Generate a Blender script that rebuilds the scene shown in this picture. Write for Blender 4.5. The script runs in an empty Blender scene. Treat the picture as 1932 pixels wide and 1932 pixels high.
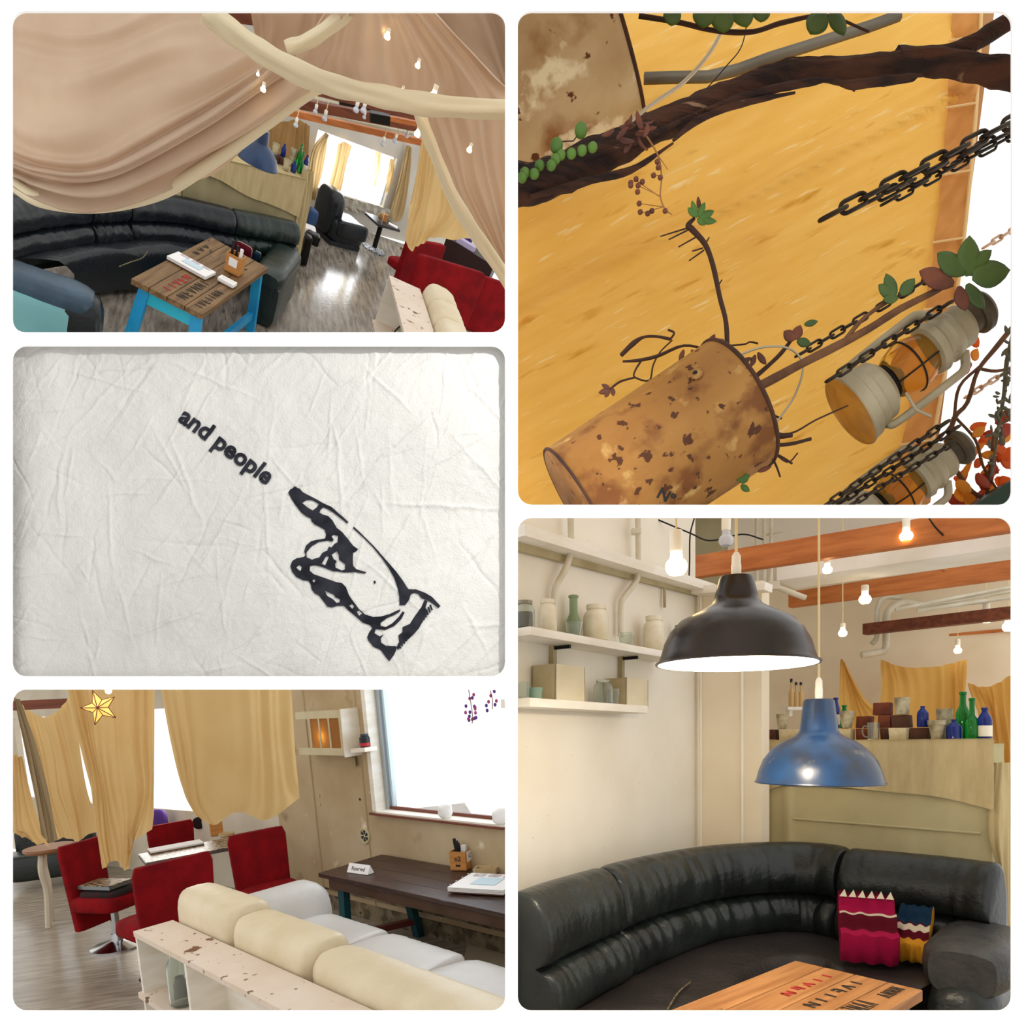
import bpy, bmesh, math, random
from mathutils import Vector, Matrix, noise
random.seed(7)
scene = bpy.context.scene
# ------------------------------------------------------------------ camera
F = 1400.0; PX = 966.0; PY = 1400.0          # focal length and principal point for a 1932 px frame
cam_d = bpy.data.cameras.new('camera'); cam = bpy.data.objects.new('camera', cam_d)
scene.collection.objects.link(cam); scene.camera = cam
cam.location = (0, 0, 0); cam.rotation_euler = (math.pi/2, 0, 0)
cam_d.sensor_width = 36.0; cam_d.sensor_fit = 'HORIZONTAL'
cam_d.lens = F/1932*36.0
cam_d.shift_x = (966-PX)/1932; cam_d.shift_y = (PY-966)/1932
cam_d.clip_start = 0.05; cam_d.clip_end = 200
# ------------------------------------------------------------------ world, added spot, exposure
world = bpy.data.worlds.new('overcast_sky'); scene.world = world; world.use_nodes = True
wb = world.node_tree.nodes['Background']; wb.inputs[0].default_value = (1.0, 0.985, 0.96, 1); wb.inputs[1].default_value = 1.2
spot_d = bpy.data.lights.new('added_cloth_spot', 'SPOT'); spot_d.energy = 58; spot_d.spot_size = math.radians(85); spot_d.spot_blend = 0.8; spot_d.shadow_soft_size = 0.03; spot_d.color = (1, 0.97, 0.93)
spot = bpy.data.objects.new('added_cloth_spot', spot_d); scene.collection.objects.link(spot); spot.location = (0.45, 0.70, 0.98)  # added lamp out of view, rakes the printed cloth to bring out its creases
spot.rotation_euler = (Vector((-0.45, 1.42, 0.43))-Vector(spot.location)).to_track_quat('-Z', 'Y').to_euler()
scene.view_settings.view_transform = 'Standard'; scene.view_settings.look = 'None'
scene.view_settings.exposure = 0.0; scene.view_settings.gamma = 1.0; scene.view_settings.use_curve_mapping = False
# ------------------------------------------------------------------ helpers: names, colours, materials
COL = scene.collection
def lin(c): c /= 255.0; return c/12.92 if c <= 0.04045 else ((c+0.055)/1.055)**2.4
def C(h, k=1.0):
    h = h.lstrip('#'); return tuple(min(1.0, lin(int(h[i:i+2], 16))*k) for i in (0, 2, 4)) + (1.0,)
MATS = {}
def mat(name, col='#808080', rough=0.6, metal=0.0, col2=None, vs=6.0, st=(1, 1, 1), lo=0.35, hi=0.65, det=4.0,
        spots=None, bump=0.0, bs=40.0, trans=0.0, transm=0.0, ior=1.45, emit=0.0, spec=0.5, coat=0.0, sheen=0.0, alpha=1.0, wave=None, tcol=None, bst=None, rot=0.0):
    if name in MATS: return MATS[name]
    m = bpy.data.materials.new(name); m.use_nodes = True; nt = m.node_tree; N = nt.nodes; L = nt.links
    b = N['Principled BSDF']; out = N['Material Output']
    b.inputs['Base Color'].default_value = C(col); b.inputs['Roughness'].default_value = rough; b.inputs['Metallic'].default_value = metal
    b.inputs['Specular IOR Level'].default_value = spec; b.inputs['Coat Weight'].default_value = coat; b.inputs['Sheen Weight'].default_value = sheen
    b.inputs['Transmission Weight'].default_value = transm; b.inputs['IOR'].default_value = ior; b.inputs['Alpha'].default_value = alpha
    tc = N.new('ShaderNodeTexCoord'); mp = N.new('ShaderNodeMapping'); mp.inputs['Scale'].default_value = st; rt = N.new('ShaderNodeMapping'); rt.inputs['Rotation'].default_value = (0, rot, 0)
    L.new(tc.outputs['Object'], rt.inputs['Vector']); L.new(rt.outputs[0], mp.inputs['Vector']); csock = None
    if col2:
        if wave:
            t = N.new('ShaderNodeTexWave'); t.inputs['Scale'].default_value = vs; t.inputs['Distortion'].default_value = wave; t.inputs['Detail'].default_value = det; t.inputs['Detail Scale'].default_value = 1.5
        else:
            t = N.new('ShaderNodeTexNoise'); t.inputs['Scale'].default_value = vs; t.inputs['Detail'].default_value = det
        L.new(mp.outputs[0], t.inputs['Vector'])
        r = N.new('ShaderNodeValToRGB'); r.color_ramp.elements[0].position = lo; r.color_ramp.elements[1].position = hi
        r.color_ramp.elements[0].color = C(col); r.color_ramp.elements[1].color = C(col2)
        L.new(t.outputs['Fac'], r.inputs[0]); csock = r.outputs[0]
    for sp in (spots or []):                       # (colour, scale, threshold, softness, stretch)
        t2 = N.new('ShaderNodeTexNoise'); t2.inputs['Scale'].default_value = sp[1]; t2.inputs['Detail'].default_value = 5
        mp2 = N.new('ShaderNodeMapping'); mp2.inputs['Scale'].default_value = sp[4] if len(sp) > 4 else (1, 1, 1); mp2.inputs['Location'].default_value = (3.1, 1.7, 9.2)
        L.new(rt.outputs[0], mp2.inputs['Vector']); L.new(mp2.outputs[0], t2.inputs['Vector'])
        r2 = N.new('ShaderNodeValToRGB'); r2.color_ramp.elements[0].position = sp[2]; r2.color_ramp.elements[1].position = sp[2]+sp[3]
        r2.color_ramp.elements[0].color = (0, 0, 0, 1); r2.color_ramp.elements[1].color = (1, 1, 1, 1); L.new(t2.outputs['Fac'], r2.inputs[0])
        mx = N.new('ShaderNodeMix'); mx.data_type = 'RGBA'; L.new(r2.outputs[0], mx.inputs[0])
        if csock: L.new(csock, mx.inputs[6])
        else: mx.inputs[6].default_value = C(col)
        mx.inputs[7].default_value = C(sp[0]); csock = mx.outputs[2]
    if csock: L.new(csock, b.inputs['Base Color'])
    if bump:
        t3 = N.new('ShaderNodeTexNoise'); t3.inputs['Scale'].default_value = bs; t3.inputs['Detail'].default_value = 4
        if bst:
            mp3 = N.new('ShaderNodeMapping'); mp3.inputs['Scale'].default_value = bst; L.new(tc.outputs['Object'], mp3.inputs['Vector']); L.new(mp3.outputs[0], t3.inputs['Vector'])
        else: L.new(tc.outputs['Object'], t3.inputs['Vector'])
        bp = N.new('ShaderNodeBump'); bp.inputs['Strength'].default_value = bump; bp.inputs['Distance'].default_value = 0.01
        L.new(t3.outputs['Fac'], bp.inputs['Height']); L.new(bp.outputs[0], b.inputs['Normal'])
    if emit:
        b.inputs['Emission Color'].default_value = C(tcol or col); b.inputs['Emission Strength'].default_value = emit
    if trans:
        tr = N.new('ShaderNodeBsdfTranslucent'); ms = N.new('ShaderNodeMixShader'); ms.inputs[0].default_value = trans
        if tcol: tr.inputs[0].default_value = C(tcol)
        elif csock: L.new(csock, tr.inputs[0])
        else: tr.inputs[0].default_value = C(col)
        L.new(b.outputs[0], ms.inputs[1]); L.new(tr.outputs[0], ms.inputs[2]); L.new(ms.outputs[0], out.inputs['Surface'])
    MATS[name] = m; return m
# ------------------------------------------------------------------ helpers: mesh builder
def rotz(a): return Matrix.Rotation(a, 4, 'Z')
def T(x, y=None, z=None): return Matrix.Translation(Vector(x) if y is None else Vector((x, y, z)))
def aim(p, d, up=(0, 0, 1)):                       # local Z along d
    return Matrix.Translation(Vector(p)) @ Vector(d).to_track_quat('Z', 'Y').to_matrix().to_4x4()
def frame(o, x, y, z): 
    m = Matrix.Identity(4)
    for i, a in enumerate((x, y, z, o)): m.col[i][:3] = a
    return m
def smooth_path(P, n=6, closed=False):             # Catmull-Rom
    P = [Vector(p) for p in P]; N = len(P); out = []
    rng = range(N) if closed else range(N-1)
    for i in rng:
        a = P[(i-1) % N] if closed or i > 0 else P[0]*2-P[1]
        b = P[i]; c = P[(i+1) % N]; d = P[(i+2) % N] if closed or i+2 < N else c*2-b
        for k in range(n):
            t = k/n; out.append(0.5*((2*b)+(c-a)*t+(2*a-5*b+4*c-d)*t*t+(3*b-a-3*c+d)*t**3))
    if not closed: out.append(P[-1])
    return out
class MB:
    def __init__(s): s.v = []; s.f = []; s.m = []; s.mi = 0
    def add(s, vs, fs, M=None):
        o = len(s.v); s.v += [M @ Vector(v) for v in vs] if M is not None else [Vector(v) for v in vs]
        s.f += [tuple(i+o for i in f) for f in fs]; s.m += [s.mi]*len(fs); return s
    def box(s, lo, hi, M=None):
        (a, b, c), (d, e, f) = lo, hi
        return s.add([(a, b, c), (d, b, c), (d, e, c), (a, e, c), (a, b, f), (d, b, f), (d, e, f), (a, e, f)],
                     [(3, 2, 1, 0), (4, 5, 6, 7), (0, 1, 5, 4), (1, 2, 6, 5), (2, 3, 7, 6), (3, 0, 4, 7)], M)
    def bar(s, p, q, w, h=None, up=(0, 0, 1)):     # box beam from p to q, w across, h along up
        h = w if h is None else h; p = Vector(p); q = Vector(q); d = q-p; L = d.length; d.normalize()
        x = d.cross(Vector(up)); x = x.normalized() if x.length > 1e-5 else Vector((1, 0, 0)); z = x.cross(d)
        return s.box((-w/2, 0, -h/2), (w/2, L, h/2), frame(p, x, d, z))
    def lathe(s, prof, n=24, M=None, cap=True):
        vs = []; fs = []; K = len(prof)
        for i in range(n):
            a = 2*math.pi*i/n; ca, sa = math.cos(a), math.sin(a); vs += [(r*ca, r*sa, z) for r, z in prof]
        for i in range(n):
            j = (i+1) % n
            for k in range(K-1): fs.append((i*K+k, j*K+k, j*K+k+1, i*K+k+1))
        if cap:
            if prof[0][0] > 1e-6: fs.append(tuple(i*K for i in reversed(range(n))))
            if prof[-1][0] > 1e-6: fs.append(tuple(i*K+K-1 for i in range(n)))
        return s.add(vs, fs, M)
    def tube(s, P, r, n=8, cap=True, closed=False, M=None):
        P = [Vector(p) for p in P]; K = len(P); vs = []; fs = []; up = None
        for i, p in enumerate(P):
            d = (P[(i+1) % K]-P[i-1]) if closed else (P[min(i+1, K-1)]-P[max(i-1, 0)]); d.normalize()
            if up is None: up = d.orthogonal().normalized()
            up = (up-d*up.dot(d)); up = up.normalized() if up.length > 1e-6 else d.orthogonal().normalized()
            w = d.cross(up); R = r[i] if isinstance(r, (list, tuple)) else r
            vs += [p+(up*math.cos(2*math.pi*k/n)+w*math.sin(2*math.pi*k/n))*R for k in range(n)]
        for i in range(K if closed else K-1):
            a = i*n; b = ((i+1) % K)*n
            for k in range(n): fs.append((a+k, a+(k+1) % n, b+(k+1) % n, b+k))
        if cap and not closed: fs += [tuple(reversed(range(n))), tuple((K-1)*n+k for k in range(n))]
        return s.add(vs, fs, M)
    def grid(s, rows, cu=False, cv=False, M=None):
        nr = len(rows); nc = len(rows[0]); vs = [p for r in rows for p in r]; fs = []
        for i in range(nr if cu else nr-1):
            for j in range(nc if cv else nc-1):
                a, b = i*nc, ((i+1) % nr)*nc; k = (j+1) % nc; fs.append((a+j, a+k, b+k, b+j))
        return s.add(vs, fs, M)
    def prism(s, pts, z0, z1, M=None):             # polygon extruded along local z
        n = len(pts); vs = [(x, y, z0) for x, y in pts]+[(x, y, z1) for x, y in pts]
        return s.add(vs, [tuple(reversed(range(n))), tuple(range(n, 2*n))]+[(i, (i+1) % n, n+(i+1) % n, n+i) for i in range(n)], M)
    def ball(s, r, n=12, M=None, sq=(1, 1, 1)):
        pr = [(r*math.sin(math.pi*k/(n//2+2)), -r*math.cos(math.pi*k/(n//2+2))) for k in range(n//2+3)]
        pr[0] = (0, pr[0][1]); pr[-1] = (0, pr[-1][1])
        return s.lathe(pr, n, (M or Matrix.Identity(4)) @ Matrix.Diagonal((*sq, 1)))
    def puff(s, sx, sy, sz, M=None, e1=0.35, e2=0.35, n=20, k=14, wr=0.0, ws=9.0, seed=0):  # superellipsoid cushion
        sg = lambda v, e: math.copysign(abs(v)**e, v); rows = []
        for i in range(k+1):
            ph = -math.pi/2+math.pi*i/k; row = []
            for j in range(n):
                th = 2*math.pi*j/n; c = sg(math.cos(ph), e1)
                p = Vector((sx*c*sg(math.cos(th), e2), sy*c*sg(math.sin(th), e2), sz*sg(math.sin(ph), e1)))
                if wr: p *= 1+wr*noise.noise(Vector((p.x*ws/1.0+seed, p.y*ws, p.z*ws)))/max(p.length, .05)
                row.append(p)
            rows.append(row)
        return s.grid(rows, cv=True, M=M)
def make(name, mb, m, parent=None, M=None, smooth=True, ang=40, bevel=0, solid=0, seg=2, link=True):
    me = bpy.data.meshes.new(name); me.from_pydata([tuple(v) for v in mb.v], [], mb.f)
    ms = m if isinstance(m, (list, tuple)) else [m]
    for k in ms: me.materials.append(k)
    if len(ms) > 1: me.polygons.foreach_set('material_index', mb.m)
    bm = bmesh.new(); bm.from_mesh(me); bmesh.ops.remove_doubles(bm, verts=bm.verts, dist=1e-5)
    bmesh.ops.recalc_face_normals(bm, faces=bm.faces)
    if bevel:
        es = [e for e in bm.edges if len(e.link_faces) == 2 and e.calc_face_angle(0) > math.radians(30)]
        bmesh.ops.bevel(bm, geom=es, offset=bevel, segments=seg, profile=0.6, affect='EDGES', clamp_overlap=True)
    bm.to_mesh(me); bm.free()
    if smooth:
        me.shade_smooth(); me.set_sharp_from_angle(angle=math.radians(ang))
    o = bpy.data.objects.new(name, me); COL.objects.link(o)
    if solid:
        md = o.modifiers.new('thickness', 'SOLIDIFY'); md.thickness = solid; md.offset = 0
    if parent is not None: o.parent = parent
    if M is not None: o.matrix_local = M
    return o
def tag(o, label, cat=None, group=None, kind=None):
    if label: o['label'] = label
    if cat: o['category'] = cat
    if group: o['group'] = group
    if kind: o['kind'] = kind
    return o
def thing(name, label, cat, M=None, group=None):
    o = bpy.data.objects.new(name, None); COL.objects.link(o); o.empty_display_size = 0.05
    if M is not None: o.matrix_local = M
    return tag(o, label, cat, group)
def struct(o): o['kind'] = 'structure'; return o
def cut(o, co, no):
    """trim a part where it meets a partition (world plane, keeps the side no points to)"""
    W = o.matrix_local if o.parent is None else o.parent.matrix_local @ o.matrix_local
    I = W.inverted(); c = I @ Vector(co); n = (W.to_3x3().transposed() @ Vector(no)).normalized()
    bm = bmesh.new(); bm.from_mesh(o.data); bmesh.ops.bisect_plane(bm, geom=bm.verts[:]+bm.edges[:]+bm.faces[:], plane_co=c, plane_no=n, clear_inner=True)
    bm.to_mesh(o.data); bm.free()
    if not len(o.data.vertices): bpy.data.objects.remove(o)
def dup(root, M, label=None, group=None):
    r = root.copy(); COL.objects.link(r); r.matrix_local = M
    if label: r['label'] = label
    if group: r['group'] = group
    for ch in list(root.children):
        c = ch.copy(); COL.objects.link(c); c.parent = r
        for g in list(ch.children):
            d = g.copy(); COL.objects.link(d); d.parent = c
    return r
def text_geo(body, size=1.0, bold=0.0, align='CENTER'):
    cu = bpy.data.curves.new('t', 'FONT'); cu.body = body; cu.size = size; cu.offset = bold; cu.align_x = align; cu.align_y = 'CENTER'; cu.resolution_u = 3
    o = bpy.data.objects.new('t', cu); COL.objects.link(o); dg = bpy.context.evaluated_depsgraph_get(); dg.update()
    me = bpy.data.meshes.new_from_object(o.evaluated_get(dg)); vs = [v.co.copy() for v in me.vertices]; fs = [tuple(p.vertices) for p in me.polygons]
    bpy.data.objects.remove(o); bpy.data.curves.remove(cu); bpy.data.meshes.remove(me); return vs, fs
def fill2d(loops):                                  # polygon with holes -> verts, faces
    bm = bmesh.new()
    for lp in loops:
        vs = [bm.verts.new((p[0], p[1], 0)) for p in lp]
        for i in range(len(vs)): bm.edges.new((vs[i], vs[(i+1) % len(vs)]))
    bmesh.ops.triangle_fill(bm, use_beauty=True, use_dissolve=False, edges=bm.edges[:])
    bm.verts.index_update(); r = ([v.co.copy() for v in bm.verts], [tuple(v.index for v in f.verts) for f in bm.faces]); bm.free(); return r
# ------------------------------------------------------------------ helpers: the frame of each room
def ray(px, py): return Vector(((px-PX)/F, 1.0, -(py-PY)/F))
class Room:                                          # eye stands H above this room's floor; local x right, y away, z up
    def __init__(s, ref, e, roll, H, fwd=None):
        d = ray(*ref).normalized(); e = math.radians(e); a = math.radians(roll)
        q = ray(ref[0]+math.sin(a), ref[1]-math.cos(a)); t = (q-d*q.dot(d)).normalized()
        s.u = (t*math.cos(e)-d*math.sin(e)).normalized()
        f = ray(*fwd) if fwd else d; s.f = (f-s.u*f.dot(s.u)).normalized(); s.r = s.f.cross(s.u); s.H = H
        s.M = frame(-s.u*H, s.r, s.f, s.u); s.I = s.M.inverted()
    def loc(s, w): return s.I @ w
    def p(s, px, py, h=0.0):                         # point at height h seen at that place
        d = ray(px, py); return s.loc(d*((h-s.H)/d.dot(s.u)))
    def Y(s, px, py, y):                             # point at local distance y
        d = ray(px, py); return s.loc(d*(y/d.dot(s.f)))
    def w(s, px, py, P, D):                          # point on the upright plane through P along ground direction D
        n = Vector((D[1], -D[0], 0)); d = s.I.to_3x3() @ ray(px, py); o = Vector((0, 0, s.H)); n.normalize()
        return o+d*((Vector((P[0], P[1], s.H))-o).dot(n)/d.dot(n))
    def px(s, y): return y                           # metres per pixel helper
    def sc(s, P): return (s.M @ Vector(P)).y/F       # metres spanned by one pixel at P
    def at(s, P, rz=0.0): return s.M @ T(Vector(P)) @ rotz(rz)

def window_light(name, W, ex, ez, center, en, col=(0.93, 0.96, 1.0)):
    """daylight entering through a window: rectangle spanned by ex, ez, shining along W"""
    l = bpy.data.lights.new(name, 'AREA'); l.shape = 'RECTANGLE'; l.size = ex.length; l.size_y = ez.length; l.energy = en; l.color = col
    o = bpy.data.objects.new(name, l); COL.objects.link(o); x = ex.normalized(); z = -W.normalized(); y = z.cross(x)
    o.matrix_world = frame(center, x, y, z); return o
# ================================================================== white display wall with five openings
white_paint = mat('white_paint', '#ffffff', rough=0.8, spec=0.1)
PANELS = [(23, 23, 953, 628), (23, 653, 953, 1276), (23, 1301, 953, 1907), (977, 23, 1908, 953), (977, 977, 1908, 1907)]
WY = 1.4
def rrect(x0, z0, x1, z1, r, n=6):
    out = []
    for cx, cz, a0 in ((x1-r, z1-r, 0), (x0+r, z1-r, 90), (x0+r, z0+r, 180), (x1-r, z0+r, 270)):
        for k in range(n+1):
            a = math.radians(a0+90*k/n); out.append((cx+r*math.cos(a), cz+r*math.sin(a)))
    return out
def front_wall():
    loops = [[(-1.9, -1.2), (1.9, -1.2), (1.9, 2.1), (-1.9, 2.1)]]
    for a, b, c, d in PANELS:
        loops.append(rrect((a-966)/1000, (1400-d)/1000, (c-966)/1000, (1400-b)/1000, 0.026))
    vs, fs = fill2d(loops); mb = MB(); mb.add([(v.x, WY, v.y) for v in vs], fs)
    o = make('wall_front', mb, white_paint, smooth=False); struct(o)
    md = o.modifiers.new('thickness', 'SOLIDIFY'); md.thickness = 0.004; md.offset = 0
    o['label'] = 'white board wall with five rounded openings'
front_wall()
# ================================================================== printed white cloth
CY = 1.416; CK = CY/1.4
cloth_white = mat('white_cotton', '#b0afac', rough=0.95, spec=0.05, col2='#bcbbb7', vs=3, bump=0.25, bs=260)
ink = mat('black_ink', '#1b1c22', rough=0.9, spec=0.05, col2='#2c2c33', vs=30)
_g = random.Random(3); CREASES = []
for _ in range(260):                                   # straight creases, most of them fanning up to the right
    cx, cz = _g.uniform(-0.97, 0.0), _g.uniform(-0.33, 0.33)
    an = math.radians(_g.choice([_g.gauss(48, 22), _g.gauss(48, 22), _g.gauss(95, 25), _g.uniform(0, 180)])); L = _g.uniform(0.025, 0.12)
    CREASES.append((cx, cz, math.cos(an), math.sin(an), L, _g.uniform(0.0016, 0.0035), _g.uniform(0.0009, 0.0024)*_g.choice([1, 1, -1])))
for cx, cz, an, L, w, h in [(-0.13, 0.005, -3, 0.13, 0.004, 0.003), (-0.33, 0.0, 38, 0.16, 0.0035, 0.003), (-0.22, 0.12, 40, 0.15, 0.003, 0.0028), (-0.12, 0.10, 30, 0.12, 0.003, 0.0025), (-0.62, 0.05, -70, 0.12, 0.004, 0.002)]:
    CREASES.append((cx, cz, math.cos(math.radians(an)), math.sin(math.radians(an)), L, w, h))
CBIN = {}
for c in CREASES:
    for ix in range(int((c[0]-c[4])*20)-2, int((c[0]+c[4])*20)+3):
        for iz in range(int((c[1]-c[4])*20)-2, int((c[1]+c[4])*20)+3): CBIN.setdefault((ix, iz), []).append(c)
def cloth_h(x, z):
    p = Vector((x, z, 0.0)); w = Vector((noise.noise(p*5+Vector((7, 0, 0))), noise.noise(p*5+Vector((0, 9, 0))), 0)); q = p+w*0.03
    d = Vector((q.x*0.75+q.y*0.66, -q.x*0.66+q.y*0.75, 0))
    h = 0.0040*noise.voronoi(Vector((d.x*7, d.y*16, 0.3)))[0][0]+0.0030*noise.voronoi(Vector((q.x*19, q.y*17, 2.3)))[0][0]
    h += 0.0017*abs(noise.noise(Vector((d.x*22, d.y*50, 4.1))))+0.0012*abs(noise.noise(Vector((q.x*60, q.y*60, 5.1))))
    wx = 0.004*noise.noise(p*30)
    for (cx, cz, ca, sa, L, wd, hh) in CBIN.get((int(x*20), int(z*20)), ()):
        dx, dz = x-cx, z-cz; t = (dx*ca+dz*sa)/L
        if abs(t) < 1: e = (-dx*sa+dz*ca+wx)/wd; h += hh*(1-t*t)*math.exp(-e*e) if abs(e) < 3 else 0
    h += 0.006*math.exp(-((x+0.87+0.10*(0.4-z))/0.035)**2)
    return h-0.004-0.03*max(0.0, -0.62-x)**1.3
def cloth():
    t = thing('printed_cloth', 'crumpled white cotton cloth printed with a pointing hand', 'cloth', T(0, CY, 0.44*CK))
    x0, x1, z0, z1 = -0.975, 0.0, -0.327, 0.327; nx, nz = 430, 320; rows = []
    for j in range(nz+1):
        z = z0+(z1-z0)*j/nz; rows.append([(x, -cloth_h(x, z), z) for x in (x0+(x1-x0)*i/nx for i in range(nx+1))])
    mb = MB(); mb.grid(rows); make('fabric', mb, cloth_white, t, ang=180)
    def to(px, py): return ((px-966)/1000*CK, (1400-py)/1000*CK-0.44*CK)
    def printed(name, vs, fs, cell=0.006):
        bm = bmesh.new(); bv = [bm.verts.new((v[0], v[1], 0)) for v in vs]
        for f in fs:
            try: bm.faces.new([bv[i] for i in f])
            except ValueError: pass
        xs = [v[0] for v in vs]; zs = [v[1] for v in vs]
        for ax, lo, hi in ((0, min(xs), max(xs)), (1, min(zs), max(zs))):
            k = lo+cell
            while k < hi:
                co = (k, 0, 0) if ax == 0 else (0, k, 0); no = (1, 0, 0) if ax == 0 else (0, 1, 0)
                bmesh.ops.bisect_plane(bm, geom=bm.verts[:]+bm.edges[:]+bm.faces[:], plane_co=co, plane_no=no); k += cell
        bm.verts.index_update(); mb = MB()
        mb.add([(v.co.x, -cloth_h(v.co.x, v.co.y)-0.0020, v.co.y) for v in bm.verts], [tuple(v.index for v in f.verts) for f in bm.faces]); bm.free()
        return make(name, mb, ink, t, ang=180)
    k = 1830/360.0
    def tr(pts): return [to(500+x/k, 890+y/k) for x, y in pts]
    outer = [(225,205),(240,170),(290,145),(335,165),(365,200),(420,230),(500,270),(560,305),(640,340),(700,395),(760,445),(805,490),(790,502),(740,460),(690,420),(640,385),(600,360),(560,345),(535,370),(525,395),(560,415),(610,430),(650,470),(690,540),(740,580),(800,650),(850,715),(895,745),(880,765),(848,780),(845,850),(848,905),(880,940),(975,965),(960,980),(880,968),(760,968),(650,955),(560,920),(480,895),(430,905),(428,950),(470,985),(570,1020),(680,1060),(740,1070),(780,1110),(810,1190),(860,1260),(905,1320),(960,1370),(1040,1395),(1120,1390),(1200,1365),(1260,1335),(1300,1318),(1290,1345),(1240,1375),(1170,1405),(1110,1450),(1110,1480),(1160,1490),(1220,1455),(1280,1395),(1320,1340),(1340,1350),(1310,1410),(1240,1480),(1150,1520),(1060,1510),(1050,1550),(1100,1580),(1140,1560),(1110,1600),(1115,1640),(1160,1670),(1260,1675),(1265,1710),(1240,1760),(1195,1820),(1165,1785),(1110,1710),(1040,1680),(990,1620),(980,1590),(1000,1540),(1030,1500),(1010,1475),(940,1450),(860,1380),(800,1330),(760,1290),(700,1290),(640,1305),(600,1295),(560,1240),(520,1190),(480,1170),(450,1130),(440,1080),(420,1050),(360,1040),(300,1010),(260,960),(248,905),(265,860),(310,830),(370,820),(392,800),(378,770),(395,710),(440,670),(500,655),(580,645),(590,610),(575,560),(530,535),(480,510),(450,480),(440,450),(395,430),(350,395),(300,330),(260,270)]
    holes = [[(360,305),(400,275),(460,280),(520,315),(500,345),(460,375),(410,345)],
             [(640,620),(665,607),(705,620),(700,680),(670,695),(640,730),(615,720),(600,760),(550,775),(520,820),(450,845),(400,820),(400,775),(450,715),(520,675),(600,665),(650,672),(660,655)],
             [(590,810),(615,820),(580,900),(545,885)],
             [(640,795),(690,765),(710,800),(715,850),(770,890),(770,940),(740,950),(680,925),(675,890),(690,860),(660,840)],
             [(300,920),(330,895),(355,915),(345,955),(320,940)], [(455,1045),(475,1033),(490,1047),(470,1065)],
             [(575,1140),(610,1160),(665,1185),(680,1210),(720,1225),(725,1255),(690,1262),(655,1225),(600,1195)],
             [(810,1285),(840,1272),(860,1295),(840,1318)], [(880,1345),(905,1335),(930,1360),(905,1382)]]
    vs, fs = fill2d([tr(outer)]+[tr(h) for h in holes]); printed('hand_print', vs, fs)
    for nm, pg in (('outline_print', [(845,545),(855,530),(900,570),(980,650),(1050,720),(1120,800),(1190,880),(1260,960),(1320,1040),(1370,1120),(1380,1130),(1450,1130),(1540,1165),(1600,1200),(1685,1290),(1660,1310),(1600,1260),(1560,1235),(1500,1215),(1470,1175),(1430,1165),(1400,1180),(1385,1230),(1345,1280),(1290,1282),(1290,1200),(1275,1120),(1240,1020),(1190,930),(1120,830),(1040,730),(960,650),(880,575)]),
                   ('cuff_print', [(1280,1570),(1320,1540),(1320,1490),(1390,1460),(1440,1380),(1500,1300),(1530,1230),(1560,1240),(1540,1300),(1560,1360),(1520,1420),(1500,1460),(1480,1500),(1430,1560),(1360,1620),(1310,1660),(1280,1712),(1262,1690),(1290,1640)])):
        vs, fs = fill2d([tr(pg)]); cuff = printed(nm, vs, fs)
    for i in range(17):
        f = i/16; x, y = 1290+300*f, 1690-370*f; a = tr([(x-14, y-40), (x+2, y-48), (x+20, y+6), (x+6, y+12)])
        printed('hatch_stroke', a, [(0, 1, 2, 3)]).parent = cuff
    printed('dot_print', tr([(1040,1050),(1060,1045),(1066,1072),(1050,1078)]), [(0, 1, 2, 3)])
    # lettering runs down to the right
    vs, fs = text_geo('and people', 0.0475, 0.0016); ax, az = to(344, 782); bx, bz = to(512, 905)
    w = max(v.x for v in vs)-min(v.x for v in vs); L = math.hypot(bx-ax, bz-az); ang = math.atan2(bz-az, bx-ax); s = L/w
    ca, sa = math.cos(ang), math.sin(ang); cx, cz = (ax+bx)/2, (az+bz)/2
    printed('lettering', [(cx+(v.x*ca-v.y*sa)*s, cz+(v.x*sa+v.y*ca)*s) for v in vs], fs)
cloth()

# partitions between the openings: an upright board and a sloping board
mb = MB(); mb.box((-0.006, 1.403, 0.436), (0.006, 2.16, 2.3)); struct(make('wall_partition', mb, white_paint, None, smooth=False))
sl = (1400-965)/1400.0; mb = MB(); mb.add([(0.0, 1.403, 1.403*sl+0.002), (1.25, 1.403, 1.403*sl+0.002), (1.6, 2.0, 2.0*sl+0.002), (0.0, 2.0, 2.0*sl+0.002), (0.0, 1.403, 1.403*sl-0.004), (1.25, 1.403, 1.403*sl-0.004), (1.6, 2.0, 2.0*sl-0.004), (0.0, 2.0, 2.0*sl-0.004)], [(0, 1, 2, 3), (7, 6, 5, 4), (0, 4, 5, 1), (1, 5, 6, 2), (2, 6, 7, 3), (3, 7, 4, 0)]); struct(make('wall_partition', mb, white_paint, None, smooth=False))
PART_V = ((0.008, 1.7, 1), (1, 0, 0)); PART_H = ((0, 1.4, 1.4*sl+0.005), (0, -sl, 1))
mb = MB(); mb.box((-0.005, 1.403, -1.4), (0.005, 5.6, 0.43)); struct(make('wall_partition', mb, white_paint, None, smooth=False))
PART_L = ((-0.008, 1.7, 1), (-1, 0, 0))
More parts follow.
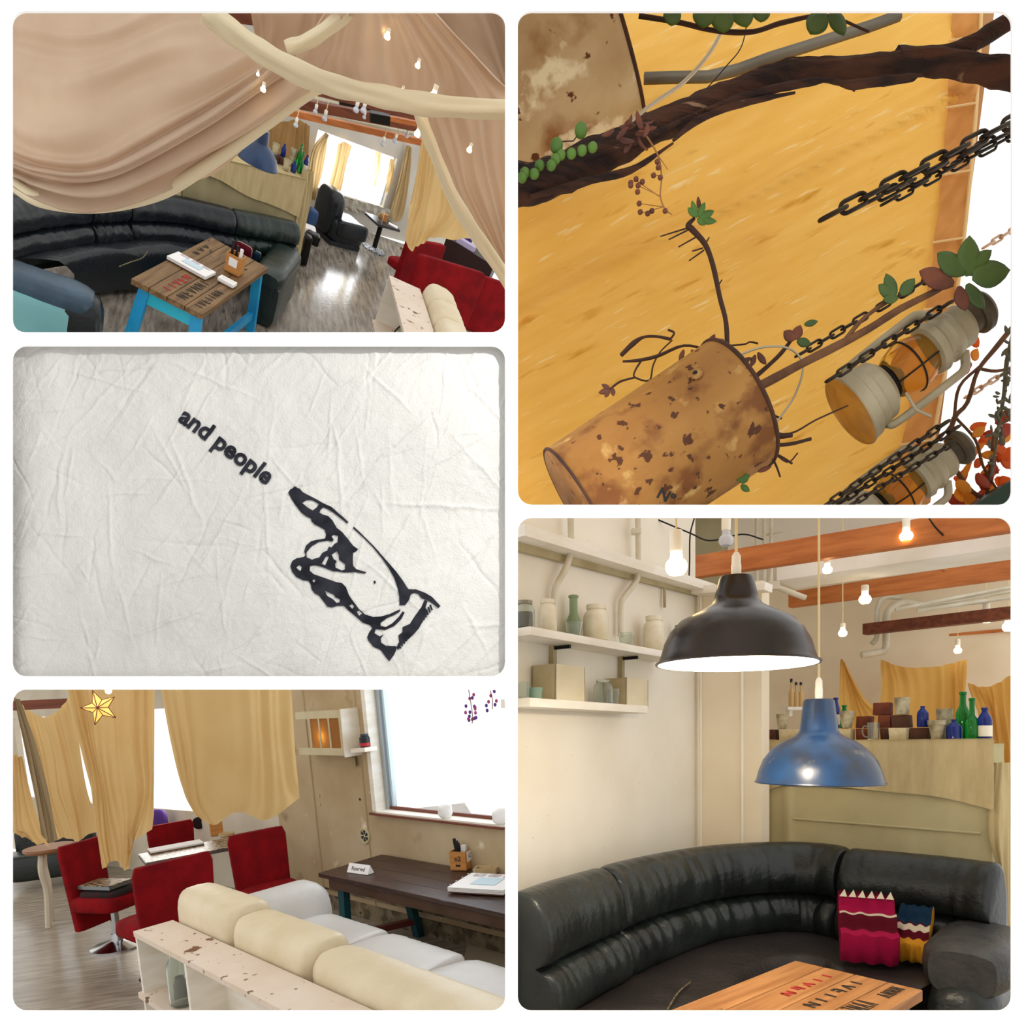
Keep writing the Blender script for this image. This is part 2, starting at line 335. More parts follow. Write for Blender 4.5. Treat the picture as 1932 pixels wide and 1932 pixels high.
# ================================================================== shared materials and makers
M_ = {}
leather = mat('dark_leather', '#171b1a', rough=0.33, col2='#232926', vs=5, bump=0.28, bs=45, spec=0.5)
wood_floor = None
cream_wall = mat('cream_plaster', '#efe9dc', rough=0.9, col2='#e3dbc9', vs=2.2, lo=0.3, hi=0.75, spots=[('#b9ad97', 60, 0.73, 0.02)], bump=0.1, bs=30)
white_wood = mat('white_painted_wood', '#f1ede3', rough=0.7, col2='#e4dccb', vs=4, st=(1, 1, 4), bump=0.1)
olive_wood = mat('olive_painted_wood', '#b8ac88', rough=0.75, col2='#a3946e', vs=6)
beam_wood = mat('orange_pine', '#c8783c', rough=0.55, col2='#ad6029', vs=3, st=(1.5, 1.5, 10), spots=[('#6a3615', 9, 0.72, 0.04)])
brown_beam = mat('brown_beam', '#7b3f22', rough=0.6, col2='#5b2a16', vs=2.5, st=(1, 12, 12))
pipe_white = mat('white_pipe', '#d8d2bf', rough=0.5, col2='#c3bba3', vs=8)
muslin = mat('muslin', '#dcc18c', rough=0.95, spec=0.05, trans=0.5, tcol='#e8c88e', col2='#d2b47c', vs=4, bump=0.1, bs=180)
muslin_cream = mat('cream_muslin', '#d2bda6', rough=0.95, spec=0.05, trans=0.3, tcol='#cfa888', col2='#c4ae98', vs=3, bump=0.08, bs=160)
linen = mat('linen', '#c6b489', rough=0.95, spec=0.05, col2='#b9a67c', vs=5, st=(6, 6, 1), bump=0.2, bs=200)
linen_pale = mat('pale_linen', '#bfb48c', rough=0.95, spec=0.05, col2='#b3a77f', vs=2.5, bump=0.12, bs=150)
black_iron = mat('black_iron', '#1c1a18', rough=0.45, metal=0.6)
cord_mat = mat('cream_cord', '#e3d2a2', rough=0.8)
ceramic = mat('white_ceramic', '#f6f2e4', rough=0.35)
bulb_lit = mat('lit_bulb', '#fff3d8', rough=0.3, emit=7.0, tcol='#ffdfa6')
bulb_off = mat('frosted_bulb', '#c9ccd6', rough=0.2)
glass_clear = mat('clear_glass', '#e9efe9', rough=0.05, transm=0.92, ior=1.3)
glass_green = mat('green_glass', '#128a2e', rough=0.08, transm=0.55, ior=1.4)
glass_blue = mat('blue_glass', '#1d348f', rough=0.08, transm=0.45, ior=1.4)
glass_pale = mat('pale_green_glass', '#9db38f', rough=0.12, transm=0.5, ior=1.3)
glass_mint = mat('mint_glass', '#a9c7b4', rough=0.12, transm=0.5, ior=1.3)
milky = mat('milky_glass', '#e6dfca', rough=0.35, col2='#cfc4a5', vs=9)
brick_red = mat('red_brick', '#7a3e28', rough=0.9, col2='#5b2a1b', vs=14, bump=0.4, bs=60)
brick_dark = mat('dark_brick', '#5a3a2a', rough=0.9, col2='#472b1f', vs=14, bump=0.4, bs=60)
brick_pale = mat('pale_brick', '#d9cba6', rough=0.9, col2='#bfae86', vs=18, bump=0.4, bs=60)
plaster_pot = mat('mottled_plaster', '#c9bf9f', rough=0.9, col2='#8d8468', vs=22, bump=0.3)
label_white = mat('paper_label', '#ece6d2', rough=0.8)
paper = mat('paper', '#f2f0ee', rough=0.8)
kraft = mat('plywood_box', '#c98c4b', rough=0.6, col2='#b5793a', vs=5, st=(1, 1, 8))
black_plastic = mat('black_plastic', '#141416', rough=0.4)
chrome = mat('chrome', '#c9ccd0', rough=0.15, metal=1.0)
red_velvet = mat('red_velvet', '#8c0c14', rough=0.9, sheen=0.0, col2='#6e080f', vs=7, bump=0.15, bs=90, spec=0.2)
lamp_black = mat('black_enamel', '#2b211c', rough=0.28, col2='#1c1512', vs=9, spots=[('#9a7a5c', 26, 0.735, 0.02)], bump=0.08, bs=25, spec=0.6)
lamp_blue = mat('blue_enamel', '#1c4270', rough=0.25, col2='#262f3e', vs=7, lo=0.35, hi=0.65, spots=[('#5c5f60', 12, 0.64, 0.08)], spec=0.7)
lamp_inner = mat('white_enamel', '#fffdf6', rough=0.4)
def bulb(name, label, group, M, r, cord=None, sock=None, lit=True, rs=None):
    """bulb hanging with its top at the matrix origin: socket, glass, cord above"""
    t = thing(name, label, 'light bulb', M, group); rs = rs or r*0.62; hs = sock or r*2.2
    mb = MB(); mb.lathe([(rs*0.85, 0), (rs, -hs*0.1), (rs, -hs*0.9), (rs*0.9, -hs)], 14); make('socket', mb, ceramic, t)
    mb = MB(); pr = [(rs*0.8, -hs), (rs*0.9, -hs-r*0.35)]
    for k in range(2, 10):
        a = math.pi*(0.22+0.78*(k-2)/7); pr.append((r*math.sin(a), -hs-r*1.35-r*0.9*math.cos(a)*1.0+0*r))
    pr[-1] = (0, pr[-1][1]); mb.lathe(pr, 16); make('glass', mb, bulb_lit if lit else bulb_off, t)
    if cord:
        mb = MB(); mb.tube([(0, 0, 0), (0, 0, cord)], max(r*0.09, 0.003), 6); make('cord', mb, cord_mat, t)
    return t
def bottle(name, label, M, r, h, m, group=None, neck=0.42, nr=0.38, cat='bottle', tagm=None, cap=None):
    t = thing(name, label, cat, M, group); mb = MB(); hb = h*(1-neck)
    mb.lathe([(r*0.9, 0), (r, h*0.03), (r, hb*0.82), (r*0.85, hb*0.95), (r*nr*1.15, hb*1.12), (r*nr, hb*1.2), (r*nr, h*0.93), (r*nr*1.25, h*0.94), (r*nr*1.25, h*0.99), (r*nr, h)], 16)
    make('body', mb, m, t)
    if tagm:
        mb = MB(); mb.lathe([(r*1.02, h*0.12), (r*1.02, hb*0.6)], 16, cap=False); make('label', mb, tagm, t)
    if cap:
        mb = MB(); mb.lathe([(r*nr*1.35, h*0.93), (r*nr*1.4, h*1.06), (0, h*1.07)], 12); make('cap', mb, cap, t)
    return t
def cup(name, label, M, r, h, m, group=None, base=0.72, rim=None, handle=0, cat='cup'):
    t = thing(name, label, cat, M, group); mb = MB()
    mb.lathe([(r*base*0.9, 0), (r*base, h*0.02), (r*0.97, h*0.75), (r*(1.06 if rim else 1), h*0.78 if rim else h*0.8), (r*(1.08 if rim else 1.02), h), (r*0.88, h), (r*base*0.85, h*0.1), (0, h*0.08)], 16)
    make('body', mb, m, t)
    if handle:
        mb = MB(); mb.tube(smooth_path([(-r*0.8, 0, h*0.8), (-r*1.6, 0, h*0.78), (-r*1.75, 0, h*0.45), (-r*1.3, 0, h*0.2), (-r*0.75, 0, h*0.22)], 4), r*0.13, 6); make('handle', mb, m, t)
    return t
def jar(name, label, M, r, h, m, group=None, lid=None, cat='jar', fill=None):
    t = thing(name, label, cat, M, group); mb = MB()
    mb.lathe([(r*0.9, 0), (r, h*0.04), (r, h*0.68), (r*0.92, h*0.78), (r*0.68, h*0.88), (r*0.7, h), (r*0.6, h), (r*0.6, h*0.9), (r*0.85, h*0.76), (r*0.9, h*0.06), (0, h*0.05)], 18)
    make('body', mb, m, t)
    if lid: mb = MB(); mb.lathe([(r*0.76, h*0.9), (r*0.78, h*1.02), (0, h*1.03)], 16); make('lid', mb, lid, t)
    if fill: mb = MB(); mb.lathe([(r*0.8, h*0.07), (r*0.84, h*0.6), (0, h*0.62)], 14); make('contents', mb, fill, t)
    return t
def pendant(name, label, M, R, H, m, neck, cord, prof=None, cat='pendant lamp', light=0, lcol=(1, 0.86, 0.66)):
    """shade hanging with its rim plane at the matrix origin"""
    t = thing(name, label, cat, M); pr = prof
    mb = MB(); mb.lathe([(r*R, z*H) for r, z in pr], 48, cap=False); s = make('shade', mb, m, t, ang=35)
    mb = MB(); mb.lathe([(r*R-0.004, z*H-0.003) for r, z in pr[:-1]]+[(0.0, pr[-1][1]*H-0.006)], 48, cap=False); make('inner_shade', mb, lamp_inner, s)
    mb = MB(); mb.tube([(R*math.cos(a), R*math.sin(a), 0) for a in (2*math.pi*k/48 for k in range(48))], 0.004, 6, closed=True); make('rim', mb, m, s)
    top = pr[-1][1]*H; nr = pr[-1][0]*R
    mb = MB(); mb.lathe([(nr*0.5, top-0.005), (nr*0.52, top+neck*0.45), (nr*0.48, top+neck*0.5), (nr*0.45, top+neck*0.85), (nr*0.22, top+neck)], 20); make('socket', mb, ceramic, t)
    mb = MB(); mb.tube([(0, 0, top+neck*0.9), (0, 0, top+cord)], 0.0045, 8); make('cord', mb, cord_mat, t)
    if light:
        mb = MB(); mb.ball(R*0.16, 14, T(0, 0, H*0.30)); make('bulb', mb, bulb_lit, t)
        ld = bpy.data.lights.new('pendant_bulb', 'POINT'); ld.energy = light; ld.shadow_soft_size = 0.04; ld.color = lcol
        lo = bpy.data.objects.new('pendant_bulb', ld); COL.objects.link(lo); lo.parent = t; lo.location = (0, 0, H*0.05)
    return t
def drape(name, label, rows, m, cat='curtain', group=None, nu=60, nv=40, fold=0.012, freq=18, seed=0, M=None, solid=0.0, pinch=None, hem=0.0, parent=None, wild=0.5, swag=False):
    """cloth through a net of control points (rows from top to bottom, each from one side to the other) with folds that fall from the top"""
    R = [smooth_path(r, max(2, nu//(len(r)-1))) for r in rows]; n = min(len(r) for r in R); R = [r[:n-1]+[r[-1]] for r in R]
    cols = [smooth_path([r[j] for r in R], max(2, nv//(len(R)-1))) for j in range(n)]; nr = len(cols[0])
    G = [[cols[j][i] for j in range(n)] for i in range(nr)]; out = []
    for i in range(nr):
        row = []
        for j in range(n):
            p = G[i][j]; a = G[i][min(j+1, n-1)]-G[i][max(j-1, 0)]; b = G[min(i+1, nr-1)][j]-G[max(i-1, 0)][j]
            nn = a.cross(b); nn = nn.normalized() if nn.length > 1e-9 else Vector((0, -1, 0))
            u = j/(n-1); v = i/(nr-1)
            if swag: u, v = v, u
            am = fold*(pinch(u, v) if pinch else 1.0)
            w = wild*noise.noise(Vector((u*2.3+seed, v*1.7, seed*1.3)))
            d = am*(math.sin((u*freq+w*2.2)*math.pi+seed)*0.7+0.5*math.sin((u*freq*2.3+w*3+v*0.6)*math.pi+seed*2))+am*0.5*noise.noise(Vector((u*freq*0.7, v*3, seed)))
            row.append(p+nn*d)
        out.append(row)
    mb = MB(); mb.grid(out); o = make(name, mb, m, parent, M, ang=180, solid=solid)
    if parent is None: tag(o, label, cat, group)
    return o
# ================================================================== room with pendant lamps, corner sofa and shelves
RB = Room((966, 1400), 0, 0, 1.35); MR = RB.M
DL = Vector((0.874, 1, 0)).normalized(); DB = Vector((1, -0.874, 0)).normalized(); CN = Vector((1.013, 4.1, 0))
def LW(px, py, off=0.0): return RB.w(px, py, CN+DB*off, DL)
def BW(px, py, off=0.0): return RB.w(px, py, CN-DL*off, DB)
def quad_wall(name, P, D, a, b, z0, z1, m, thick=0.06, n=None, label=None):
    P = Vector(P); n = Vector((D[1], -D[0], 0)).normalized() if n is None else n
    mb = MB(); mb.box((a, 0, z0), (b, thick, z1), frame(Vector((P.x, P.y, 0)), D, n, Vector((0, 0, 1))))
    o = struct(make(name, mb, m, None, RB.M, smooth=False))
    if label: o['label'] = label
    return o
quad_wall('wall_left', CN, DL, -(LW(969, 1500)-CN).xy.length, 0.0, 0, 2.75, cream_wall, 0.012, -DB)
quad_wall('wall_pillar', CN, DB, -0.005, (BW(1437, 1500)-CN).xy.length, 0, 2.19, mat('ivory_wall', '#ece0c8', rough=0.85, col2='#e2d5ba', vs=2), 0.10, DL)
# thin trims on the pillar
for px in (1318, 1322, 1400):
    p = BW(px, 1500, 0.004); mb = MB(); mb.box((-0.006, -0.006, 0), (0.006, 0.006, 2.19), T(p.x, p.y, 0)); struct(make('trim_1', mb, cream_wall, None, MR, smooth=False))
mb = MB(); mb.box((-0.3, 1.3, -0.02), (3.3, 9.5, 0), None); struct(make('floor', mb, mat('pale_floor', '#cfc0a6', rough=0.5, col2='#b6a486', vs=3), None, MR, smooth=False))
# far walls behind the counter
far_wall = mat('far_wall', '#e9dcc6', rough=0.9, col2='#decfb5', vs=2)
quad_wall('wall_back', (1.2, 8.0, 0), DB, -0.2, 4.2, 0, 3.2, far_wall, 0.08, DL)
quad_wall('wall_recess', (1.05, 5.6, 0), DL, -0.6, 1.3, 0, 2.45, far_wall, 0.08, -DB)
P = RB.w(1480, 1100, (1.05, 5.2, 0), DB)
quad_wall('wall_soffit', (0.9, 5.0, 0), DB, -0.1, 0.55, 1.6, 3.2, mat('olive_wall', '#9b9272', rough=0.9, col2='#8a8060', vs=3), 0.08, DL)
mb = MB(); mb.prism([(0.5, 4.3), (2.28, 4.3), (2.8, 5.22), (4.8, 5.22), (4.8, 9.0), (0.9, 9.0)], 2.86, 2.95); struct(make('ceiling', mb, mat('white_ceiling', '#e8e4da', rough=0.9), None, MR, smooth=False))
# ledge rail along the shelf wall, top corner ledge
rail = thing('wall_rail', 'olive wooden ledge rail along the top of the shelf wall', 'ledge', MR)
mb = MB(); a = LW(972, 1004, 0.05); b = LW(1334, 1112, 0.05); mb.bar(a, b, 0.10, 0.045); make('ledge_top', mb, white_wood, rail, smooth=False)
mb = MB(); a = LW(972, 1015, 0.015); b = LW(1334, 1113, 0.015); mb.bar(a+Vector((0, 0, -0.02)), b+Vector((0, 0, -0.02)), 0.02, 0.06); make('ledge_face', mb, olive_wood, rail, smooth=False)
o = tag(make('pillar_ledge', MB().bar(BW(1306, 1116, 0.05), BW(1450, 1108, 0.05), 0.1, 0.04), white_wood, None, MR, smooth=False), 'white painted ledge capping the pillar beside the shelf wall', 'ledge')
def pipe(name, label, pts, r, m=pipe_white, cat='pipe', clamps=()):
    t = thing(name, label, cat, MR); mb = MB(); mb.tube(smooth_path(pts, 6), r, 10); make('tube', mb, m, t)
    for c in clamps: make('clamp', MB().box((-r*1.5, -r*1.5, -0.012), (r*1.5, r*1.5, 0.012), T(c)), m, t, smooth=False)
    return t
pp = [LW(1076, 950, 0.05), LW(1077, 1035, 0.05), LW(1068, 1070, 0.05), LW(1050, 1105, 0.04), LW(1046, 1128, 0.03), LW(1046, 1200, 0.03)]
pipe('conduit_pipe', 'bent white conduit pipe passing behind the pale green bottle', pp, 0.014)
pp = [LW(1203, 950, 0.05), LW(1204, 1075, 0.05), LW(1196, 1102, 0.05), LW(1175, 1130, 0.04), LW(1171, 1150, 0.03), LW(1171, 1200, 0.03)]
pipe('conduit_pipe', 'bent white conduit pipe running down to the small clear glass on the shelf', pp, 0.014, clamps=[LW(1200, 1003, 0.05)])
pipe('conduit_pipe', 'short dark conduit stub under the ledge rail', [LW(1254, 1096, 0.02), LW(1254, 1146, 0.02)], 0.008, olive_wood)
# shelves
def shelf(label, x0, y0, x1, y1, d, th, br):
    t = thing('wall_shelf', label, 'shelf', MR); a = LW(x0, y0, d/2); b = LW(x1, y1, d/2)
    b.z = a.z
    make('board', MB().bar(a, b, d, th), white_wood, t, smooth=False, bevel=0.003)
    for px, l in br:
        q = LW(px, y0, 0.012); q.z = a.z-th/2
        make('upright', MB().box((-0.012, -0.012, -l), (0.012, 0.012, 0), T(q) @ rotz(math.atan2(DL.y, DL.x))), olive_wood, t, smooth=False)
        make('bracket', MB().bar(q+DB*0.01+Vector((0, 0, -0.01)), q+DB*(d*0.6)+Vector((0, 0, -0.01)), 0.012, 0.014), black_iron, t, smooth=False)
    return a
SD = 0.15
s1 = shelf('white painted upper wall shelf holding bottles and lidded jars', 972, 1193, 1258, 1232, SD, 0.032, [(1043, 0.17), (1172, 0.20)])
s2 = shelf('white painted lower wall shelf with two cream boxes', 972, 1326, 1196, 1330, SD, 0.034, [])
def on_shelf(px, py, off=0.085): return LW(px, py, off)
def SH(px, wpx, off, s):                         # place on a shelf: matrix and metres per pixel
    p = LW(px, 1250, off); p.z = s.z+0.016; return MR @ T(p), RB.sc(p)
G1 = 'jars and glasses on the wall shelves'
for nm, lab, px, w, h, mt, s, kind, kw in [
    ('storage_jar', 'dark filled jar at the end of the upper shelf', 990, 38, 52, glass_clear, s1, 'jar', dict(fill=mat('dark_beans', '#3a2a1c', rough=0.7), lid=mat('tin_lid', '#8b8673', rough=0.4, metal=0.5))),
    ('storage_jar', 'straight cream lidded jar beside the dark filled jar', 1033, 36, 62, milky, s1, 'jar', dict(lid=milky)),
    ('milky_jar', 'round cream jar next to the pale green bottle', 1125, 50, 68, milky, s1, 'jar', dict(lid=milky)),
    ('milky_jar', 'round cream jar with faint lettering under the black lamp', 1234, 42, 66, milky, s1, 'jar', dict(lid=milky)),
    ('drinking_glass', 'small clear tumbler between the two round cream jars', 1182, 30, 25, glass_clear, s1, 'cup', dict(base=0.8)),
    ('drinking_glass', 'clear tumbler upturned over the pale green bottle foot', 1083, 34, 28, glass_clear, s1, 'cup', dict(base=0.8)),
    ('drinking_glass', 'clear ribbed glass at the end of the lower shelf', 988, 24, 32, glass_clear, s2, 'cup', dict(base=0.85)),
    ('drinking_glass', 'low mint green glass bowl on the lower shelf', 1010, 28, 22, glass_mint, s2, 'cup', dict(base=0.85)),
    ('storage_jar', 'clear glass jar between the two cream boxes', 1138, 38, 46, glass_clear, s2, 'jar', dict()),
    ('drinking_glass', 'clear tumbler leaning close to the smaller cream box', 1158, 22, 30, glass_clear, s2, 'cup', dict(base=0.85))]:
    Mx, k = SH(px, w, 0.085 if kind == 'jar' else 0.10, s)
    if kind == 'jar': jar(nm, lab, Mx, w*k/2, h*k, mt, G1, **kw)
    else: cup(nm, lab, Mx, w*k/2, h*k, mt, G1, cat='glass', **kw)
Mx, k = SH(1082, 30, 0.05, s1); bottle('glass_bottle', 'tall pale green glass bottle with wide shoulders on the upper shelf', Mx, 14*k, 84*k, glass_pale, G1, neck=0.5, nr=0.55)
Mx, k = SH(1280, 18, 0.05, s1); bottle('glass_bottle', 'small green bottle half hidden by the black lamp', Mx, 8*k, 62*k, glass_pale, G1, neck=0.5, nr=0.7)
box_m = mat('cream_box', '#d9cfb4', rough=0.8, col2='#cdc19f', vs=5)
for px0, px1, yt, lab in [(1048, 1104, 1252, 'larger cream box standing open on the lower shelf'), (1182, 1223, 1278, 'smaller cream box at the end of the lower shelf')]:
    a = LW(px0, 1300, 0.13); b = LW(px1, 1300, 0.13); a.z = b.z = s2.z+0.017; w = (b-a).length; top = LW(px0, yt, 0.13).z
    t = thing('storage_box', lab, 'box', MR @ T(a) @ rotz(math.atan2(DL.y, DL.x)))
    hh = top-a.z; th = 0.006; dp = 0.12
    make('front_panel', MB().box((0, 0, 0), (w, th, hh)), box_m, t, smooth=False); make('side_panel', MB().box((0, 0, 0), (th, dp, hh)), olive_wood, t, smooth=False)
    make('side_panel', MB().box((w-th, 0, 0), (w, dp, hh)), box_m, t, smooth=False); make('back_panel', MB().box((0, dp-th, 0), (w, dp, hh)), box_m, t, smooth=False)
# ---------------------------------------------------------------- beams and ceiling services
def beam(name, label, a, b, h, w, th, m, cat='beam', hb=None):
    p = RB.p(*a, h); q = RB.p(*b, h); d = (q-p).normalized(); p = p-d*0; q = q+d*0.35
    n = Vector((-d.y, d.x, 0)); mb = MB(); mb.bar(p+n*w/2+Vector((0, 0, th/2)), q+n*w/2+Vector((0, 0, th/2)), w, th)
    return tag(make(name, mb, m, None, MR, smooth=False, bevel=0.004), label, cat)
beam('ceiling_beam', 'wide orange pine beam with knots above the black lamp', (1296, 1091), (1910, 1001), 2.3, 0.06, 0.125, beam_wood)
beam('ceiling_beam', 'white painted ceiling girder between the two wide orange beams', (1465, 1096), (1910, 1032), 2.3, 0.30, 0.12, mat('white_girder', '#f3efe6', rough=0.85, col2='#e6dfcf', vs=3))
beam('ceiling_beam', 'orange pine beam behind the white girder', (1487, 1146), (1910, 1090), 2.3, 0.06, 0.11, beam_wood)
beam('ceiling_beam', 'short dark orange beam end hanging over the dark recess', (1627, 1197), (1894, 1168), 2.2, 0.08, 0.085, brown_beam)
beam('ceiling_rail', 'thin orange batten under the short dark beam', (1578, 1220), (1910, 1190), 2.2, 0.03, 0.022, beam_wood, 'batten')
pst = RB.Y(1771, 1250, 6.2); tag(make('timber_post', MB().box((-0.045, -0.045, -pst.z), (0.045, 0.045, 1.3), T(pst)), beam_wood, None, MR, smooth=False), 'square orange timber post behind the hanging drape', 'post')
pst = RB.Y(1812, 1250, 6.6); tag(make('timber_column', MB().box((-0.14, -0.05, -pst.z), (0.16, 0.05, 1.35), T(pst)), mat('pale_boards', '#d3a468', rough=0.7, col2='#bd8a4d', vs=3, st=(14, 14, 1)), None, MR, smooth=False), 'wide pale board column beside the orange post', 'column')
a = RB.Y(1685, 1245, 6.9); tag(make('recess_box', MB().box((0, 0, 0), (0.42, 0.3, 0.5), T(a)), mat('dark_recess', '#3a3022', rough=0.8, col2='#55472f', vs=4), None, MR, smooth=False), 'dark box coloured as the shaded recess behind the short beam', 'duct')  # solid box standing in for a recess, its shade put into the colour
for i, (x0, y0, x1, y1, r) in enumerate([(1730, 1152, 1910, 1128, 0.016), (1735, 1146, 1910, 1116, 0.012), (1690, 1150, 1910, 1108, 0.012), (1440, 1010, 1560, 986, 0.01)]):
    pipe('ceiling_pipe', ['cream pipe run under the ceiling closest to the dark recess box', 'thin cream pipe over the wider pipe run', 'thin cream pipe highest of the run behind the orange beam', 'thin cream cable pipe above the wide orange beam'][i], [RB.Y(x0, y0, 5.4), RB.Y((x0+x1)/2, (y0+y1)/2-1, 5.3), RB.Y(x1, y1, 5.2)], r)
pipe('bent_pipe', 'thick white pipe elbow dropping in front of the dark recess box', [RB.Y(1735, 1140, 5.9), RB.Y(1700, 1137, 5.9), RB.Y(1675, 1155, 5.9), RB.Y(1672, 1190, 5.9), RB.Y(1670, 1225, 5.9), RB.Y(1650, 1232, 5.9), RB.Y(1625, 1236, 5.9)], 0.028)
pipe('bent_pipe', 'thinner white pipe elbow beside the thick elbow', [RB.Y(1700, 1128, 5.95), RB.Y(1668, 1128, 5.95), RB.Y(1655, 1150, 5.95), RB.Y(1654, 1200, 5.95), RB.Y(1645, 1215, 5.95)], 0.02)
for x in (1428, 1442, 1455):
    pipe('riser_pipe', {1428: 'vertical cream riser pipe nearest the bulb cords', 1442: 'vertical cream riser pipe in the middle of three', 1455: 'vertical cream riser pipe beside the white girder end'}[x], [RB.Y(x, 960, 4.7), RB.Y(x, 1110, 4.7)], 0.012)
tb = thing('junction_box', 'cream junction box with stub pipes at the girder end', 'junction box', MR)
a = RB.Y(1452, 1108, 4.2); make('body', MB().box((-0.02, -0.03, -0.015), (0.05, 0.03, 0.03), T(a)), pipe_white, tb, smooth=False, bevel=0.006)
make('stub', MB().tube([a+Vector((0.04, 0, 0)), RB.Y(1520, 1128, 4.2)], 0.016, 10), pipe_white, tb); make('stub', MB().tube([a+Vector((0.0, 0, 0.02)), RB.Y(1455, 1065, 4.2)], 0.012, 10), pipe_white, tb)
# loose cables under the ceiling
for i, (lab, pts, y) in enumerate([('thin dark cable sagging above the lit bulb', [(1235, 978), (1300, 1005), (1340, 1020), (1400, 1008), (1440, 1018)], 3.8), ('thin dark cable looping beside the cold bulb', [(1310, 977), (1302, 1010), (1301, 1060), (1300, 1090)], 3.9), ('thin cable stub dangling off the wide orange beam', [(1752, 977), (1765, 995), (1780, 1010)], 3.5)]):
    tag(make('cable', MB().tube(smooth_path([RB.Y(px, py, y) for px, py in pts], 6), 0.004, 6), black_iron, None, MR), lab, 'cable')
# ---------------------------------------------------------------- pendant lamps
p = RB.Y(1389, 1252, 2.2); k = RB.sc(p)
pendant('pendant_lamp', 'large black enamel pendant lamp with white inside hanging over the sofa', MR @ T(p), 148*k, 150*k, lamp_black, 45*k, 2.75-p.z-1.10*150*k,
        [(1.0, 0.0), (0.97, 0.04), (0.94, 0.12), (0.90, 0.26), (0.83, 0.40), (0.70, 0.54), (0.50, 0.64), (0.335, 0.73), (0.275, 0.80), (0.265, 0.86), (0.215, 1.06), (0.20, 1.09), (0.12, 1.10)], light=18)
p = RB.Y(1545, 1476, 2.75); k = RB.sc(p)
pendant('pendant_lamp', 'blue enamel pendant lamp hanging in front of the draped counter', MR @ T(p), 114*k, 150*k, lamp_blue, 40*k, 2.83-p.z-1.05*150*k,
        [(1.0, 0.0), (0.985, 0.05), (0.955, 0.14), (0.88, 0.28), (0.74, 0.42), (0.56, 0.52), (0.40, 0.575), (0.325, 0.62), (0.30, 0.66), (0.245, 1.02), (0.22, 1.045), (0.12, 1.05)], light=0)
# bulbs: place (px, py of top), distance, radius px, socket px, cord px
BG = 'bare bulbs under the beams'
for i, (x, y, d, r, so, co, lit, lab) in enumerate([
    (1276, 1001, 2.5, 21, 40, 60, True, 'large lit bulb in a white socket beside the black lamp'),
    (1370, 977, 3.0, 14, 24, 40, False, 'unlit frosted bulb above the black lamp'),
    (1561, 1044, 3.9, 9, 19, 30, True, 'small lit bulb hanging in front of the white girder'),
    (1710, 972, 3.6, 12, 24, 40, True, 'lit bulb at the wide orange beam beside a hanging cable'),
    (1632, 1104, 4.3, 11, 12, 0, True, 'lit bulb fixed to the orange beam behind the girder'),
    (1590, 1176, 4.6, 8, 8, 40, True, 'pear shaped lit bulb hanging before the recess wall'),
    (1861, 1136, 5.3, 10, 18, 50, True, 'lit bulb hanging beside the end of the short dark beam'),
    (1903, 1150, 5.35, 11, 18, 50, True, 'lit bulb close to the end of the thin batten'),
    (1807, 1206, 5.6, 7, 12, 30, True, 'lit bulb just under the thin batten before the pale column')]):
    p = RB.Y(x, y, d); k = RB.sc(p); bulb('light_bulb', lab, BG, MR @ T(p), r*k, ((2.76 if i < 1 else 2.75 if i < 2 else 2.42 if i < 4 else 2.9)-p.z) if co else None, so*k, lit)
# ---------------------------------------------------------------- draped counter
CT = Vector((1.434, 4.15, 0)); 
def CF(px, py, off=0.0): return RB.w(px, py, CT-DL*off, DB)
ctop = 1.355
ctr = thing('draped_counter', 'counter draped in pale linen behind the corner sofa', 'counter', MR)
a = CF(1440, 1500); b = CF(1872, 1500); L = (Vector((b.x, b.y, 0))-Vector((a.x, a.y, 0))).length; fa = frame(Vector((a.x, a.y, 0)), DB, DL, Vector((0, 0, 1)))
make('body', MB().box((0.01, 0.01, 0), (L-0.01, 0.42, ctop-0.012), fa), linen_pale, ctr, smooth=False)
rows = [[fa @ Vector((L*u, -0.012, ctop-0.25-v*0.75)) for u in (0, .25, .5, .75, 1)] for v in (0, .33, .66, 1)]
drape('lower_cloth', None, rows, linen_pale, parent=ctr, fold=0.006, freq=9, nu=80, nv=30, pinch=lambda u, v: 1.6 if u < 0.16 else 0.25+0.3*v)
make('seam_fold', MB().tube([fa @ Vector((L*u, -0.018, ctop-0.42-0.012*u)) for u in (0.16, .3, .6, .96)], 0.006, 6), linen_pale, ctr)
rows = [[fa @ Vector((-0.01+(L+0.02)*u, 0.40, ctop)) for u in (0, .2, .4, .6, .8, 1)],
        [fa @ Vector((-0.01+(L+0.02)*u, 0.02, ctop)) for u in (0, .2, .4, .6, .8, 1)],
        [fa @ Vector((-0.01+(L+0.02)*u, -0.022, ctop-0.015)) for u in (0, .2, .4, .6, .8, 1)],
        [fa @ Vector((-0.012+(L+0.024)*u, -0.03, ctop-0.02-[0.27, 0.20, 0.22, 0.235, 0.25, 0.30][i])) for i, u in enumerate((0, .2, .4, .6, .8, 1))]]
drape('top_cloth', None, rows, linen, parent=ctr, fold=0.004, freq=12, nu=90, nv=30, pinch=lambda u, v: 0.1 if v < 0.66 else 2.2*(v-0.6))
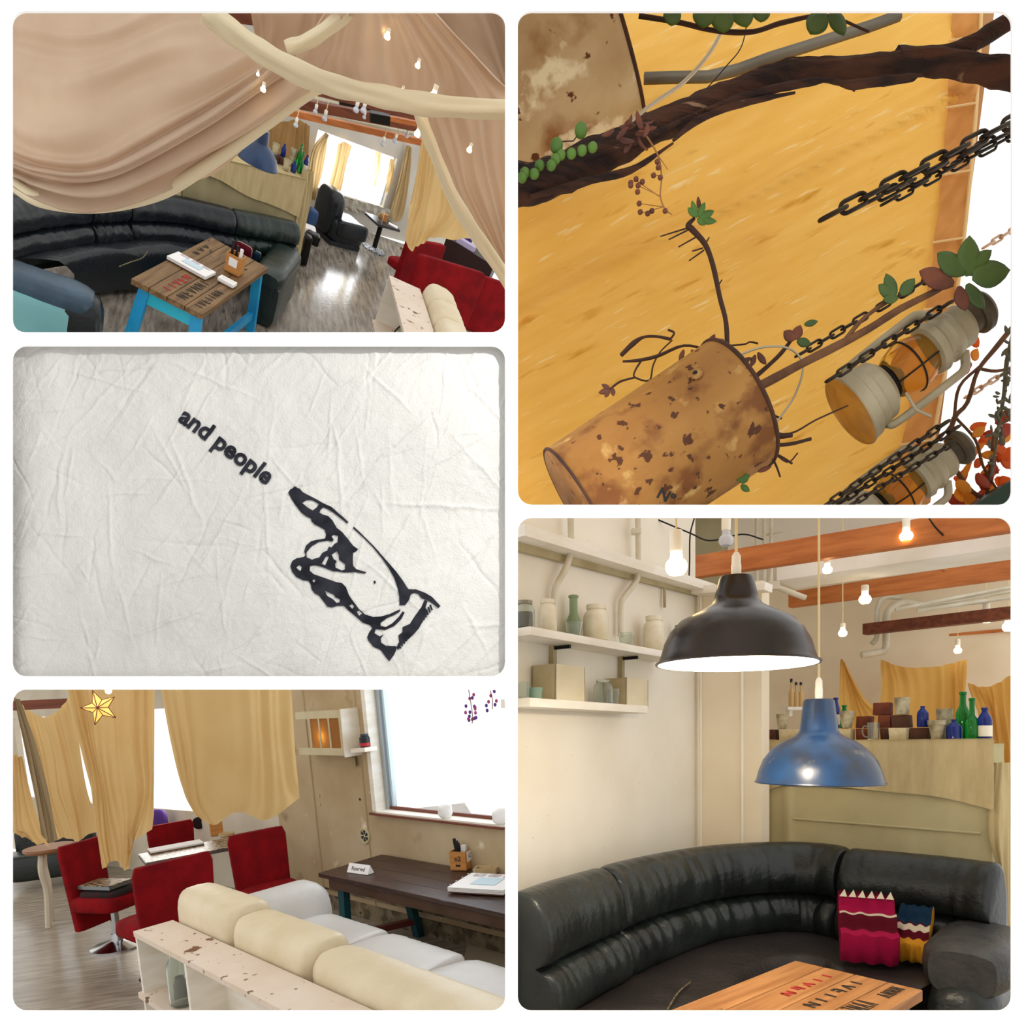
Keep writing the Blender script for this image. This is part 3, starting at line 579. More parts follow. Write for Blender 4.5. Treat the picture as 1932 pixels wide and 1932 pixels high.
rows = [[fa @ Vector((L+0.01, 0.0, ctop-0.1)), fa @ Vector((L+0.06, 0.04, ctop-0.1)), fa @ Vector((L+0.09, 0.14, ctop-0.1))],
        [fa @ Vector((L-0.01, -0.04, ctop-0.40)), fa @ Vector((L+0.06, 0.0, ctop-0.42)), fa @ Vector((L+0.10, 0.1, ctop-0.4))],
        [fa @ Vector((L+0.03, -0.03, ctop-0.65)), fa @ Vector((L+0.07, 0.0, ctop-0.72)), fa @ Vector((L+0.10, 0.1, ctop-0.65))],
        [fa @ Vector((L+0.05, -0.03, 0.1)), fa @ Vector((L+0.08, 0.0, 0.06)), fa @ Vector((L+0.12, 0.1, 0.08))]]
drape('corner_cloth', None, rows, linen, parent=ctr, fold=0.014, freq=5, nu=30, nv=40)
# things on the counter: (kind, label, px centre, base py, width px, height px, material, depth offset)
def on_counter(px, off, z=ctop): 
    p = CF(px, 1395, -off); p.z = z+0.003; return p
CG = 'bricks and vessels on the draped counter'
kb = RB.sc(on_counter(1650, 0.1))
def brick(lab, px, w, m, row=0, off=0.12, hb=26):
    p = on_counter(px, off); k = RB.sc(p); p.z += row*24*kb; w *= k*0.84
    mb = MB(); mb.box((-w/2, -0.035, 0), (w/2, 0.035, 23.0*kb)); rngv = random.Random(px)
    for v in mb.v: v += Vector((rngv.uniform(-.003, .003), rngv.uniform(-.003, .003), rngv.uniform(-.001, 0)))
    return tag(make('brick', mb, m, None, MR @ T(p) @ rotz(math.atan2(DB.y, DB.x)), bevel=0.003), lab, 'brick', CG)
brick('pale rough brick beside the dark brick end at the wall side of the counter', 1490, 38, brick_pale); brick('dark brick end tight against the pillar', 1461, 16, brick_dark)
brick('pale rough brick half behind the blue lamp neck', 1594, 34, brick_pale)
brick('red brick lying behind the glass mug', 1631, 30, brick_red, 0, 0.16); brick('red brick on edge above the glass mug handle', 1632, 30, brick_red, 1, 0.17)
brick('dark red brick at the foot of the three brick pile', 1674, 22, brick_dark); brick('red brick in the middle of the three brick pile', 1672, 26, brick_red, 1); brick('red brick on top of the three brick pile', 1666, 36, brick_red, 2)
brick('cream brick in front of the upturned plaster block', 1697, 36, brick_pale, 0, 0.08); brick('brown brick carrying the plaster block', 1702, 36, brick_dark, 1)
brick('dark brown brick under the square blue bottle', 1736, 36, brick_dark)
def vessel(kind, nm, lab, px, w, h, m, row=0, off=0.10, **kw):
    p = on_counter(px, off); k = RB.sc(p); p.z += row*24*kb; Mx = MR @ T(p) @ rotz(kw.pop('rz', 0))
    return (bottle if kind == 'b' else cup)(nm, lab, Mx, w*k/2, h*k, m, CG, **kw)
vessel('c', 'plaster_cup', 'grey plaster beaker standing on the brick end by the pillar', 1476, 22, 28, plaster_pot, 1, cat='cup')
vessel('c', 'plaster_cup', 'wide plaster pot on the pale brick behind the blue lamp', 1598, 26, 32, plaster_pot, 1, cat='cup', base=0.65)
vessel('c', 'plaster_block', 'square plaster beaker on top of the brown brick', 1702, 27, 32, plaster_pot, 2, cat='cup', base=0.9)
vessel('c', 'plaster_cup', 'tall plaster beaker behind the crumbling pot', 1782, 28, 60, plaster_pot, 0, 0.18, cat='cup', base=0.7)
vessel('c', 'flower_pot', 'crumbling plaster flower pot with a thick rim', 1768, 30, 38, plaster_pot, 0, 0.06, rim=True, cat='pot', base=0.6)
vessel('c', 'glass_mug', 'clear glass mug with a handle in front of red bricks', 1648, 22, 34, glass_clear, 0, 0.05, handle=1, base=0.9, cat='mug', rz=-0.7)
vessel('b', 'glass_bottle', 'square blue bottle standing on the dark brown brick', 1741, 20, 40, glass_blue, 1, neck=0.22, nr=0.36)
vessel('b', 'glass_bottle', 'squat round blue bottle beside the crumbling pot', 1800, 27, 40, glass_blue, 0, 0.06, neck=0.25, nr=0.3)
vessel('b', 'glass_bottle', 'tallest green bottle with a lipped neck', 1817, 25, 92, glass_green, 0, 0.14, neck=0.36, nr=0.42)
vessel('b', 'glass_bottle', 'slim green beer bottle in front of the tallest bottle', 1834, 23, 80, glass_green, 0, 0.07, neck=0.48, nr=0.4)
vessel('b', 'glass_bottle', 'dark blue bottle with a paper label at the counter corner', 1858, 25, 62, glass_blue, 0, 0.08, neck=0.25, nr=0.4, tagm=label_white)
vessel('b', 'glass_bottle', 'narrow dark blue bottle with a paper label behind the blue lamp', 1577, 15, 58, glass_blue, 1, 0.14, neck=0.25, nr=0.5, tagm=label_white)
vessel('b', 'glass_bottle', 'green bottle neck rising behind the wide plaster pot', 1593, 16, 44, glass_green, 1, 0.2, neck=0.3, nr=0.5)
t = thing('spirit_shelf', 'small white bracket shelf with three clear bottles', 'shelf', MR); a = RB.Y(1508, 1334, 5.0)
make('board', MB().box((-0.09, -0.04, -0.02), (0.11, 0.1, 0), T(a)), white_wood, t, smooth=False); make('bracket', MB().box((-0.07, -0.01, -0.06), (-0.05, 0.06, -0.02), T(a)), white_wood, t, smooth=False)
for px, hh in ((1493, 50), (1502, 44), (1511, 44)):
    p = RB.Y(px, 1333, 4.98); k = RB.sc(p); p.z = a.z; bottle('spirit_bottle', {1493: 'tallest clear bottle with black stopper on the bracket shelf', 1502: 'clear bottle with black stopper in the middle of the bracket shelf', 1511: 'clear bottle with black stopper at the open end of the bracket shelf'}[px], MR @ T(p), 5*k, hh*k, mat('amber_clear', '#e8c890', rough=0.1, transm=0.5, ior=1.3), 'bottles on the bracket shelf', neck=0.4, nr=0.35, cap=black_plastic)
# ---------------------------------------------------------------- hanging drapes behind the counter
def Q(x, y, d): return RB.Y(x, y, d)
gold = mat('gold_muslin', '#dcb468', rough=0.95, spec=0.05, trans=0.45, tcol='#ecc070', col2='#d0a258', vs=4)
drape('hanging_drape', 'triangular gold drape hung from one hook beside the recess', [[Q(1588, 1243, 5.3), Q(1590, 1245, 5.3), Q(1593, 1250, 5.3)], [Q(1585, 1310, 5.3), Q(1605, 1312, 5.35), Q(1630, 1318, 5.3)], [Q(1585, 1400, 5.3), Q(1620, 1402, 5.35), Q(1662, 1345, 5.3)], [Q(1585, 1460, 5.3), Q(1630, 1460, 5.35), Q(1675, 1400, 5.3)]], gold, group='gold drapes behind the counter', M=MR, fold=0.012, freq=6)
drape('hanging_drape', 'wide gold drape slung between two hooks behind the bottles', [[Q(1663, 1243, 5.6), Q(1690, 1255, 5.6), Q(1735, 1260, 5.6), Q(1785, 1254, 5.6), Q(1824, 1244, 5.6)], [Q(1664, 1290, 5.6), Q(1700, 1300, 5.65), Q(1740, 1310, 5.68), Q(1790, 1300, 5.65), Q(1822, 1290, 5.6)], [Q(1662, 1350, 5.6), Q(1700, 1360, 5.65), Q(1740, 1365, 5.68), Q(1790, 1360, 5.65), Q(1820, 1350, 5.6)], [Q(1660, 1450, 5.6), Q(1700, 1450, 5.65), Q(1740, 1450, 5.68), Q(1780, 1450, 5.65), Q(1825, 1450, 5.6)]], gold, group='gold drapes behind the counter', M=MR, fold=0.016, freq=9, pinch=lambda u, v: 0.5+2.2*abs(u-0.5))
drape('hanging_drape', 'gold drape gathered in slanting folds past the counter corner', [[Q(1828, 1288, 5.0), Q(1850, 1296, 5.0), Q(1880, 1290, 5.0), Q(1930, 1258, 5.0)], [Q(1850, 1350, 5.0), Q(1870, 1352, 5.05), Q(1890, 1350, 5.0), Q(1930, 1345, 5.0)], [Q(1866, 1430, 5.0), Q(1880, 1432, 5.05), Q(1900, 1432, 5.0), Q(1930, 1430, 5.0)], [Q(1880, 1520, 5.0), Q(1890, 1522, 5.05), Q(1905, 1522, 5.0), Q(1930, 1520, 5.0)]], gold, group='gold drapes behind the counter', M=MR, fold=0.02, freq=11)
t = thing('wall_lantern', 'small white lantern with a wire guard beside the pale column', 'lantern', MR @ T(Q(1840, 1290, 6.0)))
make('body', MB().lathe([(0.03, 0), (0.035, 0.02), (0.03, 0.14), (0.02, 0.16)], 14), bulb_off, t); make('base', MB().lathe([(0.05, -0.02), (0.05, 0), (0.02, 0.01)], 14), ceramic, t); make('guard', MB().tube([(0.035, 0, 0), (0.05, 0, 0.08), (0.03, 0, 0.16)], 0.006, 6), black_iron, t)
# a window at the far side of the room
a = Q(1890, 1290, 6.4); mb = MB(); mb.box((-0.03, -0.01, 0), (0.7, 0.01, 0.18), T(a)); o = make('window_1', mb, mat('bright_pane', '#ffffff', emit=1.0, tcol='#fff7ea'), None, MR, smooth=False); struct(o)
# dark goods seen past the counter corner
for i, (x, y0, y1, m, lab) in enumerate([(1901, 1525, 1610, 'a', 'dark glossy bundle stacked past the counter corner'), (1901, 1612, 1708, 'a', 'dark basket standing below the glossy bundle'), (1902, 1710, 1745, 'b', 'blue grey crate under the dark basket')]):
    a = Q(x, y1, 4.6); k = RB.sc(a); h = (y1-y0)*k
    tag(make('stacked_goods', MB().puff(0.06, 0.1, h/2*0.88, T(a.x+0.05, a.y, a.z+h/2), 0.3, 0.4, wr=0.02, ws=25, seed=i), leather if m == 'a' else mat('blue_grey', '#6f7d88'), None, MR), lab, 'bundle')
# ---------------------------------------------------------------- corner sofa
def sofa_back(t, top, prof, name, s0, s1, npts=40, inward=1, wr=0.010, seed=0, mt=None, pinch=0.035, hs=1.0):
    """sweep a padded back profile along the plan curve top (list of points), profile = (n, h)"""
    P = top; rows = []; K = len(P)
    cum = [0.0]
    for i in range(1, K): cum.append(cum[-1]+(P[i]-P[i-1]).length)
    tot = cum[-1]
    def pt(s):
        s = max(0, min(tot, s)); i = 0
        while i < K-2 and cum[i+1] < s: i += 1
        f = (s-cum[i])/max(1e-6, cum[i+1]-cum[i]); return P[i].lerp(P[i+1], f)
    for j in range(npts+1):
        u = j/npts; s = s0+(s1-s0)*u; p = pt(s); d = (pt(s+0.03)-pt(s-0.03)); d.z = 0; d.normalize(); n = Vector((d.y, -d.x, 0))*inward
        e = min(u, 1-u)*2; k = 1-pinch*8*max(0, 0.12-e)**1.0*1.2; ek = min(1.0, (e/0.10)) if e < 0.10 else 1.0
        row = []
        hm = sum(q[1] for q in prof)/len(prof); nm = sum(q[0] for q in prof)/len(prof)
        for (a, h) in prof:
            sq = math.sqrt(max(0, 1-(1-ek)**2)) if ek < 1 else 1.0
            a2 = nm+(a-nm)*(0.72+0.28*sq); h2 = h if h < 0.3*hs else hm+(h-hm)*(0.94+0.06*sq)
            crease = math.exp(-((h/hs-0.61)/0.055)**2)*(1 if a > 0.02 else 0)+0.6*math.exp(-((h/hs-0.80)/0.05)**2)*0.3
            dn = wr*noise.noise(Vector((s*28+seed, h*3, seed)))*(0.25+crease*1.5)+wr*0.5*noise.noise(Vector((s*7, h*9, seed+4)))
            row.append(Vector((p.x, p.y, 0))+n*(a2+dn)+Vector((0, 0, h2+dn*0.3)))
        rows.append(row)
    mb = MB(); mb.grid(rows); K2 = len(prof)
    mb.add(rows[0], [tuple(range(K2))]); mb.add(rows[-1], [tuple(reversed(range(K2)))])
    return make(name, mb, mt or leather, t, ang=60)
BACKP = smooth_path([Vector(q+(0,)) for q in [(-0.10, 0.10), (-0.10, 0.55), (-0.09, 0.78), (-0.05, 0.845), (0.0, 0.855), (0.05, 0.83), (0.095, 0.76), (0.105, 0.68), (0.085, 0.63), (0.05, 0.612), (0.10, 0.59), (0.135, 0.53), (0.13, 0.46), (0.09, 0.41), (0.06, 0.30)]], 3)
BACKP = [(q.x, q.y) for q in BACKP]
top = [RB.p(px, py, 0.85) for px, py in [(984, 1689), (1050, 1666), (1130, 1643), (1200, 1624), (1310, 1603), (1400, 1594), (1490, 1591), (1560, 1595), (1610, 1603), (1700, 1611), (1800, 1621), (1884, 1632)]]
top = smooth_path(top, 6)
sofa = thing('corner_sofa', 'black green leather corner sofa under the two pendant lamps', 'sofa', MR)
tot = sum((top[i]-top[i-1]).length for i in range(1, len(top)))
def near_s(px):
    c = 0.0; best = (9e9, 0)
    for i, q in enumerate(top):
        if i: c += (q-top[i-1]).length
        w = MR @ q; x = w.x/w.y*F+PX
        best = min(best, (abs(x-px), c))
    return best[1]
sA, sB, sC = near_s(1136), near_s(1598), tot
sofa_back(sofa, top, BACKP, 'backrest', 0.0, sA-0.004, 46, seed=1); sofa_back(sofa, top, BACKP, 'backrest', sA+0.004, sB-0.006, 90, seed=5, wr=0.018); sofa_back(sofa, top, BACKP, 'backrest', sB+0.006, sC, 50, seed=9)
# seat: surface between the foot of the back and a front edge
Qc = Vector((0.98, 2.45, 0)); rows = []
m = len(top)
for v in range(13):
    f = v/12; row = []
    for i, q in enumerate(top):
        d = Qc-Vector((q.x, q.y, 0)); L_ = d.length; r0 = 0.05/L_; r1 = min(0.72, 0.62/L_)
        p = Vector((q.x, q.y, 0))+d*(r0+(r1-r0)*f); h = 0.435+0.02*math.sin(math.pi*min(1, f*1.2))-(0.10*max(0, f-0.85)/0.15)
        h += 0.006*noise.noise(Vector((p.x*9, p.y*9, 2)))
        row.append(Vector((p.x, p.y, h)))
    rows.append(row)
rows.append([Vector((p.x, p.y, 0.05)) for p in rows[-1]])
seat_leather = mat('brown_black_leather', '#1f1b1a', rough=0.4, col2='#2a2423', vs=5, bump=0.25, bs=40)
mb = MB(); mb.grid(rows); make('seat', mb, seat_leather, sofa, ang=60)
# arm with a rolled pad
e = top[-1]; ad = -DL; an = DB
def arm_part(name, w, z0, z1, s0, s1, mt, off=0.0):
    rows = []; N = 14
    for j in range(N+1):
        u = j/N; sh = 1-0.28*max(0, (u-0.75)/0.25)**2-0.1*max(0, (0.15-u)/0.15)**2
        c = Vector((e.x, e.y, 0))+ad*(s0+(s1-s0)*u)-an*(0.04-off); row = []
        for k in range(18):
            a = 2*math.pi*k/18; cx = math.copysign(abs(math.cos(a))**0.6, math.cos(a)); sz = math.copysign(abs(math.sin(a))**0.6, math.sin(a))
            p = c+an*(cx*w*sh)+Vector((0, 0, (z0+z1)/2+sz*(z1-z0)/2*(sh if sz > 0 else 1)))
            p += Vector((0, 0, 0.005*noise.noise(Vector((u*16, k*0.8, 1)))))
            row.append(p)
        rows.append(row)
    mb = MB(); mb.grid(rows, cv=True); mb.add(rows[0], [tuple(range(18))]); mb.add(rows[-1], [tuple(reversed(range(18)))]); return make(name, mb, mt, sofa, ang=60)
arm_part('armrest_base', 0.125, 0.04, 0.50, 0.05, 0.56, leather); arm_part('armrest_pad', 0.15, 0.44, 0.62, 0.0, 0.52, mat('grey_worn_leather', '#2b2b2a', rough=0.42, col2='#3c3a37', vs=14, bump=0.3, bs=60))
tag(make('zip_edge', MB().tube(smooth_path([RB.p(1302, 1853, 0.46), RB.p(1280, 1872, 0.463), RB.p(1262, 1900, 0.463), RB.p(1250, 1920, 0.463)], 5), 0.003, 6), mat('cracked_piping', '#8d7a55', rough=0.7, col2='#2a241d', vs=60), sofa), None)
# folded blankets on the seat
def blanket(lab, px, py, w, d, h, rz, bands, zig=None, name='folded_blanket'):
    p = RB.p(px, py, 0.46); t = thing(name, lab, 'blanket', MR @ T(p+Vector((0, 0, 0.085))-DL*0.05) @ rotz(rz) @ Matrix.Rotation(0.55, 4, 'X')); mb = MB(); 
    n = 22; rows = []
    prof = [(-d/2, 0.0), (-d/2-0.01, h*0.5), (-d/2+0.01, h*0.95)]+[(-d/2+d*k/16, h*(1+0.12*math.sin(k*1.1))) for k in range(1, 16)]+[(d/2-0.01, h*0.95), (d/2+0.01, h*0.5), (d/2, 0)]
    for (y, z) in prof: rows.append([Vector((-w/2+w*i/n, y+0.006*math.sin(i*0.9), z+0.006*noise.noise(Vector((i*0.35, y*14, px))))) for i in range(n+1)])
    mb.grid(rows); mats_ = [b[1] for b in bands]
    for fi in range(len(mb.f)):
        r = fi//n; f = r/(len(prof)-1); k = 0
        for bi, bb in enumerate(bands):
            if f >= bb[0]: k = bi
        mb.m[fi] = k
    mb.mi = 0
    for r in (0, n): mb.add([rows[i][r] for i in range(len(rows))], [tuple(range(len(rows)))])
    make('cloth', mb, mats_, t, ang=60)
    if zig:
        for i in range(zig[0]):
            x = -w/2+w*(i+0.5)/zig[0]; s = w/zig[0]*0.42
            make('zigzag', MB().add([(x-s, zig[1]-0.022, h*1.06+0.012), (x+s, zig[1]-0.022, h*1.06+0.012), (x+s*0.5, zig[1]+0.03, h*1.02+0.012)], [(0, 1, 2)]), mat('cream_wool', '#cfc3a8', rough=0.95), t)
    return t
wr_ = lambda n, c: mat(n, c, rough=0.95, spec=0.1, bump=0.3, bs=150)
mag, mar, cre, blu, gol = wr_('magenta_wool', '#8c1038'), wr_('maroon_wool', '#4a0a18'), wr_('cream_stripe', '#b9ab94'), wr_('navy_wool', '#142a3e'), wr_('gold_wool', '#b07a1e')
blanket('folded magenta woven blanket with cream zigzags on the sofa seat', 1641, 1800, 0.21, 0.30, 0.12, math.atan2(DB.y, DB.x)+0.35, [(0, mag), (0.28, mar), (0.42, cre), (0.5, mag), (0.72, mar)], (6, 0.10))
blanket('folded navy and gold woven blanket leaning by the sofa arm', 1731, 1804, 0.12, 0.27, 0.07, math.atan2(DB.y, DB.x)+0.1, [(0, gol), (0.3, mar), (0.4, cre), (0.46, mar), (0.52, blu)], None)
# ---------------------------------------------------------------- plank table
plank = mat('pine_plank', '#b98450', rough=0.55, col2='#96602f', vs=2.2, st=(16, 1, 16), det=6, spots=[('#4a2c14', 7, 0.70, 0.05, (3, 1, 1))], bump=0.1)
red_ink = mat('red_stencil', '#a3281e', rough=0.8); dark_ink = mat('dark_stencil', '#33271c', rough=0.8)
def stencil(t, x, y, z, w, h, n, m, seed, rz=0.0):
    """faded stencil strokes, too worn to read"""
    g = random.Random(seed)
    for i in range(n):
        cx = x; cy = y-h/2+h*(i+0.5)/n; s = h/n*0.7; k = g.randint(0, 3); mb = MB()
        st_ = {0: [((-.5, -.4), (.5, -.4)), ((-.5, .4), (.5, .4)), ((-.5, -.4), (.5, .4))], 1: [((-.5, 0), (.5, 0))], 2: [((-.5, -.4), (.5, 0)), ((.5, 0), (-.5, .4))], 3: [((-.5, -.3), (.5, -.3)), ((.5, -.3), (.5, .3)), ((0, -.3), (0, .3))]}[k]
        for (a, b) in st_:
            mb.bar((cx+a[0]*w, cy+a[1]*s, z), (cx+b[0]*w, cy+b[1]*s, z), s*0.26, 0.0012)
        make('stencil_mark', mb, m, t, smooth=False)
A, B, Cc = RB.p(1500, 1812, 0.57), RB.p(1742, 1868, 0.57), RB.p(1385, 1905, 0.57)
ex = (B-A).normalized(); ey = Vector((ex.y, -ex.x, 0)); W = (B-A).length; Lt = 0.95
if ey.dot(Cc-A) < 0: ey = -ey
tb = thing('plank_table', 'pine plank coffee table with stencilled marks before the corner sofa', 'table', MR @ frame(A, ex, ey, ex.cross(ey)) if ex.cross(ey).z > 0 else MR @ frame(A+ex*W, -ex, ey, Vector((0, 0, 1))))
flip = ex.cross(ey).z <= 0
for i in range(4):
    x0 = W*i/4+0.0015; x1 = W*(i+1)/4-0.0015
    o = make('plank', MB().box((x0, 0, -0.035), (x1, Lt, 0.0)), plank, tb, smooth=False, bevel=0.003)
fx = (lambda f: W*(1-f)) if flip else (lambda f: W*f)
stencil(tb, fx(0.375), 0.22, 0.0012, 0.03, 0.32, 5, red_ink, 3); stencil(tb, fx(0.60), 0.24, 0.0012, 0.035, 0.36, 6, dark_ink, 8); stencil(tb, fx(0.86), 0.10, 0.0012, 0.04, 0.13, 4, dark_ink, 2); stencil(tb, fx(0.84), 0.30, 0.0012, 0.06, 0.13, 4, dark_ink, 5)
blue_paint = mat('blue_paint', '#1479c4', rough=0.5, col2='#1f8fd4', vs=6)
for x in (0.05, W-0.05):
    for y in (0.08, Lt-0.08): make('leg', MB().bar((x, y, -0.035), (x, y, -0.57), 0.05, 0.05, (0, 1, 0)), blue_paint, tb, smooth=False)
make('apron', MB().box((0.03, 0.03, -0.11), (W-0.03, 0.05, -0.035)), blue_paint, tb, smooth=False); make('apron', MB().box((0.03, Lt-0.05, -0.11), (W-0.03, Lt-0.03, -0.035)), blue_paint, tb, smooth=False)
tag(make('hanging_rail', MB().bar((0.70, 2.12, 2.77), (0.26, 3.29, 2.77), 0.05, 0.04), beam_wood, None, MR, smooth=False), 'ceiling batten the black pendant lamp hangs from', 'batten')
tag(make('hanging_rail', MB().bar((1.137, 2.68, 2.84), (1.137, 4.5, 2.84), 0.05, 0.04), beam_wood, None, MR, smooth=False), 'ceiling batten the blue pendant lamp hangs from', 'batten')
bpy.context.view_layer.update()
for o in list(sofa.children): cut(o, *PART_V)
# ================================================================== room with red chairs, muslin curtains and a white sofa
RL = Room((770, 1660), 15, -5.5, 1.8); ML_ = RL.M
Z = Vector((0, 0, 1))
WD = Vector((0.62, -0.785, 0)).normalized(); WN = Vector((-WD.y, WD.x, 0)); WN = WN if WN.y > 0 else -WN      # WN points away through the wall
W0 = RL.p(685, 1731, 0)
def WP(px, py, off=0.0): return RL.w(px, py, W0-WN*off, WD)
dirty_wall = mat('stained_plaster', '#c7b493', rough=0.9, col2='#a98f6a', vs=1.6, lo=0.3, hi=0.75, spots=[('#8a7350', 3.0, 0.62, 0.12), ('#efe4cc', 4.0, 0.64, 0.1)], bump=0.15, bs=25)
grey_floor = mat('grey_plank_floor', '#a89d8e', rough=0.2, col2='#857b6d', vs=3, st=(1.2, 9, 1), det=6, bump=0.06, bs=30, spots=[('#625a4f', 5, 0.66, 0.05, (1.5, 12, 1))])
def wallbox(name, p, q, z0, z1, m, thick=0.1):
    d = (q-p); d.z = 0; L = d.length; d.normalize(); n = Vector((-d.y, d.x, 0)); n = n if n.y > 0 else -n
    mb = MB(); mb.box((0, 0, z0), (L, thick, z1), frame(Vector((p.x, p.y, 0)), d, n, Z)); return struct(make(name, mb, m, None, ML_, smooth=False))
cA = WP(532, 1600); jA = WP(706, 1500); eB = WP(962, 1600); sillz = WP(830, 1545).z
for q_ in (cA, jA, eB): q_.z = 0.0
wallbox('wall_right', cA, jA, 0, 2.9, dirty_wall); wallbox('wall_under_window', jA, eB, 0, sillz-0.012, dirty_wall)
# back wall with a wide window band behind the curtains
bL = cA+Vector((-4.2, 4.2, 0)); wz0 = RL.w(330, 1528, cA, bL-cA).z; wz1 = RL.w(330, 1335, cA, bL-cA).z
wallbox('wall_back_low', cA, bL, 0, wz0, mat('pale_back_wall', '#d9cfbd', rough=0.9, col2='#c8bda8', vs=2)); wallbox('wall_back_high', cA, bL, wz1, 3.0, MATS['pale_back_wall'])
wp = [RL.w(px, 1430, cA, bL-cA) for px in (372, 395)]; wallbox('wall_back_pier', cA, wp[0], wz0, wz1, MATS['pale_back_wall'])
for px in (25, 110, 190): q = RL.w(px, 1430, cA, bL-cA); wallbox('wall_back_pier', q-Vector((0.07, -0.02, 0)), q+Vector((0.07, -0.02, 0)), wz0, wz1, MATS['pale_back_wall'])
mb = MB(); mb.box((-7.0, 1.6, -0.02), (0.9, 10.5, 0)); struct(make('floor', mb, grey_floor, None, ML_, smooth=False))
# skirting board with grime
grime = mat('grimy_board', '#8f8166', rough=0.85, col2='#5e523e', vs=9, lo=0.4, hi=0.6, spots=[('#3a3226', 14, 0.6, 0.08)])
a = WP(600, 1690, 0.008); b = eB-WN*0.008; mb = MB(); mb.bar(cA-WN*0.006+Z*0.06, b+Z*(0.06-b.z), 0.012, 0.12); struct(make('baseboard_right', mb, grime, None, ML_, smooth=False))
mb = MB(); mb.bar(cA-WN*0.004+Z*0.17, Vector((b.x, b.y, 0.17)), 0.008, 0.012); struct(make('trim_2', mb, grime, None, ML_, smooth=False))
for px in (603, 698):
    q = WP(px, 1600, 0.003); struct(make('trim_3', MB().box((-0.005, -0.004, 0), (0.005, 0.004, 2.6), T(q.x, q.y, 0)), mat('seam', '#b5a17d', rough=0.9), None, ML_, smooth=False))
# window: jamb, sash frame, brown sill, glazing
al = mat('aluminium', '#aeb4b8', rough=0.35, metal=0.6); brown_sill = mat('brown_sill', '#6e3520', rough=0.5)
w_o = struct(make('window_2', MB().box((0, 0, 0), (0.045, 0.14, 1.5), frame(Vector((jA.x, jA.y, sillz))+WD*0.0-WN*0.03, WD, WN, Z)), white_wood, None, ML_, smooth=False))
make('window_frame', MB().box((0.05, 0.06, 0), (0.085, 0.10, 1.5), frame(Vector((jA.x, jA.y, sillz))+WD*0.0, WD, WN, Z)), al, w_o, smooth=False)
make('window_frame', MB().box((0.10, 0.08, 0), (0.12, 0.11, 1.5), frame(Vector((jA.x, jA.y, sillz)), WD, WN, Z)), mat('pale_blue_sash', '#c9dce6', rough=0.4), w_o, smooth=False)
Lw = (Vector((eB.x, eB.y, 0))-Vector((jA.x, jA.y, 0))).length
make('window_sill', MB().box((-0.02, -0.05, -0.014), (Lw, 0.10, 0.0), frame(Vector((jA.x, jA.y, sillz)), WD, WN, Z)), brown_sill, w_o, smooth=False)
make('sill_top', MB().box((0.0, -0.03, 0.0), (Lw, 0.10, 0.012), frame(Vector((jA.x, jA.y, sillz)), WD, WN, Z)), white_wood, w_o, smooth=False)
make('window_frame', MB().box((0.05, 0.07, 0.012), (Lw, 0.09, 0.035), frame(Vector((jA.x, jA.y, sillz)), WD, WN, Z)), brown_sill, w_o, smooth=False)
# blossom sprigs outside the window
bl_m = [mat('purple_petal', '#5a3a8a', rough=0.8), mat('pink_petal', '#b04a86', rough=0.8)]
for i, (lab, pts) in enumerate([('purple blossom sprig hanging outside the big window', [(884, 1300), (888, 1325), (891, 1345), (891, 1365)]), ('thin purple twig outside the big window by the sprig', [(925, 1303), (929, 1320), (929, 1338)])]):
    t = thing('blossom_sprig', lab, 'blossom', ML_); P3 = [WP(x, y, -0.5) for x, y in pts]
    make('stem', MB().tube(smooth_path(P3, 4), 0.003, 5), brown_sill, t); g = random.Random(i)
    for k in range(16 if i == 0 else 8):
        q = P3[0].lerp(P3[-1], g.random())+Vector((g.uniform(-.04, .04), 0, g.uniform(-.02, .02))); make('petal', MB().ball(0.011, 6, T(q), (1, .5, 1.3)), bl_m[k % 2], t)
for px in (842, 945):
    q = WP(px, 1533, 0.0); q.z = sillz+0.013; t = thing('curtain_bundle', 'white knotted cloth bundle on the window sill' + (' beside the box of pens' if px == 842 else ' above the open menu'), 'cloth', ML_ @ T(q-WN*0.005))
    make('cloth', MB().puff(0.05, 0.03, 0.05, T(0, 0, 0.05), 0.7, 0.8, wr=0.01, ws=30), mat('bright_white_cloth', '#f4f3f0', rough=0.9), t)
# cabinet made of an old window, lit from inside
cab = thing('lit_cabinet', 'cream wall cabinet with three glazed panes glowing from a lamp inside', 'cabinet', ML_)
c0 = WP(520, 1436, 0.14); c1 = WP(652, 1426, 0.14); ztop = WP(652, 1340, 0.14).z; zb = c1.z
fm = frame(Vector((c1.x, c1.y, zb)), -WD, WN, Z); Lc = 0.62; Hc = ztop-zb; cream = mat('cream_paint', '#d3c8a6', rough=0.7, col2='#c2b58f', vs=5); fw = 0.055
dr_ = make('door', MB().box((0, 0, 0), (Lc, 0.02, fw), fm), cream, cab, smooth=False); make('door_frame', MB().box((0, 0, Hc-fw), (Lc, 0.02, Hc), fm), cream, dr_, smooth=False)
make('door_frame', MB().box((0, 0, fw), (fw*0.8, 0.02, Hc-fw), fm), cream, dr_, smooth=False); make('side_panel', MB().box((-0.012, -0.01, -0.01), (0, 0.14, Hc+0.01), fm), white_wood, cab, smooth=False)
make('top_panel', MB().box((0, 0.02, Hc-0.012), (Lc, 0.14, Hc), fm), cream, cab, smooth=False); make('bottom_panel', MB().box((0, 0.02, 0), (Lc, 0.14, 0.012), fm), cream, cab, smooth=False)
pane_m = mat('amber_pane', '#e2c083', rough=0.4, trans=0.85, tcol='#f7d493')
x = fw*0.8
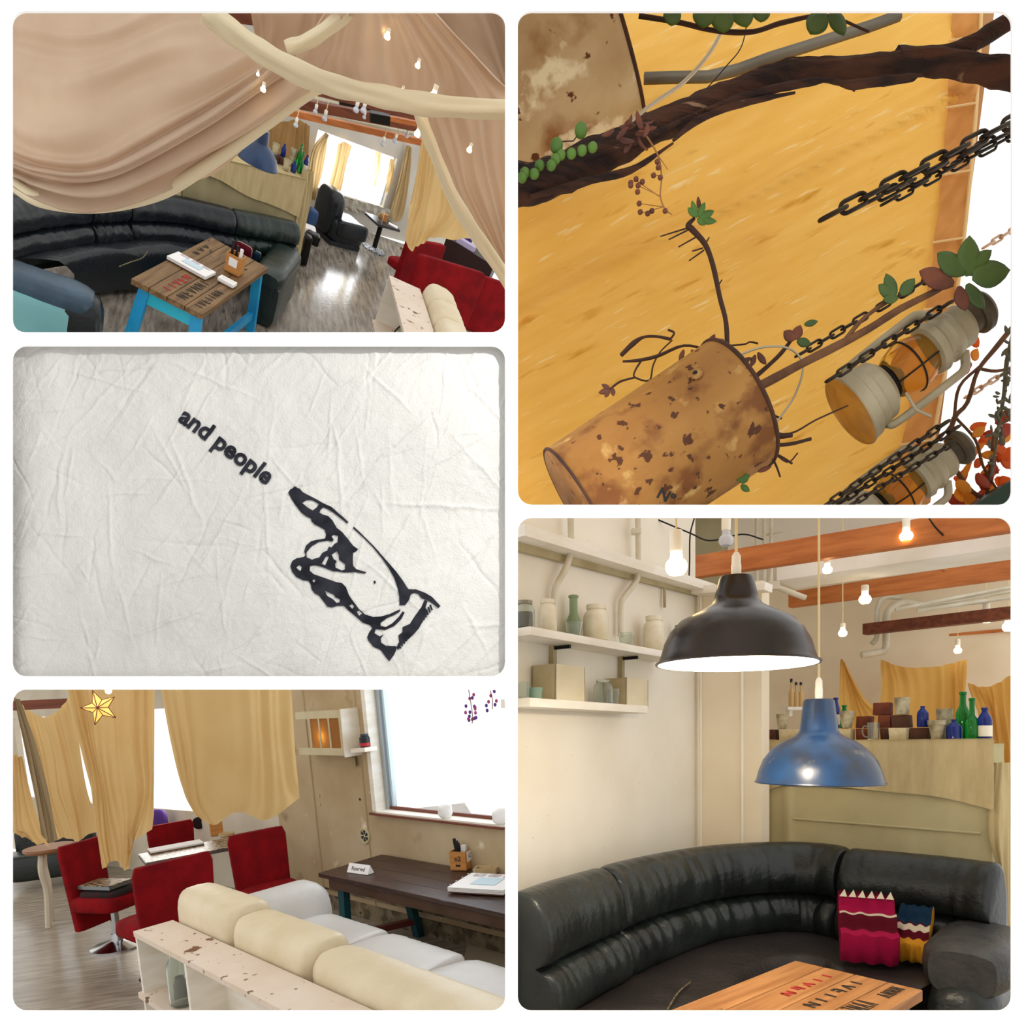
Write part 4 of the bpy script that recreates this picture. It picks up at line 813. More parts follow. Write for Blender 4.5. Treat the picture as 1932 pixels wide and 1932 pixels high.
for i in range(3):
    x1 = x+0.125; make('pane', MB().box((x+0.012, 0.008, fw), (x1, 0.012, Hc-fw), fm), pane_m, dr_, smooth=False); make('glazing_bar', MB().box((x1, 0.0, fw), (x1+0.016, 0.02, Hc-fw), fm), cream, dr_, smooth=False); x = x1+0.004
lp = fm @ Vector((0.30, 0.05, Hc*0.42)); make('lamp', MB().ball(0.022, 12, T(lp)), bulb_lit, cab)
ld = bpy.data.lights.new('cabinet_lamp', 'POINT'); ld.energy = 12.0; ld.color = (1, .75, .4); ld.shadow_soft_size = 0.02; lo = bpy.data.objects.new('cabinet_lamp', ld); COL.objects.link(lo); lo.parent = cab; lo.location = lp
sh = thing('small_shelf', 'short white wall shelf beside the lit cabinet', 'shelf', ML_); a = WP(673, 1415, 0.06); b = WP(700, 1413, 0.06)
make('board', MB().bar(a, b, 0.11, 0.03), white_wood, sh, smooth=False); q = WP(667, 1428, 0.02); make('bracket', MB().box((-0.012, -0.03, -0.07), (0.012, 0.02, 0.0), T(q)), olive_wood, sh, smooth=False)
q = (a+b)/2; q = a.lerp(b, 0.62); q.z += 0.018; k = RL.sc(q); t = jar('candle_jar', 'small dark jar with a red base on the short white shelf', ML_ @ T(q), 10*k, 24*k, black_plastic, lid=mat('jar_lid', '#3a3d4a', rough=0.3)); make('red_band', MB().lathe([(10.3*k, 2*k), (10.3*k, 8*k)], 14, cap=False), mat('red_candle', '#b3202c', rough=0.4), t)
q = WP(688, 1577, 0.006); k = RL.sc(q); t = thing('wall_vent', 'round wall vent with dark fan blades under the short shelf', 'vent', ML_ @ frame(q, WD, -WN if False else Z, -WN)); 
make('rim', MB().tube([(14*k*math.cos(a), 14*k*math.sin(a), 0) for a in (2*math.pi*i/28 for i in range(28))], 2.0*k, 6, closed=True), cream, t); make('plate', MB().lathe([(13*k, -0.004), (13*k, 0.001)], 24), cream, t)
for i in range(6):
    a = 2*math.pi*i/6; make('blade', MB().prism([(3*k*math.cos(a), 3*k*math.sin(a)), (11*k*math.cos(a+.15), 11*k*math.sin(a+.15)), (11*k*math.cos(a+.75), 11*k*math.sin(a+.75)), (5*k*math.cos(a+.8), 5*k*math.sin(a+.8))], 0.001, 0.004), black_plastic, t, smooth=False)
for i, (px, py) in enumerate([(679, 1508), (602, 1501), (603, 1518), (698, 1495)]):
    q = WP(px, py, 0.004); tag(make('wall_plug', MB().lathe([(0.009, 0), (0.009, 0.004), (0, 0.006)], 10), black_plastic if i == 0 else cream, None, ML_ @ frame(q, WD, Z, -WN)), ['small black screw plug in the stained wall', 'cream screw plug, upper of a pair by the wall seam', 'cream screw plug, lower of a pair by the wall seam', 'cream screw plug under the short white shelf'][i], 'screw plug')
# ---------------------------------------------------------------- dark plank table by the wall
TH = 0.55; pNL = RL.p(600, 1647, TH); pFL = RL.p(690, 1606, TH); tx = WD.copy(); ty = Vector((-tx.y, tx.x, 0)); ty = ty if ty.y > 0 else -ty
Dp = min((pFL-pNL).dot(ty), (W0-pNL).dot(WN)-0.03); Wt = 1.75
def fits(o, d, far, lim=-0.03):
    s = far
    while s > 0.2 and (ML_ @ (o+d*s)).x > lim: s -= 0.02
    return s
Wt = 1.75
dt = thing('dark_table', 'dark stained plank table with teal trestle legs under the window', 'table', ML_ @ frame(pNL, tx, ty, Z)); dark_wood = mat('dark_plank', '#4a342b', rough=0.4, col2='#33211b', vs=2.2, st=(1, 14, 14), spots=[('#6e6a78', 5, 0.62, 0.15, (1, 9, 9))])
for i in range(4): make('plank', MB().box((0, Dp*i/4+0.001, -0.03), (Wt, Dp*(i+1)/4-0.001, 0)), dark_wood, dt, smooth=False, bevel=0.003)
make('apron', MB().box((0.09, 0.02, -0.10), (Wt, 0.045, -0.03)), mat('brown_apron', '#5b4232', rough=0.5, col2='#47301f', vs=3), dt, smooth=False)
teal = mat('teal_paint', '#0f4e56', rough=0.5, col2='#0a3c45', vs=5)
make('leg', MB().bar((0.20, 0.06, -0.05), (0.19, 0.04, -TH), 0.065, 0.05, (0, 1, 0)), teal, dt, smooth=False); make('leg', MB().bar((0.34, Dp-0.10, -0.05), (0.36, Dp-0.02, -TH), 0.065, 0.05, (0, 1, 0)), teal, dt, smooth=False)
make('stretcher', MB().bar((0.19, 0.05, -TH+0.12), (0.36, Dp-0.05, -TH+0.12), 0.05, 0.04), mat('red_brown_rail', '#6b2a22', rough=0.5), dt, smooth=False)
def onT(px, py, h=TH+0.003): return RL.p(px, py, h)
# tent card
q = onT(680, 1646); t = thing('tent_card', 'folded white tent card with a short printed word on the dark table', 'sign', ML_ @ T(q) @ rotz(math.atan2(tx.y, tx.x)+0.12)); w = 0.10; 
make('card', MB().prism([(-0.03, 0), (0.03, 0), (0.0, 0.058)], -w, w, frame(Vector((0, 0, 0)), Vector((0, 1, 0)), Z, Vector((1, 0, 0)))), paper, t, smooth=False)
vs, fs = text_geo('Reserved', 0.034, 0.0004); make('print', MB().add([(v.x, -0.030+0.517*(v.y+0.028)-0.0012, v.y+0.028) for v in vs], fs), black_plastic, t)
def pen_box(lab, Mx, w, h, name='pen_box', num=True):
    t = thing(name, lab, 'box', Mx); th = 0.006
    for nm, lo_, hi_ in (('front_panel', (-w/2, -w/2, 0), (w/2, -w/2+th, h)), ('back_panel', (-w/2, w/2-th, 0), (w/2, w/2, h)), ('side_panel', (-w/2, -w/2+th, 0), (-w/2+th, w/2-th, h)), ('side_panel', (w/2-th, -w/2+th, 0), (w/2, w/2-th, h)), ('floor_panel', (-w/2, -w/2, 0), (w/2, w/2, th))): make(nm, MB().box(lo_, hi_), kraft, t, smooth=False)
    if num:
        vs, fs = text_geo('o2', h*0.36, 0.001); make('number', MB().add([(v.x, -w/2-0.0008, v.y+h*0.62) for v in vs], fs), black_plastic, t)
        vs, fs = text_geo('~', h*0.4, 0.004); make('mark', MB().add([(v.x, -w/2-0.0008, v.y+h*0.28) for v in vs], fs), black_plastic, t)
        pt2 = make('paper_tag', MB().box((w/2+0.0002, -w*0.33, h*0.42), (w/2+0.0012, w*0.33, h*0.95)), paper, t, smooth=False)
        vs, fs = text_geo('1C', h*0.30, 0.001); make('tag_print', MB().add([(w/2+0.0018, v.x, v.y+h*0.70) for v in vs], fs), black_plastic, pt2)
    return t
q = onT(862, 1642); k = RL.sc(q); bx_rz = math.atan2(tx.y, tx.x)+0.35
pen_box('square plywood box marked with a 2 holding pens on the dark table', ML_ @ T(q+ty*0.05) @ rotz(bx_rz), 0.115, 0.125)
g = random.Random(4)
for i, (lab, dx, l, m) in enumerate([('black marker pen leaning in the plywood box', -0.025, 0.19, black_plastic), ('dark pen with clip in the plywood box', -0.01, 0.17, mat('dark_blue_pen', '#16203a', rough=0.3)), ('short black pen lying over the plywood box rim', 0.0, 0.15, black_plastic)]):
    b0 = q+ty*0.05+Vector((dx, 0.0, 0.01)); b0 = b0+Vector((0.005, -0.02+0.022*i, 0.002)); b1 = b0+Vector((-0.018, 0.0, l)); t = thing('pen', lab, 'pen', ML_, 'pens in the plywood box on the dark table'); make('barrel', MB().tube([b0, b1], 0.009, 8), m, t); make('cap', MB().tube([b0.lerp(b1, 0.72), b1+(b1-b0)*0.03], 0.011, 8), m, t)
tag(make('eraser_block', MB().box((-0.018, -0.018, 0), (0.018, 0.018, 0.055), T(q+ty*0.05+Vector((0.022, 0.005, 0.10))) @ rotz(bx_rz)), paper, None, ML_, smooth=False, bevel=0.006), 'white block sticking out of the plywood box', 'block')
q = onT(918, 1646); t = thing('ash_tray', 'low rectangular wooden tray beside the plywood box', 'tray', ML_ @ T(q) @ rotz(math.atan2(tx.y, tx.x)+0.5)); pale_wood = mat('pale_wood', '#cdb68a', rough=0.6, col2='#bba073', vs=8)
make('base', MB().box((-0.075, -0.05, 0), (0.075, 0.05, 0.01)), pale_wood, t, smooth=False)
for lo_, hi_ in (((-0.075, -0.05, 0.01), (0.075, -0.04, 0.035)), ((-0.075, 0.04, 0.01), (0.075, 0.05, 0.035)), ((-0.075, -0.04, 0.01), (-0.065, 0.04, 0.035)), ((0.065, -0.04, 0.01), (0.075, 0.04, 0.035))): make('rim', MB().box(lo_, hi_), pale_wood, t, smooth=False)
def menu(lab, Mx, w, d, rings=4, n=5, cat='menu', th=0.007, card=True):
    t = thing('ring_menu', lab, cat, Mx); g = random.Random(11)
    for i in range(n):
        make('page', MB().box((0, 0, i*th), (w, d, i*th+th*0.7), rotz(g.uniform(-.012, .012))), paper if i else mat('brown_cover', '#6a4a38', rough=0.6), t, smooth=False)
    for i in range(rings): make('ring', MB().tube([(0.010*math.cos(a)-0.002, d*(i+0.5)/rings, n*th/2+0.020*math.sin(a)) for a in (2*math.pi*j/14 for j in range(14))], 0.003, 5, closed=True), chrome, t)
    if card:
        make('pasted_note', MB().box((w*0.3, d*0.25, n*th), (w*0.75, d*0.7, n*th+0.001)), mat('pale_blue_note', '#c6dbe6', rough=0.7), t, smooth=False)
        for j in range(3): make('pasted_photo', MB().box((w*(0.12+0.28*j), d*0.78, n*th), (w*(0.32+0.28*j), d*0.95, n*th+0.001)), mat('faded_photo', '#b9a8a4', rough=0.7, col2='#d7d2d6', vs=25), t, smooth=False)
    return t
menu('open ring-bound menu with clear pages on the dark table', ML_ @ T(onT(845, 1684, TH+0.010)) @ rotz(math.atan2(tx.y, tx.x)+0.30), 0.36, 0.30)
# ---------------------------------------------------------------- red velvet chairs
def red_chair(lab, a, b, hb, seat=None, pole=None, h0=0.16, th=0.07, shade=None, base_m=None, pad=None, lean=0.05, cutout=False):
    """a, b: top corners of the backrest seen as pixels at height hb; seat = depth towards +normal (sign)"""
    A = RL.p(*a, hb); B = RL.p(*b, hb); d = (B-A); d.z = 0; w = d.length; d.normalize(); n = Vector((-d.y, d.x, 0)); s = seat or 0
    t = thing('red_chair', lab, 'chair', ML_ @ frame(Vector((A.x, A.y, 0)), d, n, Z), 'red velvet chairs'); rows = []
    for v in range(13):
        f = v/12; h = h0+(hb-h0)*f; off = lean*(f-0.3)*(-1 if s > 0 else 1); ins = 0.025*(1-f)+0.02*max(0, f-0.92)/0.08; row = []
        for j in range(28):
            an = 2*math.pi*j/28; cx = math.copysign(abs(math.cos(an))**0.25, math.cos(an)); cy = math.copysign(abs(math.sin(an))**0.6, math.sin(an))
            row.append(Vector((w/2+(w/2-ins)*cx, off+th/2*cy*(1-0.35*max(0, (f-0.9)/0.1)), h+0.006*noise.noise(Vector((cx*6, cy, f*9+a[0]))))))
        rows.append(row)
    mb = MB(); mb.grid(rows, cv=True); mb.add(rows[0], [tuple(range(28))]); mb.add(rows[-1], [tuple(reversed(range(28)))]); make('backrest', mb, shade or red_velvet, t, ang=55)
    if seat:
        sg = 1 if s > 0 else -1; dd = abs(s); make('seat', MB().puff(w/2, dd/2, 0.065, T(w/2, sg*(dd/2-0.02), 0.36), 0.45, 0.3, wr=0.01), shade or red_velvet, t, ang=60)
        if pole:
            pl_ = make('pole', MB().lathe([(0.03, 0.02), (0.03, 0.31)], 18, T(w/2, sg*dd*0.5, 0)), chrome, t); make('base', MB().lathe([(0.19, 0), (0.19, 0.012), (0.10, 0.035), (0.045, 0.05), (0.04, 0.10)], 28, T(w/2, sg*dd*0.5, 0)), chrome, pl_)
        if pad: make('tartan_pad', MB().puff(w*0.42, dd*0.42, 0.03, T(w/2, sg*dd*0.5, 0.43), 0.5, 0.4), mat('dark_tartan', '#10201c', rough=0.95, col2='#3a1518', vs=16), t)
    return t
red_chair('red velvet swivel chair with a dark tartan pad on its seat', (114, 1600), (196, 1577), 0.80, -0.42, True, pad=True)
red_chair('big red velvet chair with its back against the white bookcase', (242, 1640), (394, 1603), 0.80, 0.42, True, 0.10)
red_chair('red velvet chair with a worn scooped top beside the stained wall', (430, 1580), (540, 1558), 0.80, -0.40, False, 0.12)
red_chair('red velvet chair back behind the mosaic table', (273, 1560), (362, 1544), 0.68, 0.25, False)
# mosaic topped tables
mosaic = mat('pebble_mosaic', '#b39a75', rough=0.35, col2='#41352a', vs=38, lo=0.45, hi=0.56); silver = mat('silver_edge', '#8f9698', rough=0.3, metal=0.8)
def mosaic_table(lab, c, h, w, d, rz, leg=True):
    t = thing('mosaic_table', lab, 'table', ML_ @ T(c.x, c.y, 0) @ rotz(rz)); make('top', MB().box((-w/2, -d/2, h-0.004), (w/2, d/2, h)), mosaic, t, smooth=False)
    make('edge_band', MB().box((-w/2-0.004, -d/2-0.004, h-0.03), (w/2+0.004, d/2+0.004, h-0.004)), silver, t, smooth=False)
    if leg: make('pole', MB().lathe([(0.025, 0.03), (0.025, h-0.03)], 14), black_iron, t); make('base', MB().lathe([(0.20, 0), (0.20, 0.015), (0.05, 0.05)], 26), mosaic, t)
    return t
c = RL.p(372, 1600, 0.60); mosaic_table('pebble mosaic cafe table between the red chairs', c, 0.60, 0.80, 0.42, 0.42)
c = RL.p(198, 1664, 0.50); t = thing('mosaic_board', 'pebble mosaic board lying on the tartan chair pad', 'board', ML_ @ T(c.x, c.y, 0) @ rotz(-0.5)); make('top', MB().box((-0.15, -0.10, 0.496), (0.15, 0.10, 0.50)), mosaic, t, smooth=False); make('edge_band', MB().box((-0.154, -0.104, 0.470), (0.154, 0.104, 0.496)), silver, t, smooth=False)
t = menu('closed menu folder with black cover on the mosaic table', ML_ @ T(RL.p(285, 1612, 0.602)) @ rotz(0.42), 0.40, 0.18, 0, 3, card=False)
q = RL.p(407, 1578, 0.602); pen_box('plywood box standing on the mosaic table', ML_ @ T(q+Vector((0, .05, 0))) @ rotz(0.3), 0.10, 0.13, num=False)
q = RL.p(428, 1578, 0.602); tag(make('ash_tray', MB().lathe([(0.05, 0), (0.065, 0.01), (0.065, 0.03), (0.05, 0.03), (0.045, 0.012), (0, 0.012)], 20), pale_wood, None, ML_ @ T(q)), 'round pale wooden dish on the mosaic table', 'dish')
q = WP(376, 1552, 0.05); q = RL.w(376, 1552, cA, bL-cA); tag(make('wall_vent', MB().lathe([(0.06, 0), (0.06, 0.01), (0.04, 0.012), (0, 0.004)], 16), black_plastic, None, ML_ @ frame(q+Vector((0, -0.02, 0)), Vector((1, 0, 0)), Z, Vector((0, -1, 0)))), 'round dark vent on the far wall behind the curtain', 'vent')
# far furniture
q = RL.p(92, 1597, 0.66); t = thing('carved_table', 'round wooden side table with carved white legs far behind', 'table', ML_ @ T(q.x, q.y, 0)); make('top', MB().lathe([(0.17, 0.62), (0.19, 0.64), (0.19, 0.66), (0, 0.66)], 30), mat('brown_top', '#8d5f3c', rough=0.4), t)
for k_ in range(3):
    a = k_*2.1+0.3; make('leg', MB().tube(smooth_path([(0.10*math.cos(a), 0.10*math.sin(a), 0.62), (0.13*math.cos(a), 0.13*math.sin(a), 0.48), (0.10*math.cos(a), 0.10*math.sin(a), 0.30), (0.14*math.cos(a), 0.14*math.sin(a), 0.0)], 5), 0.026, 8), mat('worn_white_leg', '#c9bda8', rough=0.7), t)
for i, (px, py, w, rz, lab) in enumerate([(95, 1668, 0.75, 0.15, 'black upholstered bench with a rounded arm far behind the curtains'), (-75, 1690, 0.4, 0.1, 'black upholstered bench end by the pale floor')]):
    q = RL.p(px, py, 0); t = thing('black_bench', lab, 'bench', ML_ @ T(q+Vector((0, 0.12, 0))) @ rotz(rz)); make('seat', MB().puff(w/2, 0.3, 0.14, T(0, 0, 0.22), 0.3, 0.3), leather, t); make('backrest', MB().puff(w/2, 0.10, 0.25, T(0, 0.24, 0.38), 0.4, 0.3), leather, t); make('foot', MB().box((w/2-0.06, -0.25, 0), (w/2-0.03, -0.22, 0.1)), chrome, t)
q = RL.p(320, 1566, 0.47); t = thing('purple_chair', 'purple padded chair seen between the curtains', 'chair', ML_ @ T(q.x-0.02, q.y-0.30, 0)); make('backrest', MB().puff(0.10, 0.05, 0.14, T(0, 0, 0.60), 0.6, 0.5), mat('purple_fabric', '#4b2a7a', rough=0.8), t); make('seat', MB().puff(0.12, 0.08, 0.04, T(0, 0.07, 0.44), 0.5, 0.4), MATS['purple_fabric'], t); make('leg', MB().tube([(0, 0.06, 0), (0, 0.06, 0.42)], 0.02, 8), black_iron, t)
# ---------------------------------------------------------------- white bookcase behind the white sofa
BH = 0.62; k0 = RL.p(251, 1757, BH); k1 = RL.p(314, 1730, BH); kx = (RL.p(492, 1884, BH)-k0).normalized(); ky = Vector((-kx.y, kx.x, 0)); ky = ky if ky.dot(k1-k0) > 0 else -ky; kd = (k1-k0).dot(ky)
flaked = mat('flaking_white_paint', '#e6d6c6', rough=0.6, col2='#dcc9b4', vs=3, spots=[('#7a5236', 7, 0.625, 0.02), ('#8a6a4c', 22, 0.66, 0.02)], bump=0.15, bs=20)
zz = 1 if kx.cross(ky).z > 0 else -1
bc = thing('white_bookcase', 'low white bookcase with flaking paint behind the cream sofa', 'bookcase', ML_ @ (frame(k0, kx, ky, Z) if zz > 0 else frame(k0, kx, ky, -Z))); bl = 2.5
def bz(lo_, hi_): return MB().box(lo_, hi_) if zz > 0 else MB().box((lo_[0], lo_[1], -hi_[2]), (hi_[0], hi_[1], -lo_[2]))
make('top_board', bz((0, 0, -0.03), (bl, kd, 0)), flaked, bc, smooth=False, bevel=0.002); make('side_panel', bz((0.006, 0.005, -BH), (0.03, kd, -0.03)), white_wood, bc, smooth=False)
make('back_panel', bz((0.03, kd-0.02, -BH), (bl, kd, -0.03)), white_wood, bc, smooth=False); make('shelf_board', bz((-0.01, -0.012, -0.36), (bl, kd-0.02, -0.33)), flaked, bc, smooth=False); make('bottom_board', bz((0.0, 0.0, -BH), (bl, kd-0.02, -BH+0.04)), white_wood, bc, smooth=False)
make('divider', bz((0.62, 0.01, -0.33), (0.645, kd-0.02, -0.03)), white_wood, bc, smooth=False)
q = k0+kx*0.36+ky*kd*0.42; jar('glass_flask', 'large clear glass jar with a wide neck inside the white bookcase', ML_ @ T(q.x, q.y, BH-0.326), 0.070, 0.27, glass_clear)
q = k0+kx*0.20+ky*kd*0.62; jar('tin_pot', 'small brown tin inside the bookcase beside the glass jar', ML_ @ T(q.x, q.y, BH-0.326), 0.04, 0.10, mat('brown_tin', '#5a463a', rough=0.5))
# ---------------------------------------------------------------- cream leather sofa
cream_l = mat('cream_leather', '#e0d2b4', rough=0.45, col2='#d4c3a0', vs=4, bump=0.2, bs=30); white_l = mat('white_leather', '#d2cfcb', rough=0.4, col2='#c7c4c0', vs=4, bump=0.15, bs=25)
sf = thing('cream_sofa', 'cream leather sofa backing onto the white bookcase', 'sofa', ML_)
so = Vector((k0.x, k0.y, 0))+ky*(kd+0.14); SL = 2.5; SB = 2.5
def cush(name, x0, x1, z0, z1, y, ry, mt, seed=0, e1=0.55):
    rows = []; n = 26
    for i in range(n+1):
        u = i/n; e = min(u, 1-u); s = 0.55+0.45*math.sqrt(max(0, 1-max(0, 1-e/0.10)**2)); row = []
        for j in range(24):
            a = 2*math.pi*j/24; cy = math.copysign(abs(math.cos(a))**e1, math.cos(a)); cz = math.copysign(abs(math.sin(a))**e1, math.sin(a))
            seam = -0.012*math.exp(-((u-0.42)/0.012)**2)
            rr = s+seam+0.03*noise.noise(Vector((u*14+seed, j*0.5, seed)))*(1.6-s)
            row.append(so+kx*(x0+(x1-x0)*u)+ky*(y+cy*ry*rr)+Z*((z0+z1)/2+cz*(z1-z0)/2*(0.85+0.15*s)*(1 if seam == 0 else 1+seam)))
        rows.append(row)
    mb = MB(); mb.grid(rows, cv=True); mb.add(rows[0], [tuple(range(24))]); mb.add(rows[-1], [tuple(reversed(range(24)))]); return make(name, mb, mt, sf, ang=70)
cush('back_cushion', 0.0, 0.66, 0.40, 0.785, 0.0, 0.13, cream_l, 1); cush('back_cushion', 0.66, 1.36, 0.40, 0.745, 0.0, 0.13, cream_l, 5); cush('back_cushion', 1.36, SB, 0.40, 0.71, 0.0, 0.13, cream_l, 9)
cush('seat_cushion', 0.16, 0.78, 0.22, 0.46, 0.40, 0.34, white_l, 3, 0.4); cush('seat_cushion', 0.79, 1.42, 0.22, 0.46, 0.40, 0.34, white_l, 7, 0.4); cush('seat_cushion', 1.43, SL, 0.22, 0.46, 0.40, 0.34, white_l, 8, 0.4)
rows = []
for i in range(15):
    u = i/14; s = 1-0.25*max(0, (u-0.8)/0.2)**2-0.1*max(0, (0.15-u)/0.15); row = []
    for j in range(22):
        a = 2*math.pi*j/22; row.append(so+kx*(0.05+0.13*math.copysign(abs(math.cos(a))**.7, math.cos(a))*s)+ky*(0.08+0.66*u)+Z*(0.35+0.30*math.copysign(abs(math.sin(a))**.6, math.sin(a))*s))
    rows.append(row)
mb = MB(); mb.grid(rows, cv=True); mb.add(rows[-1], [tuple(reversed(range(22)))]); mb.add(rows[0], [tuple(range(22))]); make('armrest', mb, white_l, sf, ang=60)
make('base', MB().box((0.1, -0.12, 0.05), (SL, 0.68, 0.26), frame(so, kx, ky, Z) if zz > 0 else frame(so+kx*0, kx, ky, Z)), cream_l, sf, smooth=False)
# ---------------------------------------------------------------- muslin curtains and star lamp
def N(x, y, d): return RL.Y(x, y, d)
GC = 'muslin curtains hung across the room'
drape('muslin_curtain', 'long muslin curtain with a ragged tail hanging to the mosaic table', [[N(118, 1275, 4.4), N(165, 1275, 4.4), N(220, 1275, 4.4), N(262, 1275, 4.4), N(292, 1275, 4.4)], [N(150, 1400, 4.4), N(180, 1400, 4.42), N(225, 1400, 4.45), N(265, 1400, 4.42), N(293, 1400, 4.4)], [N(172, 1500, 4.4), N(205, 1500, 4.42), N(245, 1500, 4.45), N(272, 1500, 4.42), N(292, 1490, 4.4)], [N(193, 1640, 4.4), N(213, 1625, 4.42), N(240, 1640, 4.42), N(246, 1595, 4.42), N(286, 1565, 4.4)]], muslin, group=GC, M=ML_, fold=0.022, freq=9, nu=110, nv=70, wild=0.9, pinch=lambda u, v: 1.6-1.2*u)
drape('muslin_curtain', 'wide muslin curtain with a scalloped hem beside the lit cabinet', [[N(300, 1275, 4.9), N(360, 1275, 4.95), N(430, 1275, 5.0), N(490, 1275, 4.95), N(545, 1275, 4.9)], [N(322, 1400, 4.9), N(370, 1400, 4.95), N(440, 1400, 5.0), N(500, 1400, 4.95), N(555, 1400, 4.9)], [N(345, 1490, 4.9), N(385, 1500, 4.92), N(445, 1490, 4.95), N(505, 1490, 4.92), N(562, 1470, 4.9)], [N(368, 1538, 4.9), N(405, 1556, 4.92), N(447, 1532, 4.95), N(505, 1546, 4.92), N(566, 1505, 4.9)]], muslin, group=GC, M=ML_, fold=0.02, freq=8, nu=120, nv=60, wild=0.8, pinch=lambda u, v: 0.6+0.5*abs(u-.5))
drape('muslin_curtain', 'muslin curtain sagging between two ties under the brown beam', [[N(28, 1318, 5.2), N(60, 1345, 5.2), N(85, 1352, 5.2), N(110, 1340, 5.2), N(132, 1312, 5.2)], [N(50, 1400, 5.2), N(80, 1420, 5.25), N(105, 1425, 5.25), N(130, 1415, 5.25), N(150, 1400, 5.2)], [N(75, 1500, 5.2), N(100, 1510, 5.25), N(125, 1510, 5.25), N(150, 1505, 5.25), N(165, 1500, 5.2)], [N(100, 1590, 5.2), N(120, 1580, 5.25), N(145, 1588, 5.25), N(165, 1575, 5.25), N(182, 1570, 5.2)]], muslin, group=GC, M=ML_, fold=0.02, freq=7, nu=80, nv=60)
drape('muslin_curtain', 'narrow shade-greyed muslin strip hanging straight below the beam end', [[N(26, 1316, 4.9), N(32, 1318, 4.9), N(38, 1320, 4.9)], [N(45, 1400, 4.9), N(55, 1400, 4.92), N(66, 1400, 4.9)], [N(66, 1500, 4.9), N(78, 1500, 4.92), N(92, 1500, 4.9)], [N(78, 1575, 4.9), N(95, 1590, 4.92), N(112, 1582, 4.9)]], mat('shaded_muslin', '#9b8768', rough=0.95, spec=0.05, trans=0.15), group=GC, M=ML_, fold=0.012, freq=4)  # darker copy of the muslin: shade is put into the colour
drape('muslin_curtain', 'muslin curtain tail gathered at the far window end', [[N(15, 1420, 5.6), N(30, 1425, 5.6), N(42, 1430, 5.6)], [N(15, 1480, 5.6), N(38, 1500, 5.65), N(58, 1520, 5.6)], [N(20, 1560, 5.6), N(50, 1565, 5.65), N(78, 1570, 5.6)], [N(40, 1575, 5.6), N(65, 1590, 5.65), N(98, 1595, 5.6)]], muslin, group=GC, M=ML_, fold=0.022, freq=6)
a = N(15, 1332, 6.0); b = N(140, 1326, 6.0); tag(make('ceiling_beam', MB().bar(a, b+(b-a)*0.4, 0.08, 18*RL.sc(a)), brown_beam, None, ML_, smooth=False), 'brown ceiling beam above the sagging curtain', 'beam')
mb = MB(); mb.box((-7, 6.3, 2.6), (-1.5, 10.5, 2.66)); struct(make('ceiling', mb, MATS['white_ceiling'], None, ML_, smooth=False))
q = N(188, 1335, 4.15); k = RL.sc(q); star = thing('star_lamp', 'glowing paper star lamp with dark ribs before the long curtain', 'lamp', ML_ @ T(q) @ Matrix.Rotation(math.radians(90), 4, 'X') @ rotz(0.25))
pts = []
for i in range(10): a = math.pi/2+math.pi*i/5; r = (34 if i % 2 == 0 else 15)*k; pts.append((r*math.cos(a), r*math.sin(a)))
glow = mat('glowing_paper', '#f0c878', rough=0.8, emit=0.9, tcol='#ffb84e')
mb = MB(); mb.add([(x, y, 0) for x, y in pts]+[(0, 0, 11*k), (0, 0, -11*k)], [(i, (i+1) % 10, 10) for i in range(10)]+[((i+1) % 10, i, 11) for i in range(10)]); make('paper_body', mb, glow, star, smooth=False)
for i in range(10): make('rib', MB().tube([(pts[i][0], pts[i][1], 0), (0, 0, 11*k)], 0.9*k, 5), brown_sill, star)
for i in range(10): make('rib', MB().tube([(pts[i][0], pts[i][1], 0), (pts[(i+1) % 10][0], pts[(i+1) % 10][1], 0)], 0.8*k, 5), brown_sill, star)
make('bulb', MB().ball(6*k, 12, T(26*k, 24*k, 0)), bulb_lit, star)
make('hanger', MB().tube([(0, 30*k, 0), (0, 90*k, 0)], 0.4*k, 5), black_iron, star)
R3 = ML_.to_3x3()
wc = Vector((jA.x, jA.y, sillz+0.75))+WD*(Lw/2+0.05)+WN*0.25
window_light('window_daylight', R3 @ (-WN), R3 @ (WD*(Lw-0.15)), R3 @ (Z*1.3), ML_ @ wc, 11, (0.72, 0.85, 1.0))
bd = (bL-cA).normalized(); bn = Vector((-bd.y, bd.x, 0)); bn = bn if bn.y > 0 else -bn
window_light('window_daylight', R3 @ (-bn), R3 @ (bd*2.9), R3 @ (Z*(wz1-wz0)), ML_ @ (cA+bd*2.0+bn*0.4+Z*(wz0+wz1)/2), 48, (1, 0.96, 0.9))
bpy.context.view_layer.update()
for o in [c for r in (dt, bc, sf) for c in r.children]: cut(o, *PART_L)
for o in [o for o in bpy.data.objects if o.parent and o.parent.name == 'ring_menu' and o.type == 'MESH']: cut(o, *PART_L)
tag(make('curtain_rail', MB().bar(N(5, 1266, 4.28), N(575, 1266, 4.28), 0.04, 0.04), brown_beam, None, ML_, smooth=False), 'brown rail above the curtains carrying the star lamp', 'rail')
